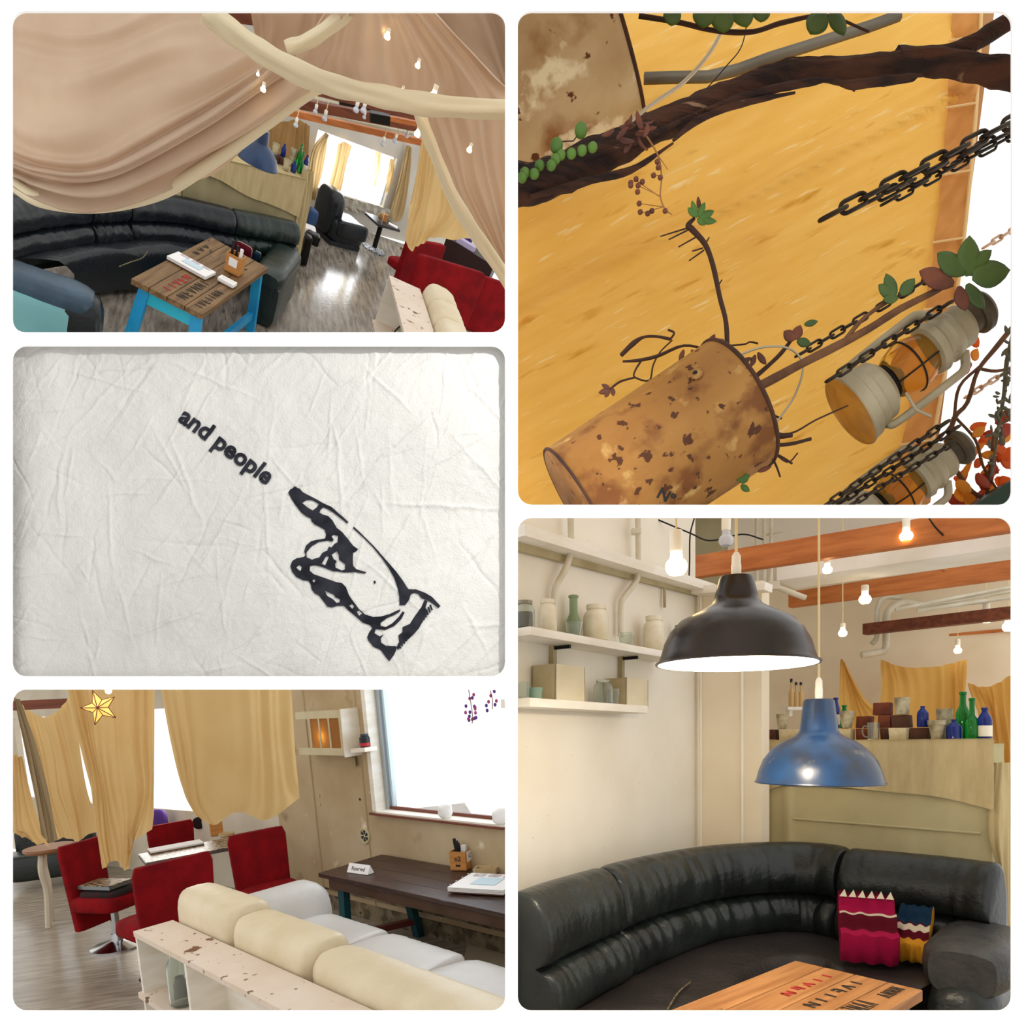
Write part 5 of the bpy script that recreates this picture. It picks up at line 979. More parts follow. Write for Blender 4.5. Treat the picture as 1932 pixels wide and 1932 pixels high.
# ================================================================== room under the muslin canopy
RT = Room((375, 515), 20, 9, 0.5+6.5*math.sin(math.radians(20))); MT = RT.M
def K(x, y, d): return RT.Y(x, y, d)
fA = RT.p(560, 428, 0); fB = RT.p(800, 488, 0); FD = (fB-fA).normalized(); FN = Vector((-FD.y, FD.x, 0)); FN = FN if FN.y > 0 else -FN; fA = fA+FN*0.40; fB = fB+FN*0.40
def FW(px, py, off=0.0): return RT.w(px, py, fA-FN*off, FD)
def fbox(name, x0, y0, x1, y1, m, th=0.06):            # rectangle of the far wall between two pixels
    a = FW(x0, y0); b = FW(x1, y1); L = (Vector((b.x, b.y, 0))-Vector((a.x, a.y, 0))).length
    return struct(make(name, MB().box((0, 0, min(a.z, b.z)), (L, th, max(a.z, b.z)), frame(Vector((a.x, a.y, 0)), FD, FN, Z)), m, None, MT, smooth=False))
mb = MB(); mb.prism([(-2.6, 5.7), (2.6, 5.7), (fB.x+1.2, fB.y+0.35), (fA.x-2.5, fA.y-0.7)], -0.02, 0); struct(make('floor', mb, mat('worn_plank_floor', '#a39a8e', rough=0.16, spec=0.9, col2='#6d655c', vs=3, st=(9, 1.2, 1), det=6, bump=0.08, bs=30, spots=[('#5a534b', 4.5, 0.62, 0.08, (10, 1.5, 1))]), None, MT, smooth=False))
pale = mat('pale_grey_wall', '#cfcac0', rough=0.9, col2='#bdb7ab', vs=2)
wa = FW(597, 258); wb_ = FW(752, 288); wlow = FW(740, 394).z; whi = FW(670, 270).z; fl = -0.02; FH = whi+0.9
def fw2(name, xa, xb, z0, z1, m=pale): struct(make(name, MB().box((xa, 0, z0), (xb, 0.06, z1), frame(Vector((fA.x, fA.y, 0)), FD, FN, Z)), m, None, MT, smooth=False))
s_ = lambda p: (Vector((p.x, p.y, 0))-Vector((fA.x, fA.y, 0))).dot(FD)
fw2('wall_back', -2.2, s_(wa), 0, FH); fw2('wall_back_side', s_(wb_), s_(fB)+1.6, 0, FH); fw2('wall_back_low', s_(wa), s_(wb_), 0, wlow); fw2('wall_back_high', s_(wa), s_(wb_), whi, FH)
win = struct(make('window_3', MB().box((s_(wa), -0.03, wlow-0.015), (s_(wb_), 0.03, wlow), frame(Vector((fA.x, fA.y, 0)), FD, FN, Z)), white_wood, None, MT, smooth=False))
make('window_frame', MB().box((s_(wb_)-0.05, 0.0, wlow), (s_(wb_)-0.03, 0.03, whi), frame(Vector((fA.x, fA.y, 0)), FD, FN, Z)), al, win, smooth=False); make('window_frame', MB().box((s_(wb_)-0.02, -0.02, wlow), (s_(wb_), 0.03, whi), frame(Vector((fA.x, fA.y, 0)), FD, FN, Z)), white_wood, win, smooth=False)
wl0 = RT.p(-40, 400, 0); wl1 = RT.p(330, 395, 0); d_ = (wl1-wl0).normalized(); mb = MB(); mb.box((-1.0, 0.35, 0), (3.0, 0.42, 1.9), frame(Vector((wl0.x, wl0.y, 0)), d_, Vector((-d_.y, d_.x, 0)), Z)); struct(make('wall_left', mb, MATS['pale_grey_wall'], None, MT, smooth=False))
# ---------------------------------------------------------------- beams over the far end
def tbeam(lab, a, b, dA, dB, w, hpx, m, name='ceiling_beam', cat='beam'):
    p = K(*a, dA); q = K(*b, dB); h = hpx*RT.sc(p); return tag(make(name, MB().bar(p, q, w, h), m, None, MT, smooth=False), lab, cat)
tbeam('brown beam nearest the canopy opening above the far window', (560, 160), (830, 227), 7.0, 7.0, 0.08, 15, brown_beam); tbeam('long reddish brown beam carrying bulbs before the far window', (540, 190), (830, 246), 7.6, 7.6, 0.08, 15, brown_beam)
tbeam('thin orange brown beam closest to the far window wall', (530, 208), (830, 276), 8.2, 8.2, 0.06, 10, beam_wood); tbeam('short orange beam piece under the dark duct', (700, 216), (830, 242), 7.4, 7.4, 0.05, 7, beam_wood)
tbeam('dark flat duct running between the beams', (640, 192), (800, 220), 8.0, 8.0, 0.10, 9, black_iron, 'ceiling_duct', 'duct'); tbeam('dark box duct hung under the beams', (698, 219), (735, 226), 7.2, 7.2, 0.1, 14, black_iron, 'ceiling_duct', 'duct')
for i, (a, b) in enumerate([((560, 176), (830, 240)), ((560, 203), (830, 262)), ((600, 182), (830, 232))]):
    tag(make('ceiling_pipe', MB().tube([K(*a, 8.6), K(*b, 8.6)], 0.02, 8), pipe_white, None, MT), ['pale pipe between the first two brown beams', 'pale pipe just above the thin orange beam', 'pale pipe tucked over the dark flat duct'][i], 'pipe')
BT = 'bare bulbs at the far end under the canopy'
for i, (x, y, d, r, lit, lab) in enumerate([(598, 197, 7.2, 4.5, 0, 'pale bulb at the end of the long reddish beam'), (616, 208, 7.2, 5, 0, 'pale bulb below the long reddish beam beside the first'), (561, 222, 7.0, 4.5, 0, 'pale bulb above the draped bar counter'), (676, 190, 6.8, 5.5, 0, 'frosted globe bulb of the close pair under the beam'), (690, 191, 6.8, 5.5, 0, 'frosted globe bulb, the other of the close pair'), (690, 210, 7.0, 3.5, 0, 'tiny bulb under the close pair of globes'), (793, 234, 6.9, 6, 1, 'lit bulb where the beam meets the canopy'), (749, 252, 7.6, 4.5, 0, 'pale bulb under the thin orange beam before the window'), (771, 244, 7.6, 4, 0, 'pale bulb beside the tan window curtain top'), (726, 258, 7.6, 4.5, 0, 'pale bulb tilted above the window frame')]):
    p = K(x, y, d); k = RT.sc(p); bulb('light_bulb', lab, BT, MT @ T(p), r*k, 14*k, r*1.4*k, bool(lit))
for i, (x, y, r, lab) in enumerate([(735, 52, 6, 'glowing bulb on the high canopy cloth'), (792, 110, 5, 'glowing bulb in the middle of the canopy cloth'), (824, 160, 8, 'brightest bulb hanging low at the canopy roll'), (762, 162, 4, 'small glowing bulb close to the canopy roll'), (499, 155, 5, 'glowing bulb before the big swag'), (488, 132, 3, 'tiny glowing bulb above another before the big swag'), (890, 270, 5, 'glowing bulb before the falling side drape')]):
    p = K(x, y, 3.6); k = RT.sc(p); bulb('string_bulb', lab, 'bulbs strung along the canopy', MT @ T(p), r*k, None, r*k, True)
# ---------------------------------------------------------------- leather corner sofa
tsofa = thing('leather_sofa', 'dark leather corner sofa with a pale lit arm beside the blue-legged table', 'sofa', MT)
blk_l = mat('night_leather', '#10151a', rough=0.3, col2='#171e24', vs=5, bump=0.28, bs=40); grn_l = mat('green_black_leather', '#12201d', rough=0.33, col2='#1a2b27', vs=5, bump=0.25, bs=40)
SBH = 0.58; TPROF = [(a*0.85, h*SBH/0.85) for a, h in BACKP]
tt = smooth_path([RT.p(x, y, SBH) for x, y in [(-60, 400), (0, 380), (70, 370), (160, 364), (250, 364), (330, 371), (390, 384), (440, 396), (500, 407), (562, 421)]], 6)
def arc_s(path, MW, px):
    c = 0.0; best = (9e9, 0)
    for i, q in enumerate(path):
        if i: c += (q-path[i-1]).length
        w = MW @ q; best = min(best, (abs(w.x/w.y*F+PX-px), c))
    return best[1]
ttot = sum((tt[i]-tt[i-1]).length for i in range(1, len(tt))); c1, c2, c3 = arc_s(tt, MT, 160), arc_s(tt, MT, 240), arc_s(tt, MT, 440)
for a, b, mt, sd in ((0, c1-0.006, blk_l, 1), (c1+0.006, c2-0.006, blk_l, 3), (c2+0.006, c3-0.006, blk_l, 5), (c3+0.006, ttot, grn_l, 8)): sofa_back(tsofa, tt, TPROF, 'backrest', a, b, 44, seed=sd, wr=0.016, mt=mt, hs=SBH/0.85)
Qc = RT.p(330, 560, 0); rows = []
for v in range(12):
    f = v/11; row = []
    for q in tt:
        d = Qc-Vector((q.x, q.y, 0)); L_ = d.length; r0 = 0.05/L_; r1 = min(0.7, 0.75/L_); p = Vector((q.x, q.y, 0))+d*(r0+(r1-r0)*f)
        row.append(Vector((p.x, p.y, 0.30+0.02*math.sin(math.pi*min(1, f*1.2))-(0.09*max(0, f-0.85)/0.15)+0.008*noise.noise(Vector((p.x*6, p.y*6, 3))))))
    rows.append(row)
rows.append([Vector((p.x, p.y, 0.04)) for p in rows[-1]]); mb = MB(); mb.grid(rows); make('seat', mb, blk_l, tsofa, ang=60)
def roll_arm(t, P, Qe, w, z0, z1, mt, name, n=16, power=0.6, end=0.3):
    d = Qe-P; d.z = 0; L = d.length; d.normalize(); nn = Vector((-d.y, d.x, 0)); rows = []
    for j in range(n+1):
        u = j/n; s = 1-end*max(0, (u-0.82)/0.18)**2; row = []
        for k_ in range(20):
            a = 2*math.pi*k_/20; cx = math.copysign(abs(math.cos(a))**power, math.cos(a)); cz = math.copysign(abs(math.sin(a))**power, math.sin(a))
            row.append(Vector((P.x, P.y, 0))+d*(L*u)+nn*(cx*w*s)+Z*((z0+z1)/2+cz*(z1-z0)/2*s+0.006*noise.noise(Vector((u*18, k_*.7, 2)))))
        rows.append(row)
    mb = MB(); mb.grid(rows, cv=True); mb.add(rows[0], [tuple(range(20))]); mb.add(rows[-1], [tuple(reversed(range(20)))]); return make(name, mb, mt, t, ang=60)
lit_pad_l = mat('daylit_pad_leather', '#3c5568', rough=0.35, col2='#2b3d4d', vs=5, bump=0.3, bs=40); lit_side_l = mat('daylit_side_leather', '#7fb9bd', rough=0.45, col2='#6aa3aa', vs=2)  # same dark leather; blue daylight on the arm is put into both colours
aP = RT.p(-15, 492, 0.43); aQ = RT.p(178, 556, 0.43); roll_arm(tsofa, aP, aQ, 0.12, 0.31, 0.45, lit_pad_l, 'armrest_pad')
aP2 = RT.p(-30, 492, 0.43); dd_ = (aQ-aP).normalized(); roll_arm(tsofa, aP2, aQ-dd_*0.10, 0.115, 0.0, 0.37, lit_side_l, 'armrest_side', power=0.35, end=0.05); roll_arm(tsofa, aQ-dd_*0.16, aQ+dd_*0.06, 0.115, 0.02, 0.41, blk_l, 'armrest_front', 8, 0.5, 0.35)
bP = RT.p(545, 468, 0.43); bQ = RT.p(508, 515, 0.43); roll_arm(tsofa, bP, bQ, 0.12, 0.30, 0.44, grn_l, 'armrest_pad', end=0.35); roll_arm(tsofa, bP, bQ-(bQ-bP).normalized()*0.03, 0.115, 0.0, 0.36, grn_l, 'armrest_side', power=0.4, end=0.1)
make('torn_piping', MB().tube(smooth_path([RT.p(278, 475, 0.325), RT.p(268, 487, 0.325), RT.p(245, 495, 0.325), RT.p(225, 503, 0.325)], 5), 0.004, 6), mat('pale_tear', '#8f8360', rough=0.8, col2='#3a3626', vs=40), tsofa)
def cushion_t(lab, px, py, w, d, h, mt, rz): 
    q = RT.p(px, py, 0.345); t = thing('folded_blanket', lab, 'blanket', MT @ T(q) @ rotz(rz)); make('cloth', MB().puff(w/2, d/2, h/2, T(0, 0, h/2), 0.4, 0.3), mt, t); make('stripe', MB().puff(w/2*1.01, d*0.08, h/2*1.02, T(0, d*0.1, h/2), 0.4, 0.3), cre, t); return t
cushion_t('small magenta blanket folded on the dark sofa behind the box of pens', 456, 488, 0.13, 0.13, 0.11, mar, -0.3); cushion_t('small navy blanket folded against the dark sofa arm', 483, 492, 0.05, 0.10, 0.07, blu, -0.3)
# ---------------------------------------------------------------- blue legged plank table
h_t = 0.5; a0 = RT.p(247, 525, h_t); a1 = RT.p(395, 580, h_t); a3 = RT.p(402, 459, h_t); a2 = RT.p(500, 487, h_t); ey = ((a3-a0)+(a2-a1)*0.8).normalized(); ex = Vector((ey.y, -ey.x, 0)); W2 = (a1-a0).length*0.97; L2 = (a3-a0).dot(ey)*1.08
bt = thing('stencilled_table', 'weathered plank table with bright blue splayed legs', 'table', MT @ frame(a0, ex, ey, Z)); oldp = mat('weathered_plank', '#8a6a42', rough=0.6, col2='#5f4426', vs=2.2, st=(14, 1, 14), det=6, spots=[('#33220f', 7, 0.66, 0.06, (3, 1, 1))], bump=0.12)
for i in range(4): make('plank', MB().box((W2*i/4+0.002, 0, -0.035), (W2*(i+1)/4-0.002, L2, 0)), oldp, bt, smooth=False, bevel=0.003)
stencil(bt, W2*0.40, L2*0.20, 0.0015, 0.05, 0.40, 5, red_ink, 3); stencil(bt, W2*0.62, L2*0.22, 0.0015, 0.06, 0.45, 6, dark_ink, 6); stencil(bt, W2*0.87, L2*0.2, 0.0015, 0.05, 0.42, 7, dark_ink, 8); stencil(bt, W2*0.12, L2*0.75, 0.0015, 0.03, 0.3, 3, dark_ink, 9); stencil(bt, W2*0.75, L2*0.72, 0.0015, 0.05, 0.3, 4, dark_ink, 5)
sky_b = mat('sky_blue_paint', '#169fd6', rough=0.45, col2='#1289c2', vs=6)
make('apron', MB().box((0.05, 0.04, -0.125), (W2-0.02, 0.07, -0.035)), mat('turquoise_paint', '#22b4d2', rough=0.45), bt, smooth=False); make('apron', MB().box((0.05, L2-0.07, -0.125), (W2-0.02, L2-0.04, -0.035)), sky_b, bt, smooth=False)
for x, dx in ((0.07, -0.07), (W2-0.05, 0.03)):
    for y, dy in ((0.06, -0.04), (L2-0.08, 0.02)): make('leg', MB().bar((x, y, -0.05), (x+dx, y+dy, -h_t), 0.065, 0.05, (0, 1, 0)), sky_b, bt, smooth=False)
make('stretcher', MB().bar((W2-0.03, 0.05, -0.36), (W2-0.03, L2-0.06, -0.36), 0.03, 0.06), sky_b, bt, smooth=False)
yaw = math.atan2(ex.y, ex.x)
menu('white ring-bound menu lying on the weathered plank table', MT @ T(RT.p(314, 490, h_t+0.004)) @ rotz(yaw-0.06), 0.27, 0.17, 0, 4, card=True)
q = RT.p(435, 517, h_t+0.003); pen_box('tall plywood pen holder with a paper tag on the weathered table', MT @ T(q+ey*0.06) @ rotz(yaw), 0.105, 0.125, 'pen_box', False)
make('paper_tag', MB().box((-0.03, -0.0545, 0.05), (0.03, -0.0535, 0.105)), paper, bpy.data.objects['pen_box.002'] if 'pen_box.002' in bpy.data.objects else None, smooth=False)
for i, (dx, dz, m, lab) in enumerate([(-0.03, 0.19, black_plastic, 'tall black pen in the plywood holder'), (0.0, 0.17, black_plastic, 'black marker in the middle of the plywood holder'), (0.02, 0.16, paper, 'white folded slip sticking out of the plywood holder')]):
    b0 = q+ey*0.06+ex*(-0.03+0.028*i)+Z*0.012; tag(make('pen', MB().tube([b0, b0+ex*dx*0.2+Z*dz], 0.009 if i < 2 else 0.012, 8), m, None, MT), lab, 'pen')
q = RT.p(428, 536, h_t+0.003); tag(make('soap_dish', MB().lathe([(0.05, 0), (0.062, 0.008), (0.062, 0.03), (0.05, 0.03), (0.045, 0.012), (0, 0.012)], 4, Matrix.Diagonal((1.3, 0.9, 1, 1)) @ rotz(math.pi/4)), paper, None, MT @ T(q) @ rotz(yaw), bevel=0.004), 'white square dish in front of the plywood pen holder', 'dish')
# ---------------------------------------------------------------- draped bar counter behind the sofa
cP = RT.p(445, 398, SBH); cQ = RT.p(562, 421, SBH); CDr = (cQ-cP).normalized(); CNr = Vector((-CDr.y, CDr.x, 0)); CNr = CNr if CNr.y > 0 else -CNr; cO = cP+CNr*0.22
def CB(px, py, off=0.0): return RT.w(px, py, cO+CNr*off, CDr)
tl = CB(352, 296); tr_ = CB(578, 322); zt = (tl.z+tr_.z)/2; Lb = (Vector((tr_.x, tr_.y, 0))-Vector((tl.x, tl.y, 0))).length; fc = frame(Vector((tl.x, tl.y, 0)), CDr, CNr, Z)
bar = thing('draped_bar', 'bar counter under pale linen behind the dark corner sofa', 'counter', MT); make('body', MB().box((0, 0.01, 0), (Lb, 0.4, zt-0.01), fc), linen_pale, bar, smooth=False)
drape('lower_cloth', None, [[fc @ Vector((Lb*u, -0.01, z)) for u in (0, .33, .66, 1)] for z in (zt-0.15, zt*0.6, zt*0.3, 0.05)], mat('grey_linen', '#a59a78', rough=0.95, spec=0.05, col2='#968b6a', vs=3), parent=bar, fold=0.012, freq=8, pinch=lambda u, v: 1.4 if u < .3 else .3)
drape('top_cloth', None, [[fc @ Vector((Lb*u, 0.38, zt)) for u in (0, .25, .5, .75, 1)], [fc @ Vector((Lb*u, 0.0, zt)) for u in (0, .25, .5, .75, 1)], [fc @ Vector((Lb*u, -0.025, zt-0.02)) for u in (0, .25, .5, .75, 1)], [fc @ Vector((Lb*u, -0.035, zt-[.12, .15, .22, .25, .30][i])) for i, u in enumerate((0, .25, .5, .75, 1))]], linen, parent=bar, fold=0.006, freq=10, pinch=lambda u, v: 0.1 if v < .66 else 2*(v-.6))
drape('corner_cloth', None, [[CB(574, 322, 0.0), CB(582, 322, 0.05), CB(590, 322, 0.1)], [CB(565, 380, -0.02), CB(575, 385, 0.03), CB(584, 380, 0.1)], [CB(557, 440, -0.03), CB(565, 450, 0.03), CB(572, 440, 0.1)], [CB(545, 512, -0.06), CB(552, 520, 0.0), CB(560, 512, 0.1)]], linen, parent=bar, fold=0.02, freq=5)
def on_bar(px, off): q = RT.w(px, 310, cO+CNr*off, CDr); q.z = zt+0.004; return q
TG = 'bottles and pots on the draped bar'
for knd, nm, lab, px, w, h, m, off, row, kw in [('b', 'glass_bottle', 'small blue bottle on a brick at the bar', 530, 9, 19, glass_blue, 0.2, 1, dict(neck=.25)), ('b', 'glass_bottle', 'tallest green bottle on the bar', 562, 11, 38, glass_green, 0.16, 0, dict(neck=.36)), ('b', 'glass_bottle', 'slim green bottle in front on the bar', 568, 9, 33, glass_green, 0.08, 0, dict(neck=.45)), ('b', 'glass_bottle', 'squat blue bottle in front on the bar', 556, 10, 17, glass_blue, 0.06, 0, dict(neck=.25)), ('b', 'glass_bottle', 'blue bottle with a pale label at the bar corner', 577, 9, 27, glass_blue, 0.12, 0, dict(neck=.25, tagm=label_white)),
    ('c', 'plaster_cup', 'pale beaker on a brick beside the blue pendant', 514, 13, 16, plaster_pot, 0.2, 1, {}), ('c', 'plaster_cup', 'tall pale beaker behind the low pot on the bar', 549, 11, 26, plaster_pot, 0.2, 0, {}), ('c', 'flower_pot', 'low pale pot with a rim on the bar', 541, 13, 16, plaster_pot, 0.06, 0, dict(rim=True))]:
    q = on_bar(px, off); k = RT.sc(q); q.z += row*11*k; (bottle if knd == 'b' else cup)(nm, lab, MT @ T(q), w*k/2, h*k*1.08, m, TG, **kw)
for px, lab in ((512, 'dark brick on the bar under the pale beaker'), (527, 'dark brick on the bar under the small blue bottle')):
    q = on_bar(px, 0.2); k = RT.sc(q); w = 15*k; tag(make('brick', MB().box((-w/2, -0.04, 0), (w/2, 0.04, 11*k)), brick_dark, None, MT @ T(q) @ rotz(math.atan2(CDr.y, CDr.x)), bevel=0.003), lab, 'brick', TG)
p = K(485, 305, 5.6); k = RT.sc(p); pendant('pendant_lamp', 'dark blue enamel pendant lamp under the edge of the swag', MT @ T(p), 38*k, 50*k, mat('deep_blue_enamel', '#0c2444', rough=0.28, col2='#123660', vs=6, spec=0.6), 10*k, 60*k, [(1.0, 0.0), (0.96, 0.10), (0.86, 0.30), (0.66, 0.48), (0.46, 0.58), (0.36, 0.64), (0.30, 1.04), (0.2, 1.06)], light=0)
drape('hanging_drape', 'tan drape hung behind the bar bottles', [[K(498, 222, 9.0), K(530, 230, 9.0), K(560, 225, 9.0), K(585, 238, 9.0)], [K(498, 260, 9.0), K(530, 262, 9.0), K(560, 262, 9.0), K(583, 268, 9.0)], [K(498, 330, 9.0), K(530, 330, 9.0), K(560, 330, 9.0), K(580, 330, 9.0)]], mat('brown_muslin', '#b08a58', rough=.95, trans=0.25), M=MT, fold=0.02, freq=7, group='muslin hung about the far window')
# ---------------------------------------------------------------- far window corner
GW = 'muslin hung about the far window'; wm = mat('window_muslin', '#cbb488', rough=.95, spec=.05, trans=0.3, tcol='#e0c48e')
for lab, net, m, fr in [('muslin fan gathered to one hook at the bar end of the window', [[(616, 252), (617, 252), (619, 254)], [(592, 280), (600, 285), (612, 290)], [(583, 330), (592, 335), (603, 335)], [(580, 372), (588, 376), (595, 378)]], wm, 9),
    ('narrow muslin strip hanging across the bright window', [[(640, 272), (650, 268), (663, 275)], [(632, 310), (642, 312), (652, 315)], [(622, 350), (633, 352), (643, 355)], [(612, 385), (618, 402), (630, 378)]], wm, 6),
    ('thin see-through muslin strip in the middle of the bright window', [[(711, 287), (714, 287), (718, 288)], [(706, 315), (711, 316), (714, 316)], [(702, 345), (706, 352), (709, 350)]], mat('thin_muslin', '#e8d7a8', rough=.95, trans=0.6), 3),
    ('short muslin strip at the window jamb', [[(738, 300), (741, 300), (744, 300)], [(732, 330), (736, 330), (740, 332)], [(728, 360), (730, 366), (733, 362)]], wm, 3),
    ('long tan muslin tail beside the window jamb', [[(769, 275), (772, 275), (776, 278)], [(756, 330), (762, 332), (772, 335)], [(742, 385), (752, 390), (764, 392)], [(734, 405), (744, 418), (758, 415)]], wm, 5)]:
    drape('muslin_strip', lab, [[FW(x, y, 0.07) for x, y in r] for r in net], m, group=GW, M=MT, fold=0.02, freq=fr, nu=40, nv=40)
drape('window_valance', 'crumpled pale cloth bunched along the far window sill', [[FW(x, y, 0.05) for x, y in r] for r in [[(640, 372), (670, 378), (700, 385), (735, 395)], [(640, 385), (668, 392), (700, 398), (735, 405)], [(645, 392), (670, 400), (700, 404), (730, 410)]]], mat('pale_cloth', '#b9b4a6', rough=.95), group=GW, M=MT, fold=0.02, freq=11)
q = RT.p(642, 462, 0); k = RT.sc(q); ac = thing('black_armchair', 'small black armchair under the far window', 'chair', MT @ T(q+FN*0.08) @ rotz(math.atan2(FD.y, FD.x)))
make('seat', MB().puff(36*k, 0.17, 20*k, T(0.02, 0, 24*k), 0.35, 0.3), blk_l, ac); make('backrest', MB().puff(17*k, 0.16, 36*k, T(-26*k, 0.06, 44*k), 0.5, 0.5), blk_l, ac); make('armrest', MB().puff(34*k, 0.05, 14*k, T(6*k, -0.16, 32*k), 0.4, 0.4), blk_l, ac); make('base', MB().box((-34*k, -0.16, 0), (34*k, 0.16, 8*k)), blk_l, ac, smooth=False)
q = RT.p(705, 471, 0); k = RT.sc(q); pt_ = thing('pedestal_table', 'small dark pedestal table with a white mosaic foot by the far window', 'table', MT @ T(q)); hp = FW(720, 419, 0.5).z
hp = RT.w(720, 419, q, FD).z
make('base', MB().lathe([(22*k, 0), (22*k, 0.012), (6*k, 0.03)], 24), mat('white_mosaic', '#c9ccd0', rough=.4, col2='#3c3f44', vs=50, lo=.45, hi=.55), pt_); make('pole', MB().lathe([(4.5*k, 0.01), (4.5*k, hp)], 14), black_iron, pt_); make('top', MB().box((-0.16, -0.13, hp-0.012), (0.18, 0.13, hp+0.012), rotz(math.atan2(FD.y, FD.x))), mat('dark_slate', '#33343a', rough=.3), pt_, smooth=False)
q2 = q+FD*0.03+Z*(hp+0.015); tag(make('table_box', MB().box((-0.022, -0.02, 0), (0.022, 0.02, 0.075)), kraft, None, MT @ T(q2), smooth=False), 'small orange box on the far pedestal table', 'box'); tag(make('paper_stack', MB().box((-0.05, -0.035, 0), (0.06, 0.035, 0.012)), paper, None, MT @ T(q2+FD*0.07-FN*0.075) @ rotz(-.2), smooth=False), 'white papers on the far pedestal table', 'papers'); tag(make('dried_bunch', MB().puff(0.03, 0.03, 0.035, T(0, 0, 0.040), .8, .8, wr=.003, ws=40), mat('straw', '#9a7a4a', rough=.9), None, MT @ T(q2-FD*0.07)), 'straw coloured bunch on the far pedestal table', 'bunch')
for i, (x0, y0, x1, y1, m, lab) in enumerate([(577, 397, 594, 427, mat('blue_bag_cloth', '#34507e', rough=.8), 'blue cloth bag hanging past the bar end'), (572, 428, 594, 440, paper, 'white carton on the floor pile past the bar'), (574, 440, 600, 460, black_iron, 'black crate at the bottom of the pile past the bar'), (562, 445, 577, 500, black_iron, 'black bicycle-like frame bundle at the bar end')]):
    a = RT.Y((x0+x1)/2, y1, 9.4-0.22*i); k = RT.sc(a); tag(make('stacked_goods', MB().puff((x1-x0)/2*k, 0.07, (y1-y0)/2*k*0.9, T(a.x, a.y, a.z+(y1-y0)/2*k), .35, .4, wr=.015, ws=30, seed=i), m, None, MT), lab, 'bundle')
# ---------------------------------------------------------------- right foreground: red chairs, white shelf, cream sofa
def tchair(lab, pts, h1, h0, th, m, name='red_chair', sd=0.2):
    A = RT.p(*pts[0], h1); B = RT.p(*pts[1], h1); d = B-A; d.z = 0; w = d.length; d.normalize(); n = Vector((-d.y, d.x, 0)); t = thing(name, lab, 'chair', MT @ frame(Vector((A.x, A.y, 0)), d, n, Z), 'red chairs under the canopy')
    make('backrest', MB().puff(w/2, th/2, (h1-h0)/2, T(w/2, 0, (h1+h0)/2), 0.12, 0.15, n=24, k=16), m, t, ang=50); make('seat', MB().puff(w/2*0.96, sd, 0.05, T(w/2, sd, h0+0.12), 0.4, 0.3), m, t)
    make('pole', MB().lathe([(0.03, 0), (0.03, h0+0.1)], 12, T(w/2, sd, 0)), chrome, t); return t
deep_red = red_velvet
tchair('square backed red chair behind the cream sofa roll', [(790, 478), (917, 516)], 0.80, 0.20, 0.06, deep_red, sd=0.09); tchair('red chair beyond the square backed one', [(770, 450), (840, 462)], 0.62, 0.2, 0.06, deep_red, sd=0.1); tchair('red chair at the canopy edge beside the purple papers', [(912, 520), (985, 545)], 0.7, 0.15, 0.06, deep_red)
q = RT.p(768, 470, 0.40); t = thing('mosaic_table', 'mosaic cafe table edge under the tan curtain', 'table', MT @ T(q.x, q.y, 0) @ rotz(yaw-.1)); make('top', MB().box((-0.06, -0.06, 0.38), (0.1, 0.06, 0.40)), mosaic, t, smooth=False); make('pole', MB().lathe([(0.02, 0), (0.02, 0.38)], 12, T(0.02, 0, 0)), black_iron, t)
q = RT.p(880, 470, 0.6); t = thing('side_cabinet', 'dark cabinet holding papers beside the falling drape', 'cabinet', MT @ T(q.x, q.y, 0) @ rotz(yaw-.1)); make('body', MB().box((-0.25, 0, 0), (0.35, 0.3, 0.6)), mat('dark_brown_wood', '#2a1512', rough=.5), t, smooth=False)
tag(make('paper_stack', MB().box((-0.12, -0.03, 0), (0.10, 0.08, 0.05)), mat('lilac_paper', '#b9aed0', rough=.8), None, MT @ T(q.x, q.y+.05, 0.603) @ rotz(yaw-.1), smooth=False), 'lilac papers on the dark cabinet', 'papers'); tag(make('cloth_bundle', MB().puff(0.07, .05, .045, T(0, 0, .052), .6, .7, wr=.004, ws=25), mat('violet_cloth', '#3e2a6e', rough=.8), None, MT @ T(q.x+0.02, q.y+.22, 0.605)), 'violet cloth bundle behind the lilac papers', 'bundle')
HB = 0.62; b0 = RT.p(734, 519, HB); b1 = RT.p(785, 532, HB); b2 = RT.p(764, 632, HB); bx = (b1-b0).normalized(); by = Vector((bx.y, -bx.x, 0)); by = by if by.dot(b2-b0) > 0 else -by; bw = (b1-b0).length
# depth axis follows the seen edge
by = (b2-b0).normalized(); bx = Vector((-by.y, by.x, 0)); bx = bx if bx.dot(b1-b0) > 0 else -bx; bw = abs((b1-b0).dot(bx))*1.0+0.02
hb = bx.cross(by).z; sgn = 1 if hb > 0 else -1; FB = frame(b0, bx, by, Z*sgn)
bc2 = thing('white_shelf_unit', 'white shelf unit with flaking top along the cream sofa under the canopy', 'bookcase', MT @ FB)
def zb_(lo_, hi_): return MB().box(lo_, hi_) if sgn > 0 else MB().box((lo_[0], lo_[1], -hi_[2]), (hi_[0], hi_[1], -lo_[2]))
make('top_board', zb_((0, 0, -0.03), (bw, 1.6, 0)), flaked, bc2, smooth=False); make('side_panel', zb_((0.0, 0.0, -HB), (bw, 0.03, -0.03)), white_wood, bc2, smooth=False); make('back_panel', zb_((bw-0.02, 0.03, -HB), (bw, 1.6, -0.03)), white_wood, bc2, smooth=False); make('shelf_board', zb_((-0.03, 0.03, -0.42), (bw-0.02, 1.6, -0.39)), flaked, bc2, smooth=False)
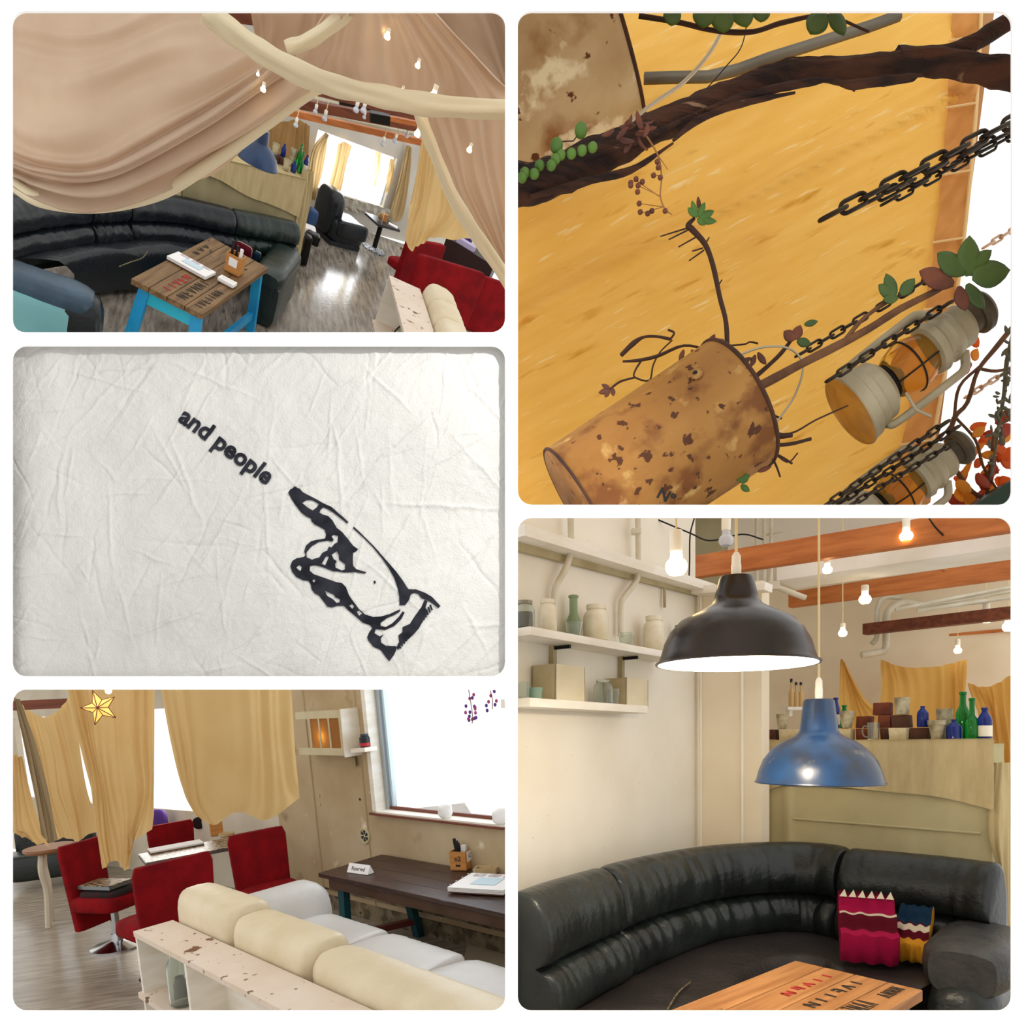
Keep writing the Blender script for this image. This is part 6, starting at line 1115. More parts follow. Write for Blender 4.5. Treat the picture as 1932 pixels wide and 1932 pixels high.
q = b0+bx*bw*0.45+by*0.62; jar('glass_flask', 'clear jar with a black wire handle in the white shelf unit', MT @ T(q.x, q.y, HB-0.385), 0.06, 0.24, glass_clear); make('wire_handle', MB().tube(smooth_path([(-0.07, 0, 0.02), (-0.075, 0, 0.16), (0, 0, 0.27), (0.07, 0, 0.16)], 6), 0.006, 6), black_iron, bpy.data.objects[[o.name for o in bpy.data.objects if o.name.startswith('glass_flask')][-1]])
cs2 = thing('cream_roll_sofa', 'cream leather sofa back rolls beside the white shelf unit', 'sofa', MT)
so = b0+bx*(bw+0.165)-Z*HB; so.z = 0
for x0, x1, sd in ((0.02, 0.36, 1), (0.36, 0.74, 4), (0.74, 1.3, 7)):
    rows = []
    for i in range(25):
        u = i/24; e = min(u, 1-u); s = 0.8+0.2*math.sqrt(max(0, 1-max(0, 1-e/0.16)**2)); row = []
        for j in range(22):
            a = 2*math.pi*j/22; row.append(so+by*(x0+(x1-x0)*u)+bx*(math.copysign(abs(math.cos(a))**.6, math.cos(a))*0.15*s)+Z*(0.53+math.copysign(abs(math.sin(a))**.6, math.sin(a))*0.20*s+0.008*noise.noise(Vector((u*12, j*.6, sd)))))
        rows.append(row)
    mb = MB(); mb.grid(rows, cv=True); mb.add(rows[0], [tuple(range(22))]); mb.add(rows[-1], [tuple(reversed(range(22)))]); make('back_cushion', mb, cream_l, cs2, ang=70)
make('base', MB().box((0, 0, 0.05), (0.6, 1.3, 0.35), frame(so, bx, by, Z) if sgn > 0 else frame(so+by*1.3, bx, -by, Z)), cream_l, cs2, smooth=False)
# ---------------------------------------------------------------- canopy cloths
GCn = 'muslin canopy cloths'
cm = muslin_cream; hem_m = mat('cream_hem', '#e6d8b8', rough=.95, spec=.05, trans=.15)
swag_o = drape('canopy_swag', 'huge cream muslin swag sagging low over the dark corner sofa', [[K(-15, 0, 4.3), K(90, 0, 4.0), K(190, 0, 3.8), K(290, 0, 3.8), K(372, 5, 3.9)], [K(-15, 130, 4.2), K(90, 150, 3.9), K(200, 150, 3.7), K(330, 110, 3.7), K(440, 60, 3.8)], [K(-15, 240, 4.2), K(80, 270, 3.8), K(200, 275, 3.6), K(350, 200, 3.6), K(505, 112, 3.7)], [K(-15, 300, 4.2), K(75, 340, 3.8), K(190, 345, 3.6), K(360, 270, 3.6), K(560, 150, 3.7)], [K(-15, 322, 4.2), K(70, 375, 3.9), K(180, 388, 3.7), K(345, 345, 3.7), K(460, 262, 3.7), ][:4]+[K(605, 163, 3.8)]], cm, group=GCn, cat='canopy cloth', M=MT, fold=0.042, freq=10, nu=130, nv=110, swag=True, wild=1.3, pinch=lambda u, v: 0.15+0.9*u)
make('hem', MB().tube(smooth_path([K(x, y, d) for x, y, d in [(10, 335, 4.1), (60, 370, 3.88), (110, 384, 3.78), (170, 388, 3.7), (240, 380, 3.66), (310, 360, 3.66), (370, 325, 3.66), (430, 285, 3.68), (500, 235, 3.7), (560, 192, 3.72), (605, 163, 3.78)]], 6), [0.03-0.012*i/60 for i in range(61)], 10), hem_m, swag_o)
cloth_o = drape('canopy_cloth', 'cream canopy cloth gathered to a high point above the opening', [[K(640, -5, 3.5), K(690, -8, 3.5), K(740, -8, 3.5), K(790, -5, 3.5)], [K(590, 60, 3.7), K(680, 60, 3.65), K(780, 60, 3.65), K(860, 60, 3.7)], [K(560, 110, 3.85), K(690, 125, 3.8), K(820, 130, 3.8), K(930, 135, 3.85)], [K(560, 145, 3.95), K(690, 180, 3.9), K(830, 200, 3.9), K(985, 205, 3.95)]], cm, cat='canopy cloth', group=GCn, M=MT, fold=0.03, freq=9, nu=100, nv=60, pinch=lambda u, v: 0.4+0.8*v)
drape('canopy_cloth', 'shade-browned canopy cloth in the far upper corner', [[K(760, -8, 4.3), K(850, -8, 4.3), K(990, -8, 4.3)], [K(820, 70, 4.3), K(900, 70, 4.3), K(990, 70, 4.3)], [K(900, 150, 4.3), K(950, 160, 4.3), K(990, 165, 4.3)]], mat('shaded_cream_muslin', '#a58a72', rough=.95, trans=.2), cat='canopy cloth', group=GCn, M=MT, fold=0.02, freq=4)  # cream muslin with the shade of the corner put into its colour
drape('canopy_cloth', 'tan canopy cloth behind the crossing rolls under the brown beam', [[K(470, 0, 4.2), K(560, 0, 4.2), K(660, 0, 4.2)], [K(480, 60, 4.2), K(560, 60, 4.2), K(640, 60, 4.2)], [K(500, 120, 4.2), K(570, 130, 4.2), K(650, 140, 4.2)]], mat('tan_muslin', '#b99a7d', rough=.95, trans=.3), cat='canopy cloth', group=GCn, M=MT, fold=0.02, freq=5)
def clothroll(lab, pts, r, d, par=None):
    P = smooth_path([K(x, y, dd) for (x, y), dd in zip(pts, d)], 8); n = len(P); k = RT.sc(P[0]); mb = MB(); rr = [k*(r[0]+(r[1]-r[0])*i/(n-1))*(1+0.05*math.sin(i*.7)) for i in range(n)]; mb.tube(P, rr, 20); assert len(mb.v) == 20*n
    for i, v in enumerate(mb.v):
        c = P[min(n-1, i//20)]; dv = v-c; a = (i % 20)/20*2*math.pi; v += dv*(0.16*math.sin(a*3+(i//20)*0.10+2*noise.noise(Vector(((i//20)*.05, 0, 3))))+0.10*math.sin(a*5-(i//20)*0.16)+0.12*noise.noise(Vector((a*1.5, (i//20)*.06, 1))))
    if par: return make('rolled_edge', mb, hem_m, par, ang=180)
    return tag(make('canopy_roll', mb, hem_m, None, MT, ang=180), lab, 'canopy roll', GCn)
clothroll('thick rolled muslin edge running across the opening', [(385, 15), (420, 45), (465, 78), (520, 112), (590, 145), (660, 168), (730, 185), (800, 198), (880, 205), (985, 207)], (20, 17), [3.5]*10); clothroll('rolled muslin edge climbing to the high gather point', [(540, 92), (575, 80), (615, 55), (660, 15)], (10, 13), [3.6]*4, cloth_o)
clothroll('rolled cream edge of the falling side drape', [(790, 212), (805, 250), (825, 300), (850, 360), (885, 420), (925, 480), (975, 555)], (10, 15), [3.7]*7)
drape('side_drape', 'cream side drape falling across the corner by the red chairs', [[K(790, 210, 3.8), K(850, 212, 3.8), K(910, 212, 3.8), K(990, 212, 3.8)], [K(815, 280, 3.8), K(870, 290, 3.8), K(920, 300, 3.8), K(990, 300, 3.8)], [K(850, 360, 3.8), K(895, 370, 3.8), K(940, 380, 3.8), K(990, 390, 3.8)], [K(925, 480, 3.8), K(950, 500, 3.8), K(970, 510, 3.8), K(990, 520, 3.8)]], cm, group=GCn, M=MT, fold=0.03, freq=7, pinch=lambda u, v: .6)
drape('tan_curtain', 'tan muslin curtain with a wavy hem over the red chairs', [[K(800, 245, 5.6), K(820, 240, 5.6), K(850, 240, 5.6), K(880, 240, 5.6)], [K(786, 320, 5.6), K(815, 320, 5.6), K(845, 320, 5.6), K(885, 325, 5.6)], [K(772, 400, 5.6), K(810, 400, 5.6), K(850, 400, 5.6), K(900, 405, 5.6)], [K(764, 452, 5.6), K(778, 472, 5.6), K(815, 450, 5.6), K(905, 452, 5.6)]], muslin, group=GW, M=MT, fold=0.03, freq=7, wild=.8)
p = K(430, 18, 4.6); q = K(520, 30, 4.6); tag(make('ceiling_beam', MB().bar(p-(q-p)*0.8, q+(q-p)*0.8, 0.1, 30*RT.sc(p)), brown_beam, None, MT, smooth=False), 'brown beam peeking over the canopy rolls', 'beam')
R3 = MT.to_3x3(); wcx = (s_(wa)+s_(wb_))/2
window_light('window_daylight', R3 @ (-FN), R3 @ (FD*(s_(wb_)-s_(wa))), R3 @ (Z*(whi-wlow)), MT @ (Vector((fA.x, fA.y, (whi+wlow)/2))+FD*wcx+FN*0.12), 11)
# ================================================================== yellow tarp with hanging tins and lanterns
def A(px, py, y=1.8): return ray(px, py)*y
def kk(y): return y/F
tarp_m = mat('yellow_tarp', '#fbca6c', rough=0.7, spec=0.15, col2='#f2bb58', vs=5, st=(1, 1, 7), rot=math.radians(29), lo=.3, hi=.75, trans=0.5, spots=[('#d99a3a', 6.0, 0.62, 0.14, (1.0, 1, 5)), ('#fde0a0', 9, 0.62, 0.12, (1, 1, 8))], bump=0.1, bs=25)
# grid of the tarp: a sheet that leans away towards the top with creases running up to the right
rows = []
for j in range(71):
    v = j/70; row = []
    for i in range(91):
        u = i/90; py = 5+980*v; xr = 1838-28*v*1.0-95*v*v; px = 962+(xr-962)*u; d = 2.02+0.12*(1-v)
        t_ = (px-980)*0.50+(py-590); bend = 0.030*math.exp(-(t_/16)**2)-0.03*math.exp(-((t_+55)/45)**2)          # crease line from (980,590) to (1700,230)
        t2 = (px-1400)*0.62+(py-840); bend += 0.006*math.exp(-(t2/40)**2); bend += 0.012*noise.noise(Vector((px*0.003, py*0.004, 1)))+0.003*noise.noise(Vector((t_*0.05, px*0.004, 5)))
        row.append(A(px, py, d-bend))
    rows.append(row)
tarp = thing('yellow_tarp', 'sunlit yellow tarpaulin stretched behind the hanging tins', 'tarpaulin')
mb = MB(); mb.grid(rows); make('sheet', mb, tarp_m, tarp, ang=180)
edge = [rows[j][90] for j in range(71)]; hem2 = mat('tan_tarp_hem', '#e2ac66', rough=.8, trans=.4, col2='#cf9650', vs=9, st=(1, 1, 3), rot=.9)
er = [[p+Vector((dx*kk(2.1), 0.004*math.sin(j*0.9+dx), 0)) for dx in (-46, -30, -14, 0, 10)] for j, p in enumerate(edge)]
mb = MB(); mb.grid([[q+Vector((0, -0.012, 0)) for q in r] for r in er]); make('hem_strip', mb, hem2, tarp, ang=180)
make('edge_rope', MB().tube([p+Vector((6*kk(2.1), -0.02, 0)) for p in edge[::5]], 0.005, 6), mat('pale_rope', '#e6c48a', rough=.9), tarp)
for j in range(6, 70, 9): make('lacing', MB().tube([edge[j]+Vector((-52*kk(2.1), -0.02, 0.0)), edge[j]+Vector((4*kk(2.1), -0.022, 0.012))], 0.003, 5), MATS['pale_rope'], tarp)
tag(make('timber_batten', MB().bar(A(1862, 5, 2.2), A(1738, 950, 2.08), 0.035, 0.03, (0, 1, 0)), mat('honey_batten', '#c58f55', rough=.6, col2='#ad7a42', vs=3), None), 'upright honey coloured batten along the tarp edge', 'batten')
# ---------------------------------------------------------------- rough vine branch
bark = mat('vine_bark', '#4a2a18', rough=.95, col2='#1f0e08', vs=5, st=(1.5, 1, 9), lo=.35, hi=.6, spots=[('#8a6a50', 9, .66, .06, (1, 1, 7))], bump=1.0, bs=30, bst=(1, 1, 5))
def limb(t, name, pts, r, y, m=bark, n=12, rough_=0.16, sub=6):
    P = smooth_path([A(x, yy, y) for x, yy in pts], sub); N_ = len(P); R_ = []
    for i in range(N_):
        f = i/(N_-1)*(len(r)-1); a = int(min(f, len(r)-2)); R_.append(kk(y)*(r[a]+(r[a+1]-r[a])*(f-a)))
    mb = MB(); mb.tube(P, R_, n)
    if rough_:
        for i, v in enumerate(mb.v):
            c = P[min(N_-1, i//n)]; v += (v-c)*rough_*(noise.noise(v*28)*1.2+noise.noise(Vector((v.x*14, v.z*14, (i % n)*1.3)))*1.1)
    return make(name, mb, m, t, ang=70)
vine = thing('vine_branch', 'thick shaggy vine branch forking across the top of the tarp', 'branch')
limb(vine, 'trunk', [(960, 352), (1010, 345), (1060, 325), (1120, 300), (1180, 272), (1240, 238), (1300, 210), (1360, 182), (1420, 158), (1480, 140), (1540, 130), (1600, 135), (1660, 132), (1730, 122)], [38, 35, 32, 30, 27, 25, 24, 21, 19, 20, 18, 22, 24, 24], 1.55, n=18)
limb(vine, 'fork', [(1690, 122), (1760, 112), (1830, 85), (1930, 22)], [24, 20, 15, 17], 1.55, n=14); limb(vine, 'fork', [(1690, 122), (1760, 115), (1840, 128), (1930, 145)], [24, 22, 22, 27], 1.55, n=14)
for i, (pts, r) in enumerate([([(1000, 372), (1100, 345), (1190, 320), (1270, 270)], [5, 8, 7, 2]), ([(1020, 330), (1120, 295), (1220, 258), (1330, 205)], [4, 6, 6, 2]), ([(1330, 208), (1420, 178), (1520, 156), (1570, 150)], [4, 7, 6, 2]), ([(1270, 265), (1320, 225), (1400, 195), (1500, 175)], [3, 6, 6, 2]), ([(1560, 150), (1615, 160), (1680, 150), (1740, 140)], [3, 8, 8, 3])]): limb(vine, 'bark_strip', pts, r, 1.525, n=8, rough_=.3)
tag(make('broken_twig', MB().tube([A(1575, 145, 1.54), A(1613, 172, 1.54)], 0.002, 5), bark, None), 'thin broken twig sticking out under the vine branch', 'twig')
# ---------------------------------------------------------------- metal bar and wires
bar_m = mat('grey_steel', '#7c7668', rough=.5, metal=.4, col2='#655d4d', vs=6)
tag(make('steel_bar', MB().grid([[A(x, y-9, 2.06), A(x, y+9, 2.06)] for x, y in [(1215, 148), (1280, 146), (1335, 145), (1390, 132), (1450, 110), (1540, 82), (1640, 50), (1700, 28)]]), bar_m, None, solid=0.012), 'bent grey steel strap behind the vine branch', 'strap')
for lab, pts, r, y, m in [('clear plastic tube curling down over the rusty drum', [(1372, 15), (1360, 60), (1335, 105), (1290, 155), (1240, 190), (1200, 220), (1172, 245)], .0045, 1.72, mat('clear_tube', '#d8cbb0', rough=.2, transm=.3)), ('thin brown wire crossing behind the steel strap', [(1413, 15), (1400, 85), (1370, 125), (1330, 170), (1290, 205), (1250, 215)], .0015, 1.9, black_iron)]:
    tag(make('wire', MB().tube(smooth_path([A(x, yy, y) for x, yy in pts], 6), r, 8), m, None), lab, 'wire')
# ---------------------------------------------------------------- tins
rust_pale = mat('peeling_drum', '#cdb488', rough=.85, col2='#b18f62', vs=6, spots=[('#8a5a2a', 6, .54, .12), ('#e6d6b0', 14, .58, .08), ('#5c3010', 26, .64, .03)], bump=.5, bs=30)
rust_tin = mat('rusty_tin', '#a87a3c', rough=.6, col2='#8a5c26', vs=5, st=(1, 1, .35), spots=[('#6e4016', 9, .54, .10), ('#b99456', 15, .60, .10), ('#4a250a', 40, .62, .03)], bump=.25, bs=40, spec=.35)
rust_rim = mat('rust_rim', '#4a2812', rough=.8, col2='#2a1408', vs=12)
def tin(name, lab, rim, base_dir, R, L, y, tilt, m, n=48):
    """open tin: rim centre pixel, image direction from rim to base, radius and length in pixels"""
    k = kk(y); c = A(*rim, y); d = Vector((base_dir[0], 0, -base_dir[1])).normalized(); d = (d*math.cos(tilt)+Vector((0, -math.sin(tilt), 0))).normalized()
    Mx = aim(c, -d); t = thing(name, lab, 'tin', Mx); R *= k; L *= k
    mb = MB(); mb.lathe([(R*0.97, -L), (R, -L+0.004), (R, 0)], n, cap=False); mb.lathe([(0, -L+0.004), (R*0.97, -L)], n, cap=False); make('wall', mb, m, t, ang=50)
    mb = MB(); mb.tube([(R*math.cos(a), R*math.sin(a), 0) for a in (2*math.pi*i/n for i in range(n))], 0.0045, 8, closed=True); make('rim', mb, rust_rim, t)
    mb = MB(); mb.tube([(R*math.cos(a), R*math.sin(a), -L+0.003) for a in (2*math.pi*i/n for i in range(n))], 0.0035, 8, closed=True); make('base_seam', mb, rust_rim, t)
    mb = MB(); mb.lathe([(R*.97, -0.025), (0, -0.02)], 32, cap=False); make('soil', mb, mat('dry_soil', '#3a2614', rough=1, bump=1, bs=60), t)
    return t, Mx, R, L
tin('rusty_drum', 'peeling pale drum stained with rust hanging over the vine', (1150, 40), (-0.93, 0.37), 176, 330, 1.74, -0.30, rust_pale)
t1, Mt, Rt, Lt_ = tin('planter_tin', 'rusty tin planter printed No with dry stems growing out', (1390, 765), (-0.843, 0.538), 126, 352, 1.62, -0.07, rust_tin)
# rivet washer and lettering on the tin's near side
def on_tin(px, py):
    d = ray(px, py); I = Mt.inverted(); o = I @ Vector((0, 0, 0)); dd = (I.to_3x3() @ d); a = dd.x**2+dd.y**2; b = 2*(o.x*dd.x+o.y*dd.y); c = o.x**2+o.y**2-(Rt+0.001)**2; s = (-b-math.sqrt(max(0, b*b-4*a*c)))/(2*a); return o+dd*s
w = on_tin(1312, 706); nrm = Vector((w.x, w.y, 0)).normalized(); make('rivet_washer', MB().lathe([(0.003, 0.004), (0.012, 0.004), (0.016, 0.001)], 16, aim(w, nrm), cap=False), rust_tin, t1); make('rivet', MB().ball(0.005, 8, aim(w+nrm*.003, nrm)), black_iron, t1)
vs, fs = text_geo('Nº', 30, 0.8); ca, sa = math.cos(math.radians(-28)), math.sin(math.radians(-28))
make('lettering', MB().add([on_tin(1257+(v.x*ca+v.y*sa), 938-(-v.x*sa*-1+v.y*ca)) for v in vs] if False else [on_tin(1257+v.x*ca-v.y*sa*-1*-1, 937+(-v.x*sa-v.y*ca)) for v in vs], fs), black_plastic, t1)
# ---------------------------------------------------------------- stems, twigs, leaves
stem_m = mat('brown_stem', '#6b4526', rough=.8, col2='#4a2c14', vs=20); dark_stem = mat('dark_stem', '#3a2012', rough=.8); leaf_g = mat('succulent_green', '#5f8432', rough=.5, col2='#476a28', vs=12, trans=.2); leaf_d = mat('deep_green_leaf', '#4c6428', rough=.5, col2='#384e1e', vs=10, trans=.15); leaf_r = mat('dry_red_leaf', '#6e3a22', rough=.7, col2='#4a2416', vs=14)
def leaf(t, name, px, py, ang, L, W, y, m, curl=.25, roll=0.0):
    k = kk(y); a = math.radians(ang); d = Vector((math.cos(a), 0, math.sin(a))); s = Vector((-d.z, 0, d.x)); nn = Vector((0, -1, 0)); s = (s*math.cos(roll)+nn*math.sin(roll)); n2 = d.cross(s); base = A(px, py, y); rows = []
    for i in range(9):
        f = i/8; w = W*k*math.sin(math.pi*min(1, f*.92+.06))**.8*(1 if i < 8 else .15)
        rows.append([base+d*(L*k*f)+s*(w/2*e)+n2*(curl*L*k*(f*f*.5-abs(e)*.12)) for e in (-1, -.5, 0, .5, 1)])
    mb = MB(); mb.grid(rows); return make(name, mb, m, t, ang=180, solid=0.0025)
def plant(name, lab, stems, leaves, cat='plant', y=1.6):
    t = thing(name, lab, cat)
    for pts, r, m in stems: limb(t, 'stem', pts, r, y, m, 7, 0.08, 4)
    for lf in leaves: leaf(t, 'leaf', *lf[:5], y-0.01, lf[5], *(lf[6:] if len(lf) > 6 else ()))
    return t
plant('succulent_stem', 'upright succulent stem with a green rosette rising out of the tin', [([(1385, 735), (1374, 680), (1370, 610), (1358, 560), (1345, 500), (1330, 460), (1305, 432), (1298, 425), (1310, 412)], [5, 4.5, 4.5, 4.5, 4.5, 5, 5.5, 5, 3], dark_stem)]+[([a, b], [1.6, 1.2], dark_stem) for a, b in [((1298, 430), (1246, 446)), ((1298, 434), (1262, 452)), ((1312, 448), (1280, 466)), ((1326, 468), (1306, 474)), ((1328, 472), (1300, 492)), ((1352, 545), (1362, 528)), ((1330, 462), (1338, 448))]],
      [(1315, 410, 110, 30, 12, leaf_g), (1318, 408, 65, 26, 12, leaf_g), (1320, 410, 20, 28, 15, leaf_g), (1318, 412, -15, 34, 14, leaf_g), (1316, 412, -45, 20, 11, leaf_g), (1314, 408, 140, 22, 12, leaf_g), (1320, 395, 100, 22, 8, leaf_r)])
plant('woody_stem', 'long woody stem with broad green leaves leaning past the lantern', [([(1395, 748), (1450, 720), (1510, 688), (1575, 655), (1640, 620), (1700, 582), (1760, 552), (1795, 532)], [8, 9, 8, 8, 7, 7, 6, 5], stem_m), ([(1590, 648), (1620, 610), (1650, 585), (1690, 560)], [5, 4, 4, 4], stem_m)],
      [(1830, 520, 95, 70, 44, leaf_d), (1835, 520, 5, 66, 52, leaf_d), (1822, 515, 150, 66, 42, leaf_d), (1800, 535, 165, 72, 40, leaf_r), (1810, 540, -80, 50, 28, leaf_r), (1826, 535, -62, 58, 28, leaf_d), (1836, 500, 38, 40, 26, leaf_d), (1690, 560, 150, 40, 24, leaf_d), (1690, 556, 120, 42, 24, leaf_d), (1700, 556, 50, 36, 24, leaf_d), (1694, 562, 190, 30, 18, leaf_d)], y=1.53)
plant('curled_stem', 'short stem with a curled dry leaf leaning over the tin rim', [([(1385, 740), (1420, 715), (1455, 685), (1475, 665), (1498, 635)], [4, 5, 4, 4, 3], dark_stem)], [(1500, 640, 150, 26, 22, leaf_r), (1500, 640, 70, 26, 20, leaf_r), (1504, 642, -20, 26, 18, leaf_d), (1518, 612, 10, 24, 12, leaf_d)])
plant('dry_twigs', 'tangle of dry flower twigs drooping over the tin edge', [([(1335, 660), (1290, 652), (1240, 672), (1205, 680), (1175, 682)], [2, 2.5, 3.5, 3, 2], dark_stem), ([(1265, 640), (1240, 635), (1215, 636), (1195, 648), (1172, 670)], [3, 2.5, 2.5, 5, 4], dark_stem), ([(1210, 680), (1198, 700), (1198, 712), (1225, 718), (1232, 690), (1245, 665), (1268, 642)], [2, 1.8, 1.8, 1.8, 1.6, 1.5, 1.5], dark_stem), ([(1198, 712), (1170, 720), (1150, 735)], [1.8, 2, 2], dark_stem), ([(1265, 640), (1272, 628), (1260, 622)], [2, 2, 2], dark_stem), ([(1330, 655), (1400, 650), (1415, 645), (1430, 648)], [2, 1.6, 1.6, 2], dark_stem)],
      [(1150, 735, 200, 22, 10, leaf_r), (1150, 735, 240, 18, 9, leaf_r), (1155, 732, 280, 16, 9, leaf_r), (1150, 732, 160, 16, 8, leaf_r), (1290, 660, -110, 26, 9, leaf_r), (1305, 660, -70, 22, 9, leaf_r), (1335, 655, 60, 26, 12, leaf_r), (1345, 650, 20, 22, 12, leaf_r), (1340, 660, -30, 28, 12, leaf_g), (1385, 690, 60, 24, 12, leaf_r), (1395, 685, 20, 24, 10, leaf_r), (1375, 700, -80, 24, 12, leaf_r), (1430, 665, -60, 28, 12, leaf_r), (1425, 670, -110, 24, 10, leaf_r)], 'twigs')
plant('dry_sticks', 'bundle of broken dry sticks poking out of the low side of the tin', [([(1440, 815), (1470, 822), (1495, 822)], [5, 6, 3], dark_stem), ([(1445, 840), (1490, 838), (1530, 828)], [3.5, 3.5, 3.5], dark_stem), ([(1450, 850), (1475, 862), (1495, 875)], [2, 2, 2], dark_stem), ([(1455, 860), (1465, 880), (1472, 900)], [2, 2, 1.5], dark_stem), ([(1450, 845), (1485, 872), (1505, 855)], [1.5, 1.5, 1.5], dark_stem), ([(1435, 812), (1490, 818), (1540, 792), (1600, 765)], [1.5, 1.8, 1.8, 1.5], dark_stem), ([(1430, 800), (1445, 780), (1475, 790)], [2, 2, 2], dark_stem)], [(1390, 905, 10, 24, 14, leaf_g), (1400, 912, 60, 20, 14, leaf_g), (1398, 915, -40, 20, 12, leaf_g), (1430, 890, 20, 26, 9, leaf_r)], 'sticks')
tag(make('wire', MB().tube(smooth_path([A(x, y, 1.58) for x, y in [(1314, 702), (1350, 690), (1390, 672), (1440, 655), (1490, 658), (1515, 690), (1500, 745), (1470, 790), (1440, 830)]], 6), .0022, 6), mat('dull_wire', '#a59a86', rough=.4, metal=.6), None), 'loop of thin wire handle running off the tin rivet', 'wire')
# string of pearls over the drum edge
g = random.Random(5)
pearls = thing('pearl_strand', 'strand of round green succulent beads trailing under the rusty drum', 'plant')
pp = [(985, 335), (990, 326), (1008, 328), (1018, 312), (1040, 312), (1048, 300), (1058, 292), (1078, 290), (1098, 284), (1118, 278), (1050, 275), (1096, 246)]
for i, (x, y) in enumerate(pp):
    r = (9.5 if i < 10 else 12)*kk(1.47); make('bead', MB().ball(r, 14, T(A(x, y, 1.47)), (1, 1, 1.18 if i >= 10 else .95)), leaf_g, pearls)
make('thread', MB().tube(smooth_path([A(x, y, 1.475) for x, y in pp[:10]], 3), .0012, 5), dark_stem, pearls); make('thread', MB().tube([A(1050, 275, 1.475), A(1062, 267, 1.475), A(1082, 266, 1.475), A(1096, 246, 1.475)], .0012, 5), dark_stem, pearls)
# dried flower sprig
sp = thing('dried_sprig', 'hanging sprig of tiny dried flowers below the vine', 'dried flowers'); thin = mat('straw_stem', '#9a6a3a', rough=.9)
limb(sp, 'stem', [(1205, 235), (1240, 290), (1248, 330), (1246, 370), (1255, 395), (1268, 405)], [1.6, 1.5, 1.4, 1.4, 1.4, 1], 1.49, thin, 6, 0)
for (a, b) in [((1246, 370), (1204, 350)), ((1246, 372), (1200, 340)), ((1250, 390), (1206, 384)), ((1252, 390), (1210, 402)), ((1248, 332), (1232, 330)), ((1242, 295), (1240, 318)), ((1236, 285), (1260, 320))]: limb(sp, 'twig', [a, b], [.9, .7], 1.49, thin, 5, 0, 1)
for x, y in [(1200, 338), (1204, 350), (1190, 350), (1203, 362), (1206, 384), (1208, 400), (1222, 403), (1230, 398), (1233, 331), (1242, 316), (1190, 345), (1255, 398), (1240, 305), (1246, 335), (1212, 343)]:
    make('flower', MB().puff(4.5*kk(1.7), 4*kk(1.7), 4*kk(1.7), T(A(x, y, 1.485)), .9, .9, n=8, k=6, wr=.0), leaf_r, sp)
dl = thing('dry_leaf_tuft', 'tuft of crisp dry leaves caught between drum and vine', 'dry leaves')
for i in range(14): leaf(dl, 'leaf', 1165+g.uniform(-15, 75), 245+g.uniform(-15, 25), g.uniform(0, 360), g.uniform(18, 32), g.uniform(9, 14), 1.475+g.uniform(-.02, .015), leaf_r, .6, g.uniform(-.8, .8))
# leaves hanging from above
for i, (lab, lv) in enumerate([('blurred round green leaves nearest the steel strap', [(1270, 10, -95, 42, 34)]), ('broad overlapping green leaves beside the hanging tube', [(1330, 5, -95, 52, 42), (1360, 5, -85, 62, 46), (1395, 5, -75, 52, 40), (1438, 5, -95, 40, 34)]), ('yellow green leaf pair hanging before the tarp top', [(1555, 20, -120, 56, 42), (1570, 15, -70, 60, 30)])]):
    t = thing('hanging_leaves', lab, 'leaves')
    for (x, y, a, L, W_) in lv: leaf(t, 'leaf', x, y, a, L, W_, 1.62, mat('mossy_leaf', '#55701c', rough=.5, col2='#3f5a1a', vs=8, trans=.3), .2)
limb(thing('thin_twig', 'thin curved twig under the hanging green leaves', 'twig'), 'stem', [(1205, 30), (1280, 42), (1350, 58), (1420, 60), (1480, 42), (1560, 30), (1640, 60)], [4, 4, 4, 4, 4, 3, 2], 1.66, dark_stem, 8, .1)
# ---------------------------------------------------------------- chains, every link a part
link_m = mat('dark_chain', '#43392c', rough=.45, metal=.7, col2='#2a2119', vs=20)
def link_mesh(name, L, W_, r):
    P = []; n = 7; R_ = (W_-r)/2; h = (L-W_)/2
    for s in (1, -1):
        for i in range(n):
            a = math.pi*i/(n-1); P.append(Vector((R_*math.cos(a)*s, 0, s*h+R_*math.sin(a)*s)))
    return MB().tube(P, r, 7, closed=True)
def chain(lab, p, q, Lpx, y, m=link_m, sag=0.0, rpx=2.6, y2=None):
    t = thing('hanging_chain', lab, 'chain', None, 'chains over the tarp'); y2 = y2 or y; a = A(*p, y); b = A(*q, y2); k = kk(y); L = Lpx*k; tot = (b-a).length; pitch = L*0.74; n = max(2, int(tot/pitch)); d = (b-a).normalized()
    base = make('link', link_mesh('link', L, L*.42, rpx*k), m, t); me = base.data
    for i in range(n+1):
        c = a+d*(pitch*i)+Vector((0, 0, -sag*math.sin(math.pi*i/n))); Mx = aim(c, d) @ rotz(math.radians(20 if i % 2 == 0 else 105))
        if i == 0: base.matrix_local = Mx
        else:
            o = bpy.data.objects.new('link', me); COL.objects.link(o); o.parent = t; o.matrix_local = Mx
    return t
chain('heavy dark chain with a long end link hanging in front of the tarp', (1572, 403), (1925, 222), 58, 1.72, rpx=4.2)
chain('second heavy chain lying close behind the heavy one', (1645, 378), (1925, 240), 46, 1.76, rpx=3.2); chain('thin chain hanging below the heavy chains', (1680, 378), (1925, 248), 40, 1.78, rpx=2.6)
chain('thin chain hooked to the open foot of the upper lantern', (1572, 712), (1790, 572), 34, 1.58, rpx=2.6); chain('thin chain running along the woody stem', (1515, 665), (1762, 520), 34, 1.66, rpx=2.4)
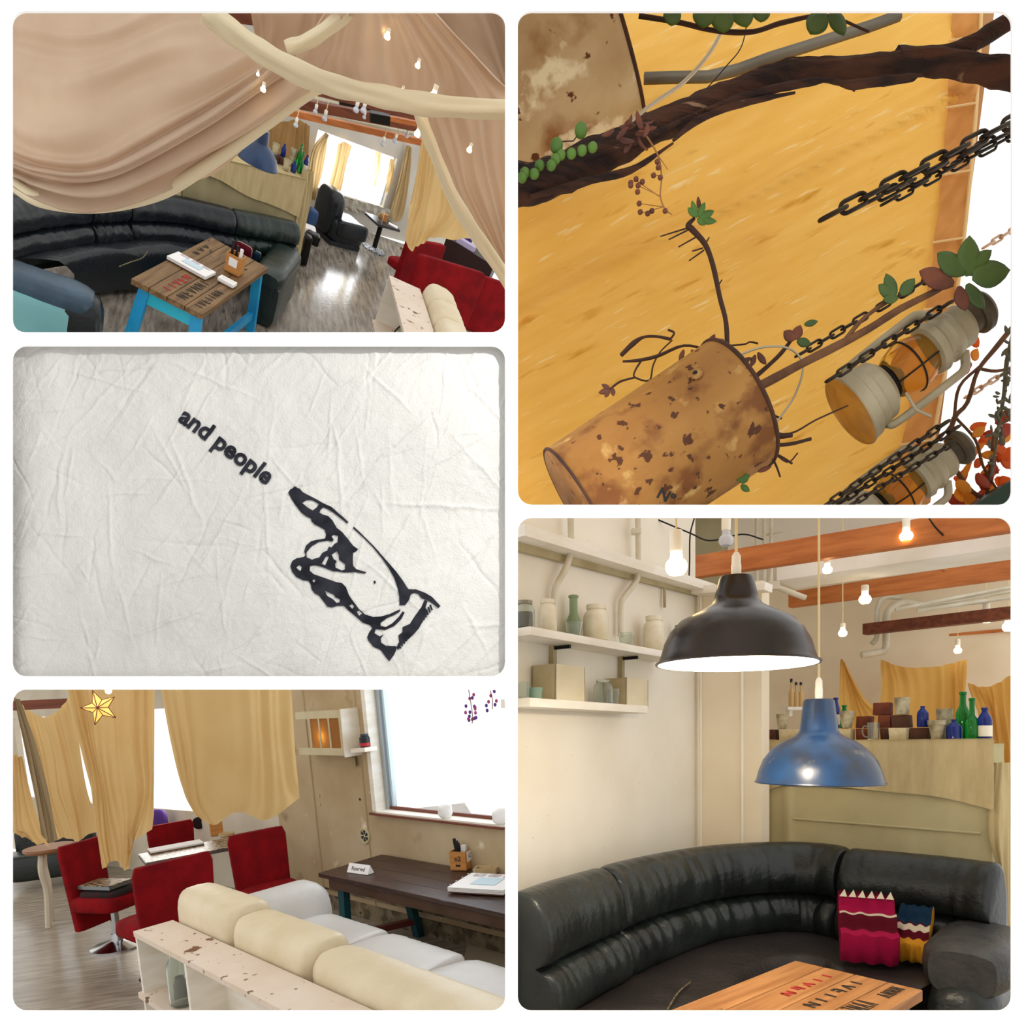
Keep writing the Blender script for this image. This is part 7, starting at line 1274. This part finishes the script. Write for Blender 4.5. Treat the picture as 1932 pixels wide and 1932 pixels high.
chain('thin chain slanting past the lower lantern', (1560, 952), (1795, 790), 30, 1.60, rpx=2.4); chain('thin chain doubled beside the lower lantern chain', (1590, 945), (1815, 800), 28, 1.62, rpx=2.4); chain('thin chain third of the strands above the lower lantern', (1610, 950), (1805, 832), 26, 1.60, rpx=2.2)
pale_c = mat('pale_chain', '#c9a78a', rough=.4, metal=.5); chain('pale chain glinting against the white sky above the leaves', (1865, 462), (1925, 425), 26, 1.9, pale_c, rpx=2.2); chain('pale chain against the white sky beside the vine tangle', (1830, 745), (1925, 685), 24, 1.9, pale_c, rpx=2.2)
# ---------------------------------------------------------------- hurricane lanterns
lan_m = mat('worn_grey_enamel', '#a89c80', rough=.45, col2='#8d8062', vs=8, spots=[('#5c4326', 18, .68, .05)], bump=.15); amber = mat('amber_glass', '#d69a3c', rough=.08, transm=.75, ior=1.25); cap_m = mat('dark_cap', '#5a4c38', rough=.6, col2='#3a3022', vs=14, metal=.3)
def lantern(lab, base, dirv, s, y, tilt):
    d = Vector((dirv[0], 0, -dirv[1])).normalized(); d = (d*math.cos(tilt)+Vector((0, math.sin(tilt), 0))).normalized(); k = kk(y)*s
    t = thing('hurricane_lantern', lab, 'lantern', aim(A(*base, y), d)); L_ = lambda pr: [(r*k, z*k) for r, z in pr]
    make('fuel_tank', MB().lathe(L_([(82, 0), (84, 3), (80, 12), (78, 26), (74, 30), (74, 44), (68, 50), (66, 70), (52, 82), (40, 86)]), 40, cap=False), lan_m, t, ang=30)
    make('tank_base', MB().lathe(L_([(82, 0), (80, 4), (60, 10), (52, 7), (0, 9)]), 40, cap=False), mat('brass_base', '#c8933c', rough=.4, metal=.3, col2='#a8752a', vs=10), t)
    make('burner', MB().lathe(L_([(36, 86), (40, 92), (34, 104), (18, 116), (10, 124), (0, 126)]), 24), black_iron, t)
    make('globe', MB().lathe(L_([(40, 96), (50, 112), (56, 132), (56, 150), (50, 170), (44, 184)]), 32, cap=False), amber, t)
    make('collar', MB().lathe(L_([(44, 182), (54, 186), (56, 200), (50, 206), (50, 216), (54, 222), (52, 232), (44, 242)]), 36, cap=False), lan_m, t, ang=30)
    make('chimney', MB().lathe(L_([(44, 240), (46, 262), (40, 270), (30, 274)]), 32, cap=False), lan_m, t, ang=30); make('perforated_band', MB().lathe(L_([(30, 272), (33, 292)]), 28, cap=False), cap_m, t)
    make('cap', MB().lathe(L_([(38, 290), (44, 296), (44, 308), (36, 316), (0, 318)]), 32), cap_m, t, ang=30)
    for sg in (1, -1):
        make('side_tube', MB().tube(smooth_path([Vector(q)*k for q in [(0, sg*70, 40), (0, sg*80, 60), (0, sg*80, 180), (0, sg*76, 215), (0, sg*48, 235)]], 5), 9*k, 10), lan_m, t)
        make('wire_guard', MB().tube(smooth_path([Vector(q)*k for q in [(sg*34, -22, 92), (sg*60, -28, 135), (sg*44, -24, 180)]], 5), 2*k, 6), black_iron, t)
    make('wire_guard', MB().tube([(58*k*math.cos(a), 58*k*math.sin(a), 140*k) for a in (2*math.pi*i/28 for i in range(28))], 2*k, 6, closed=True), black_iron, t)
    make('lever', MB().tube([Vector(q)*k for q in [(-30, -48, 92), (-34, -90, 84), (-30, -120, 98)]], 3*k, 6), lan_m, t)
    return t
lantern('grey enamel hurricane lantern with an open brass foot hung on a chain', (1603, 778), (0.80, -0.60), 0.88, 1.68, -0.22); lantern('second grey hurricane lantern hanging lower beside the vine tangle', (1600, 1000), (0.80, -0.60), 0.76, 1.74, -0.24)
# ---------------------------------------------------------------- vine tangle with autumn leaves by the bright edge
tang = thing('vine_tangle', 'thin brown vine stems climbing along the bright edge', 'vine')
for pts, r in [([(1925, 600), (1880, 655), (1845, 700), (1825, 760), (1800, 790), (1790, 850), (1812, 900), (1845, 935), (1900, 950)], [5, 5, 4, 4, 5, 4, 4, 4, 4]), ([(1850, 690), (1810, 730), (1800, 790)], [3, 3, 3]), ([(1845, 695), (1880, 700), (1925, 690)], [3, 3, 2]), ([(1800, 785), (1840, 830), (1855, 880), (1885, 930)], [2.5, 2.5, 2.5, 2]), ([(1925, 780), (1880, 810), (1870, 870), (1860, 950)], [3, 3, 3, 3]), ([(1795, 800), (1760, 840), (1690, 870)], [2, 2, 1.5])]: limb(tang, 'stem', pts, r, 1.84, stem_m, 7, .1, 4)
lo_m = [mat('orange_leaf', '#d2691e', rough=.6, trans=.5, tcol='#ff9a2a'), mat('rust_leaf', '#a03c14', rough=.6, trans=.4, tcol='#e0641e'), mat('gold_leaf', '#d99a2c', rough=.6, trans=.5, tcol='#ffc044')]
g = random.Random(21)
for i in range(60):
    x = g.uniform(1800, 1915); y = g.uniform(800, 950)
    if i < 5: x, y = [(1828, 690), (1822, 700), (1838, 680), (1845, 655), (1880, 800)][i]
    leaf(tang, 'leaf', x, y, g.uniform(0, 360), g.uniform(20, 38), g.uniform(15, 26), 1.88+g.uniform(-.05, .05), lo_m[i % 3], .4, g.uniform(-.7, .7))
herb = thing('dried_herb', 'grey green dried herb bunch hanging at the bright edge', 'dried herb'); hm = mat('grey_herb', '#5c5a48', rough=.9)
limb(herb, 'stem', [(1915, 610), (1900, 680), (1895, 740), (1885, 800), (1870, 900)], [3, 4, 4, 3, 2], 1.78, hm, 6, .1, 4)
for i in range(60):
    f = g.random(); x = 1912-35*f+g.uniform(-16, 14); y = 625+240*f+g.uniform(-8, 8); leaf(herb, 'leaf', x, y, g.uniform(0, 360), g.uniform(10, 20), g.uniform(4, 7), 1.76+g.uniform(-.03, .03), hm, .3, g.uniform(-.6, .6))
q = A(1905, 955, 1.75); tag(make('green_planter', MB().box((-0.30, 0, -0.16), (0.0, 0.12, 0.0), T(A(1935, 890, 1.75)) @ Matrix.Rotation(math.radians(-33), 4, 'Y')), mat('dark_green_paint', '#123020', rough=.5), None, smooth=False, bevel=.006), 'dark green planter corner under the vine tangle', 'planter')

bpy.context.view_layer.update()
for o in [o for o in bpy.data.objects if o.type == 'MESH' and o.parent and o.parent.name.startswith('rusty_drum')]: cut(o, *PART_V)
for o in [o for o in bpy.data.objects if o.type == 'MESH' and o.parent and o.parent.name.split('.')[0] in ('planter_tin', 'hurricane_lantern')]: cut(o, *PART_H)
for o in [o for o in bpy.data.objects if o.name.startswith('green_planter')]: cut(o, *PART_H)
for o in [o for o in bpy.data.objects if o.type == 'MESH' and (o.name.split('.')[0] == 'timber_batten' or (o.parent and o.parent.name == 'yellow_tarp'))]: cut(o, *PART_H)
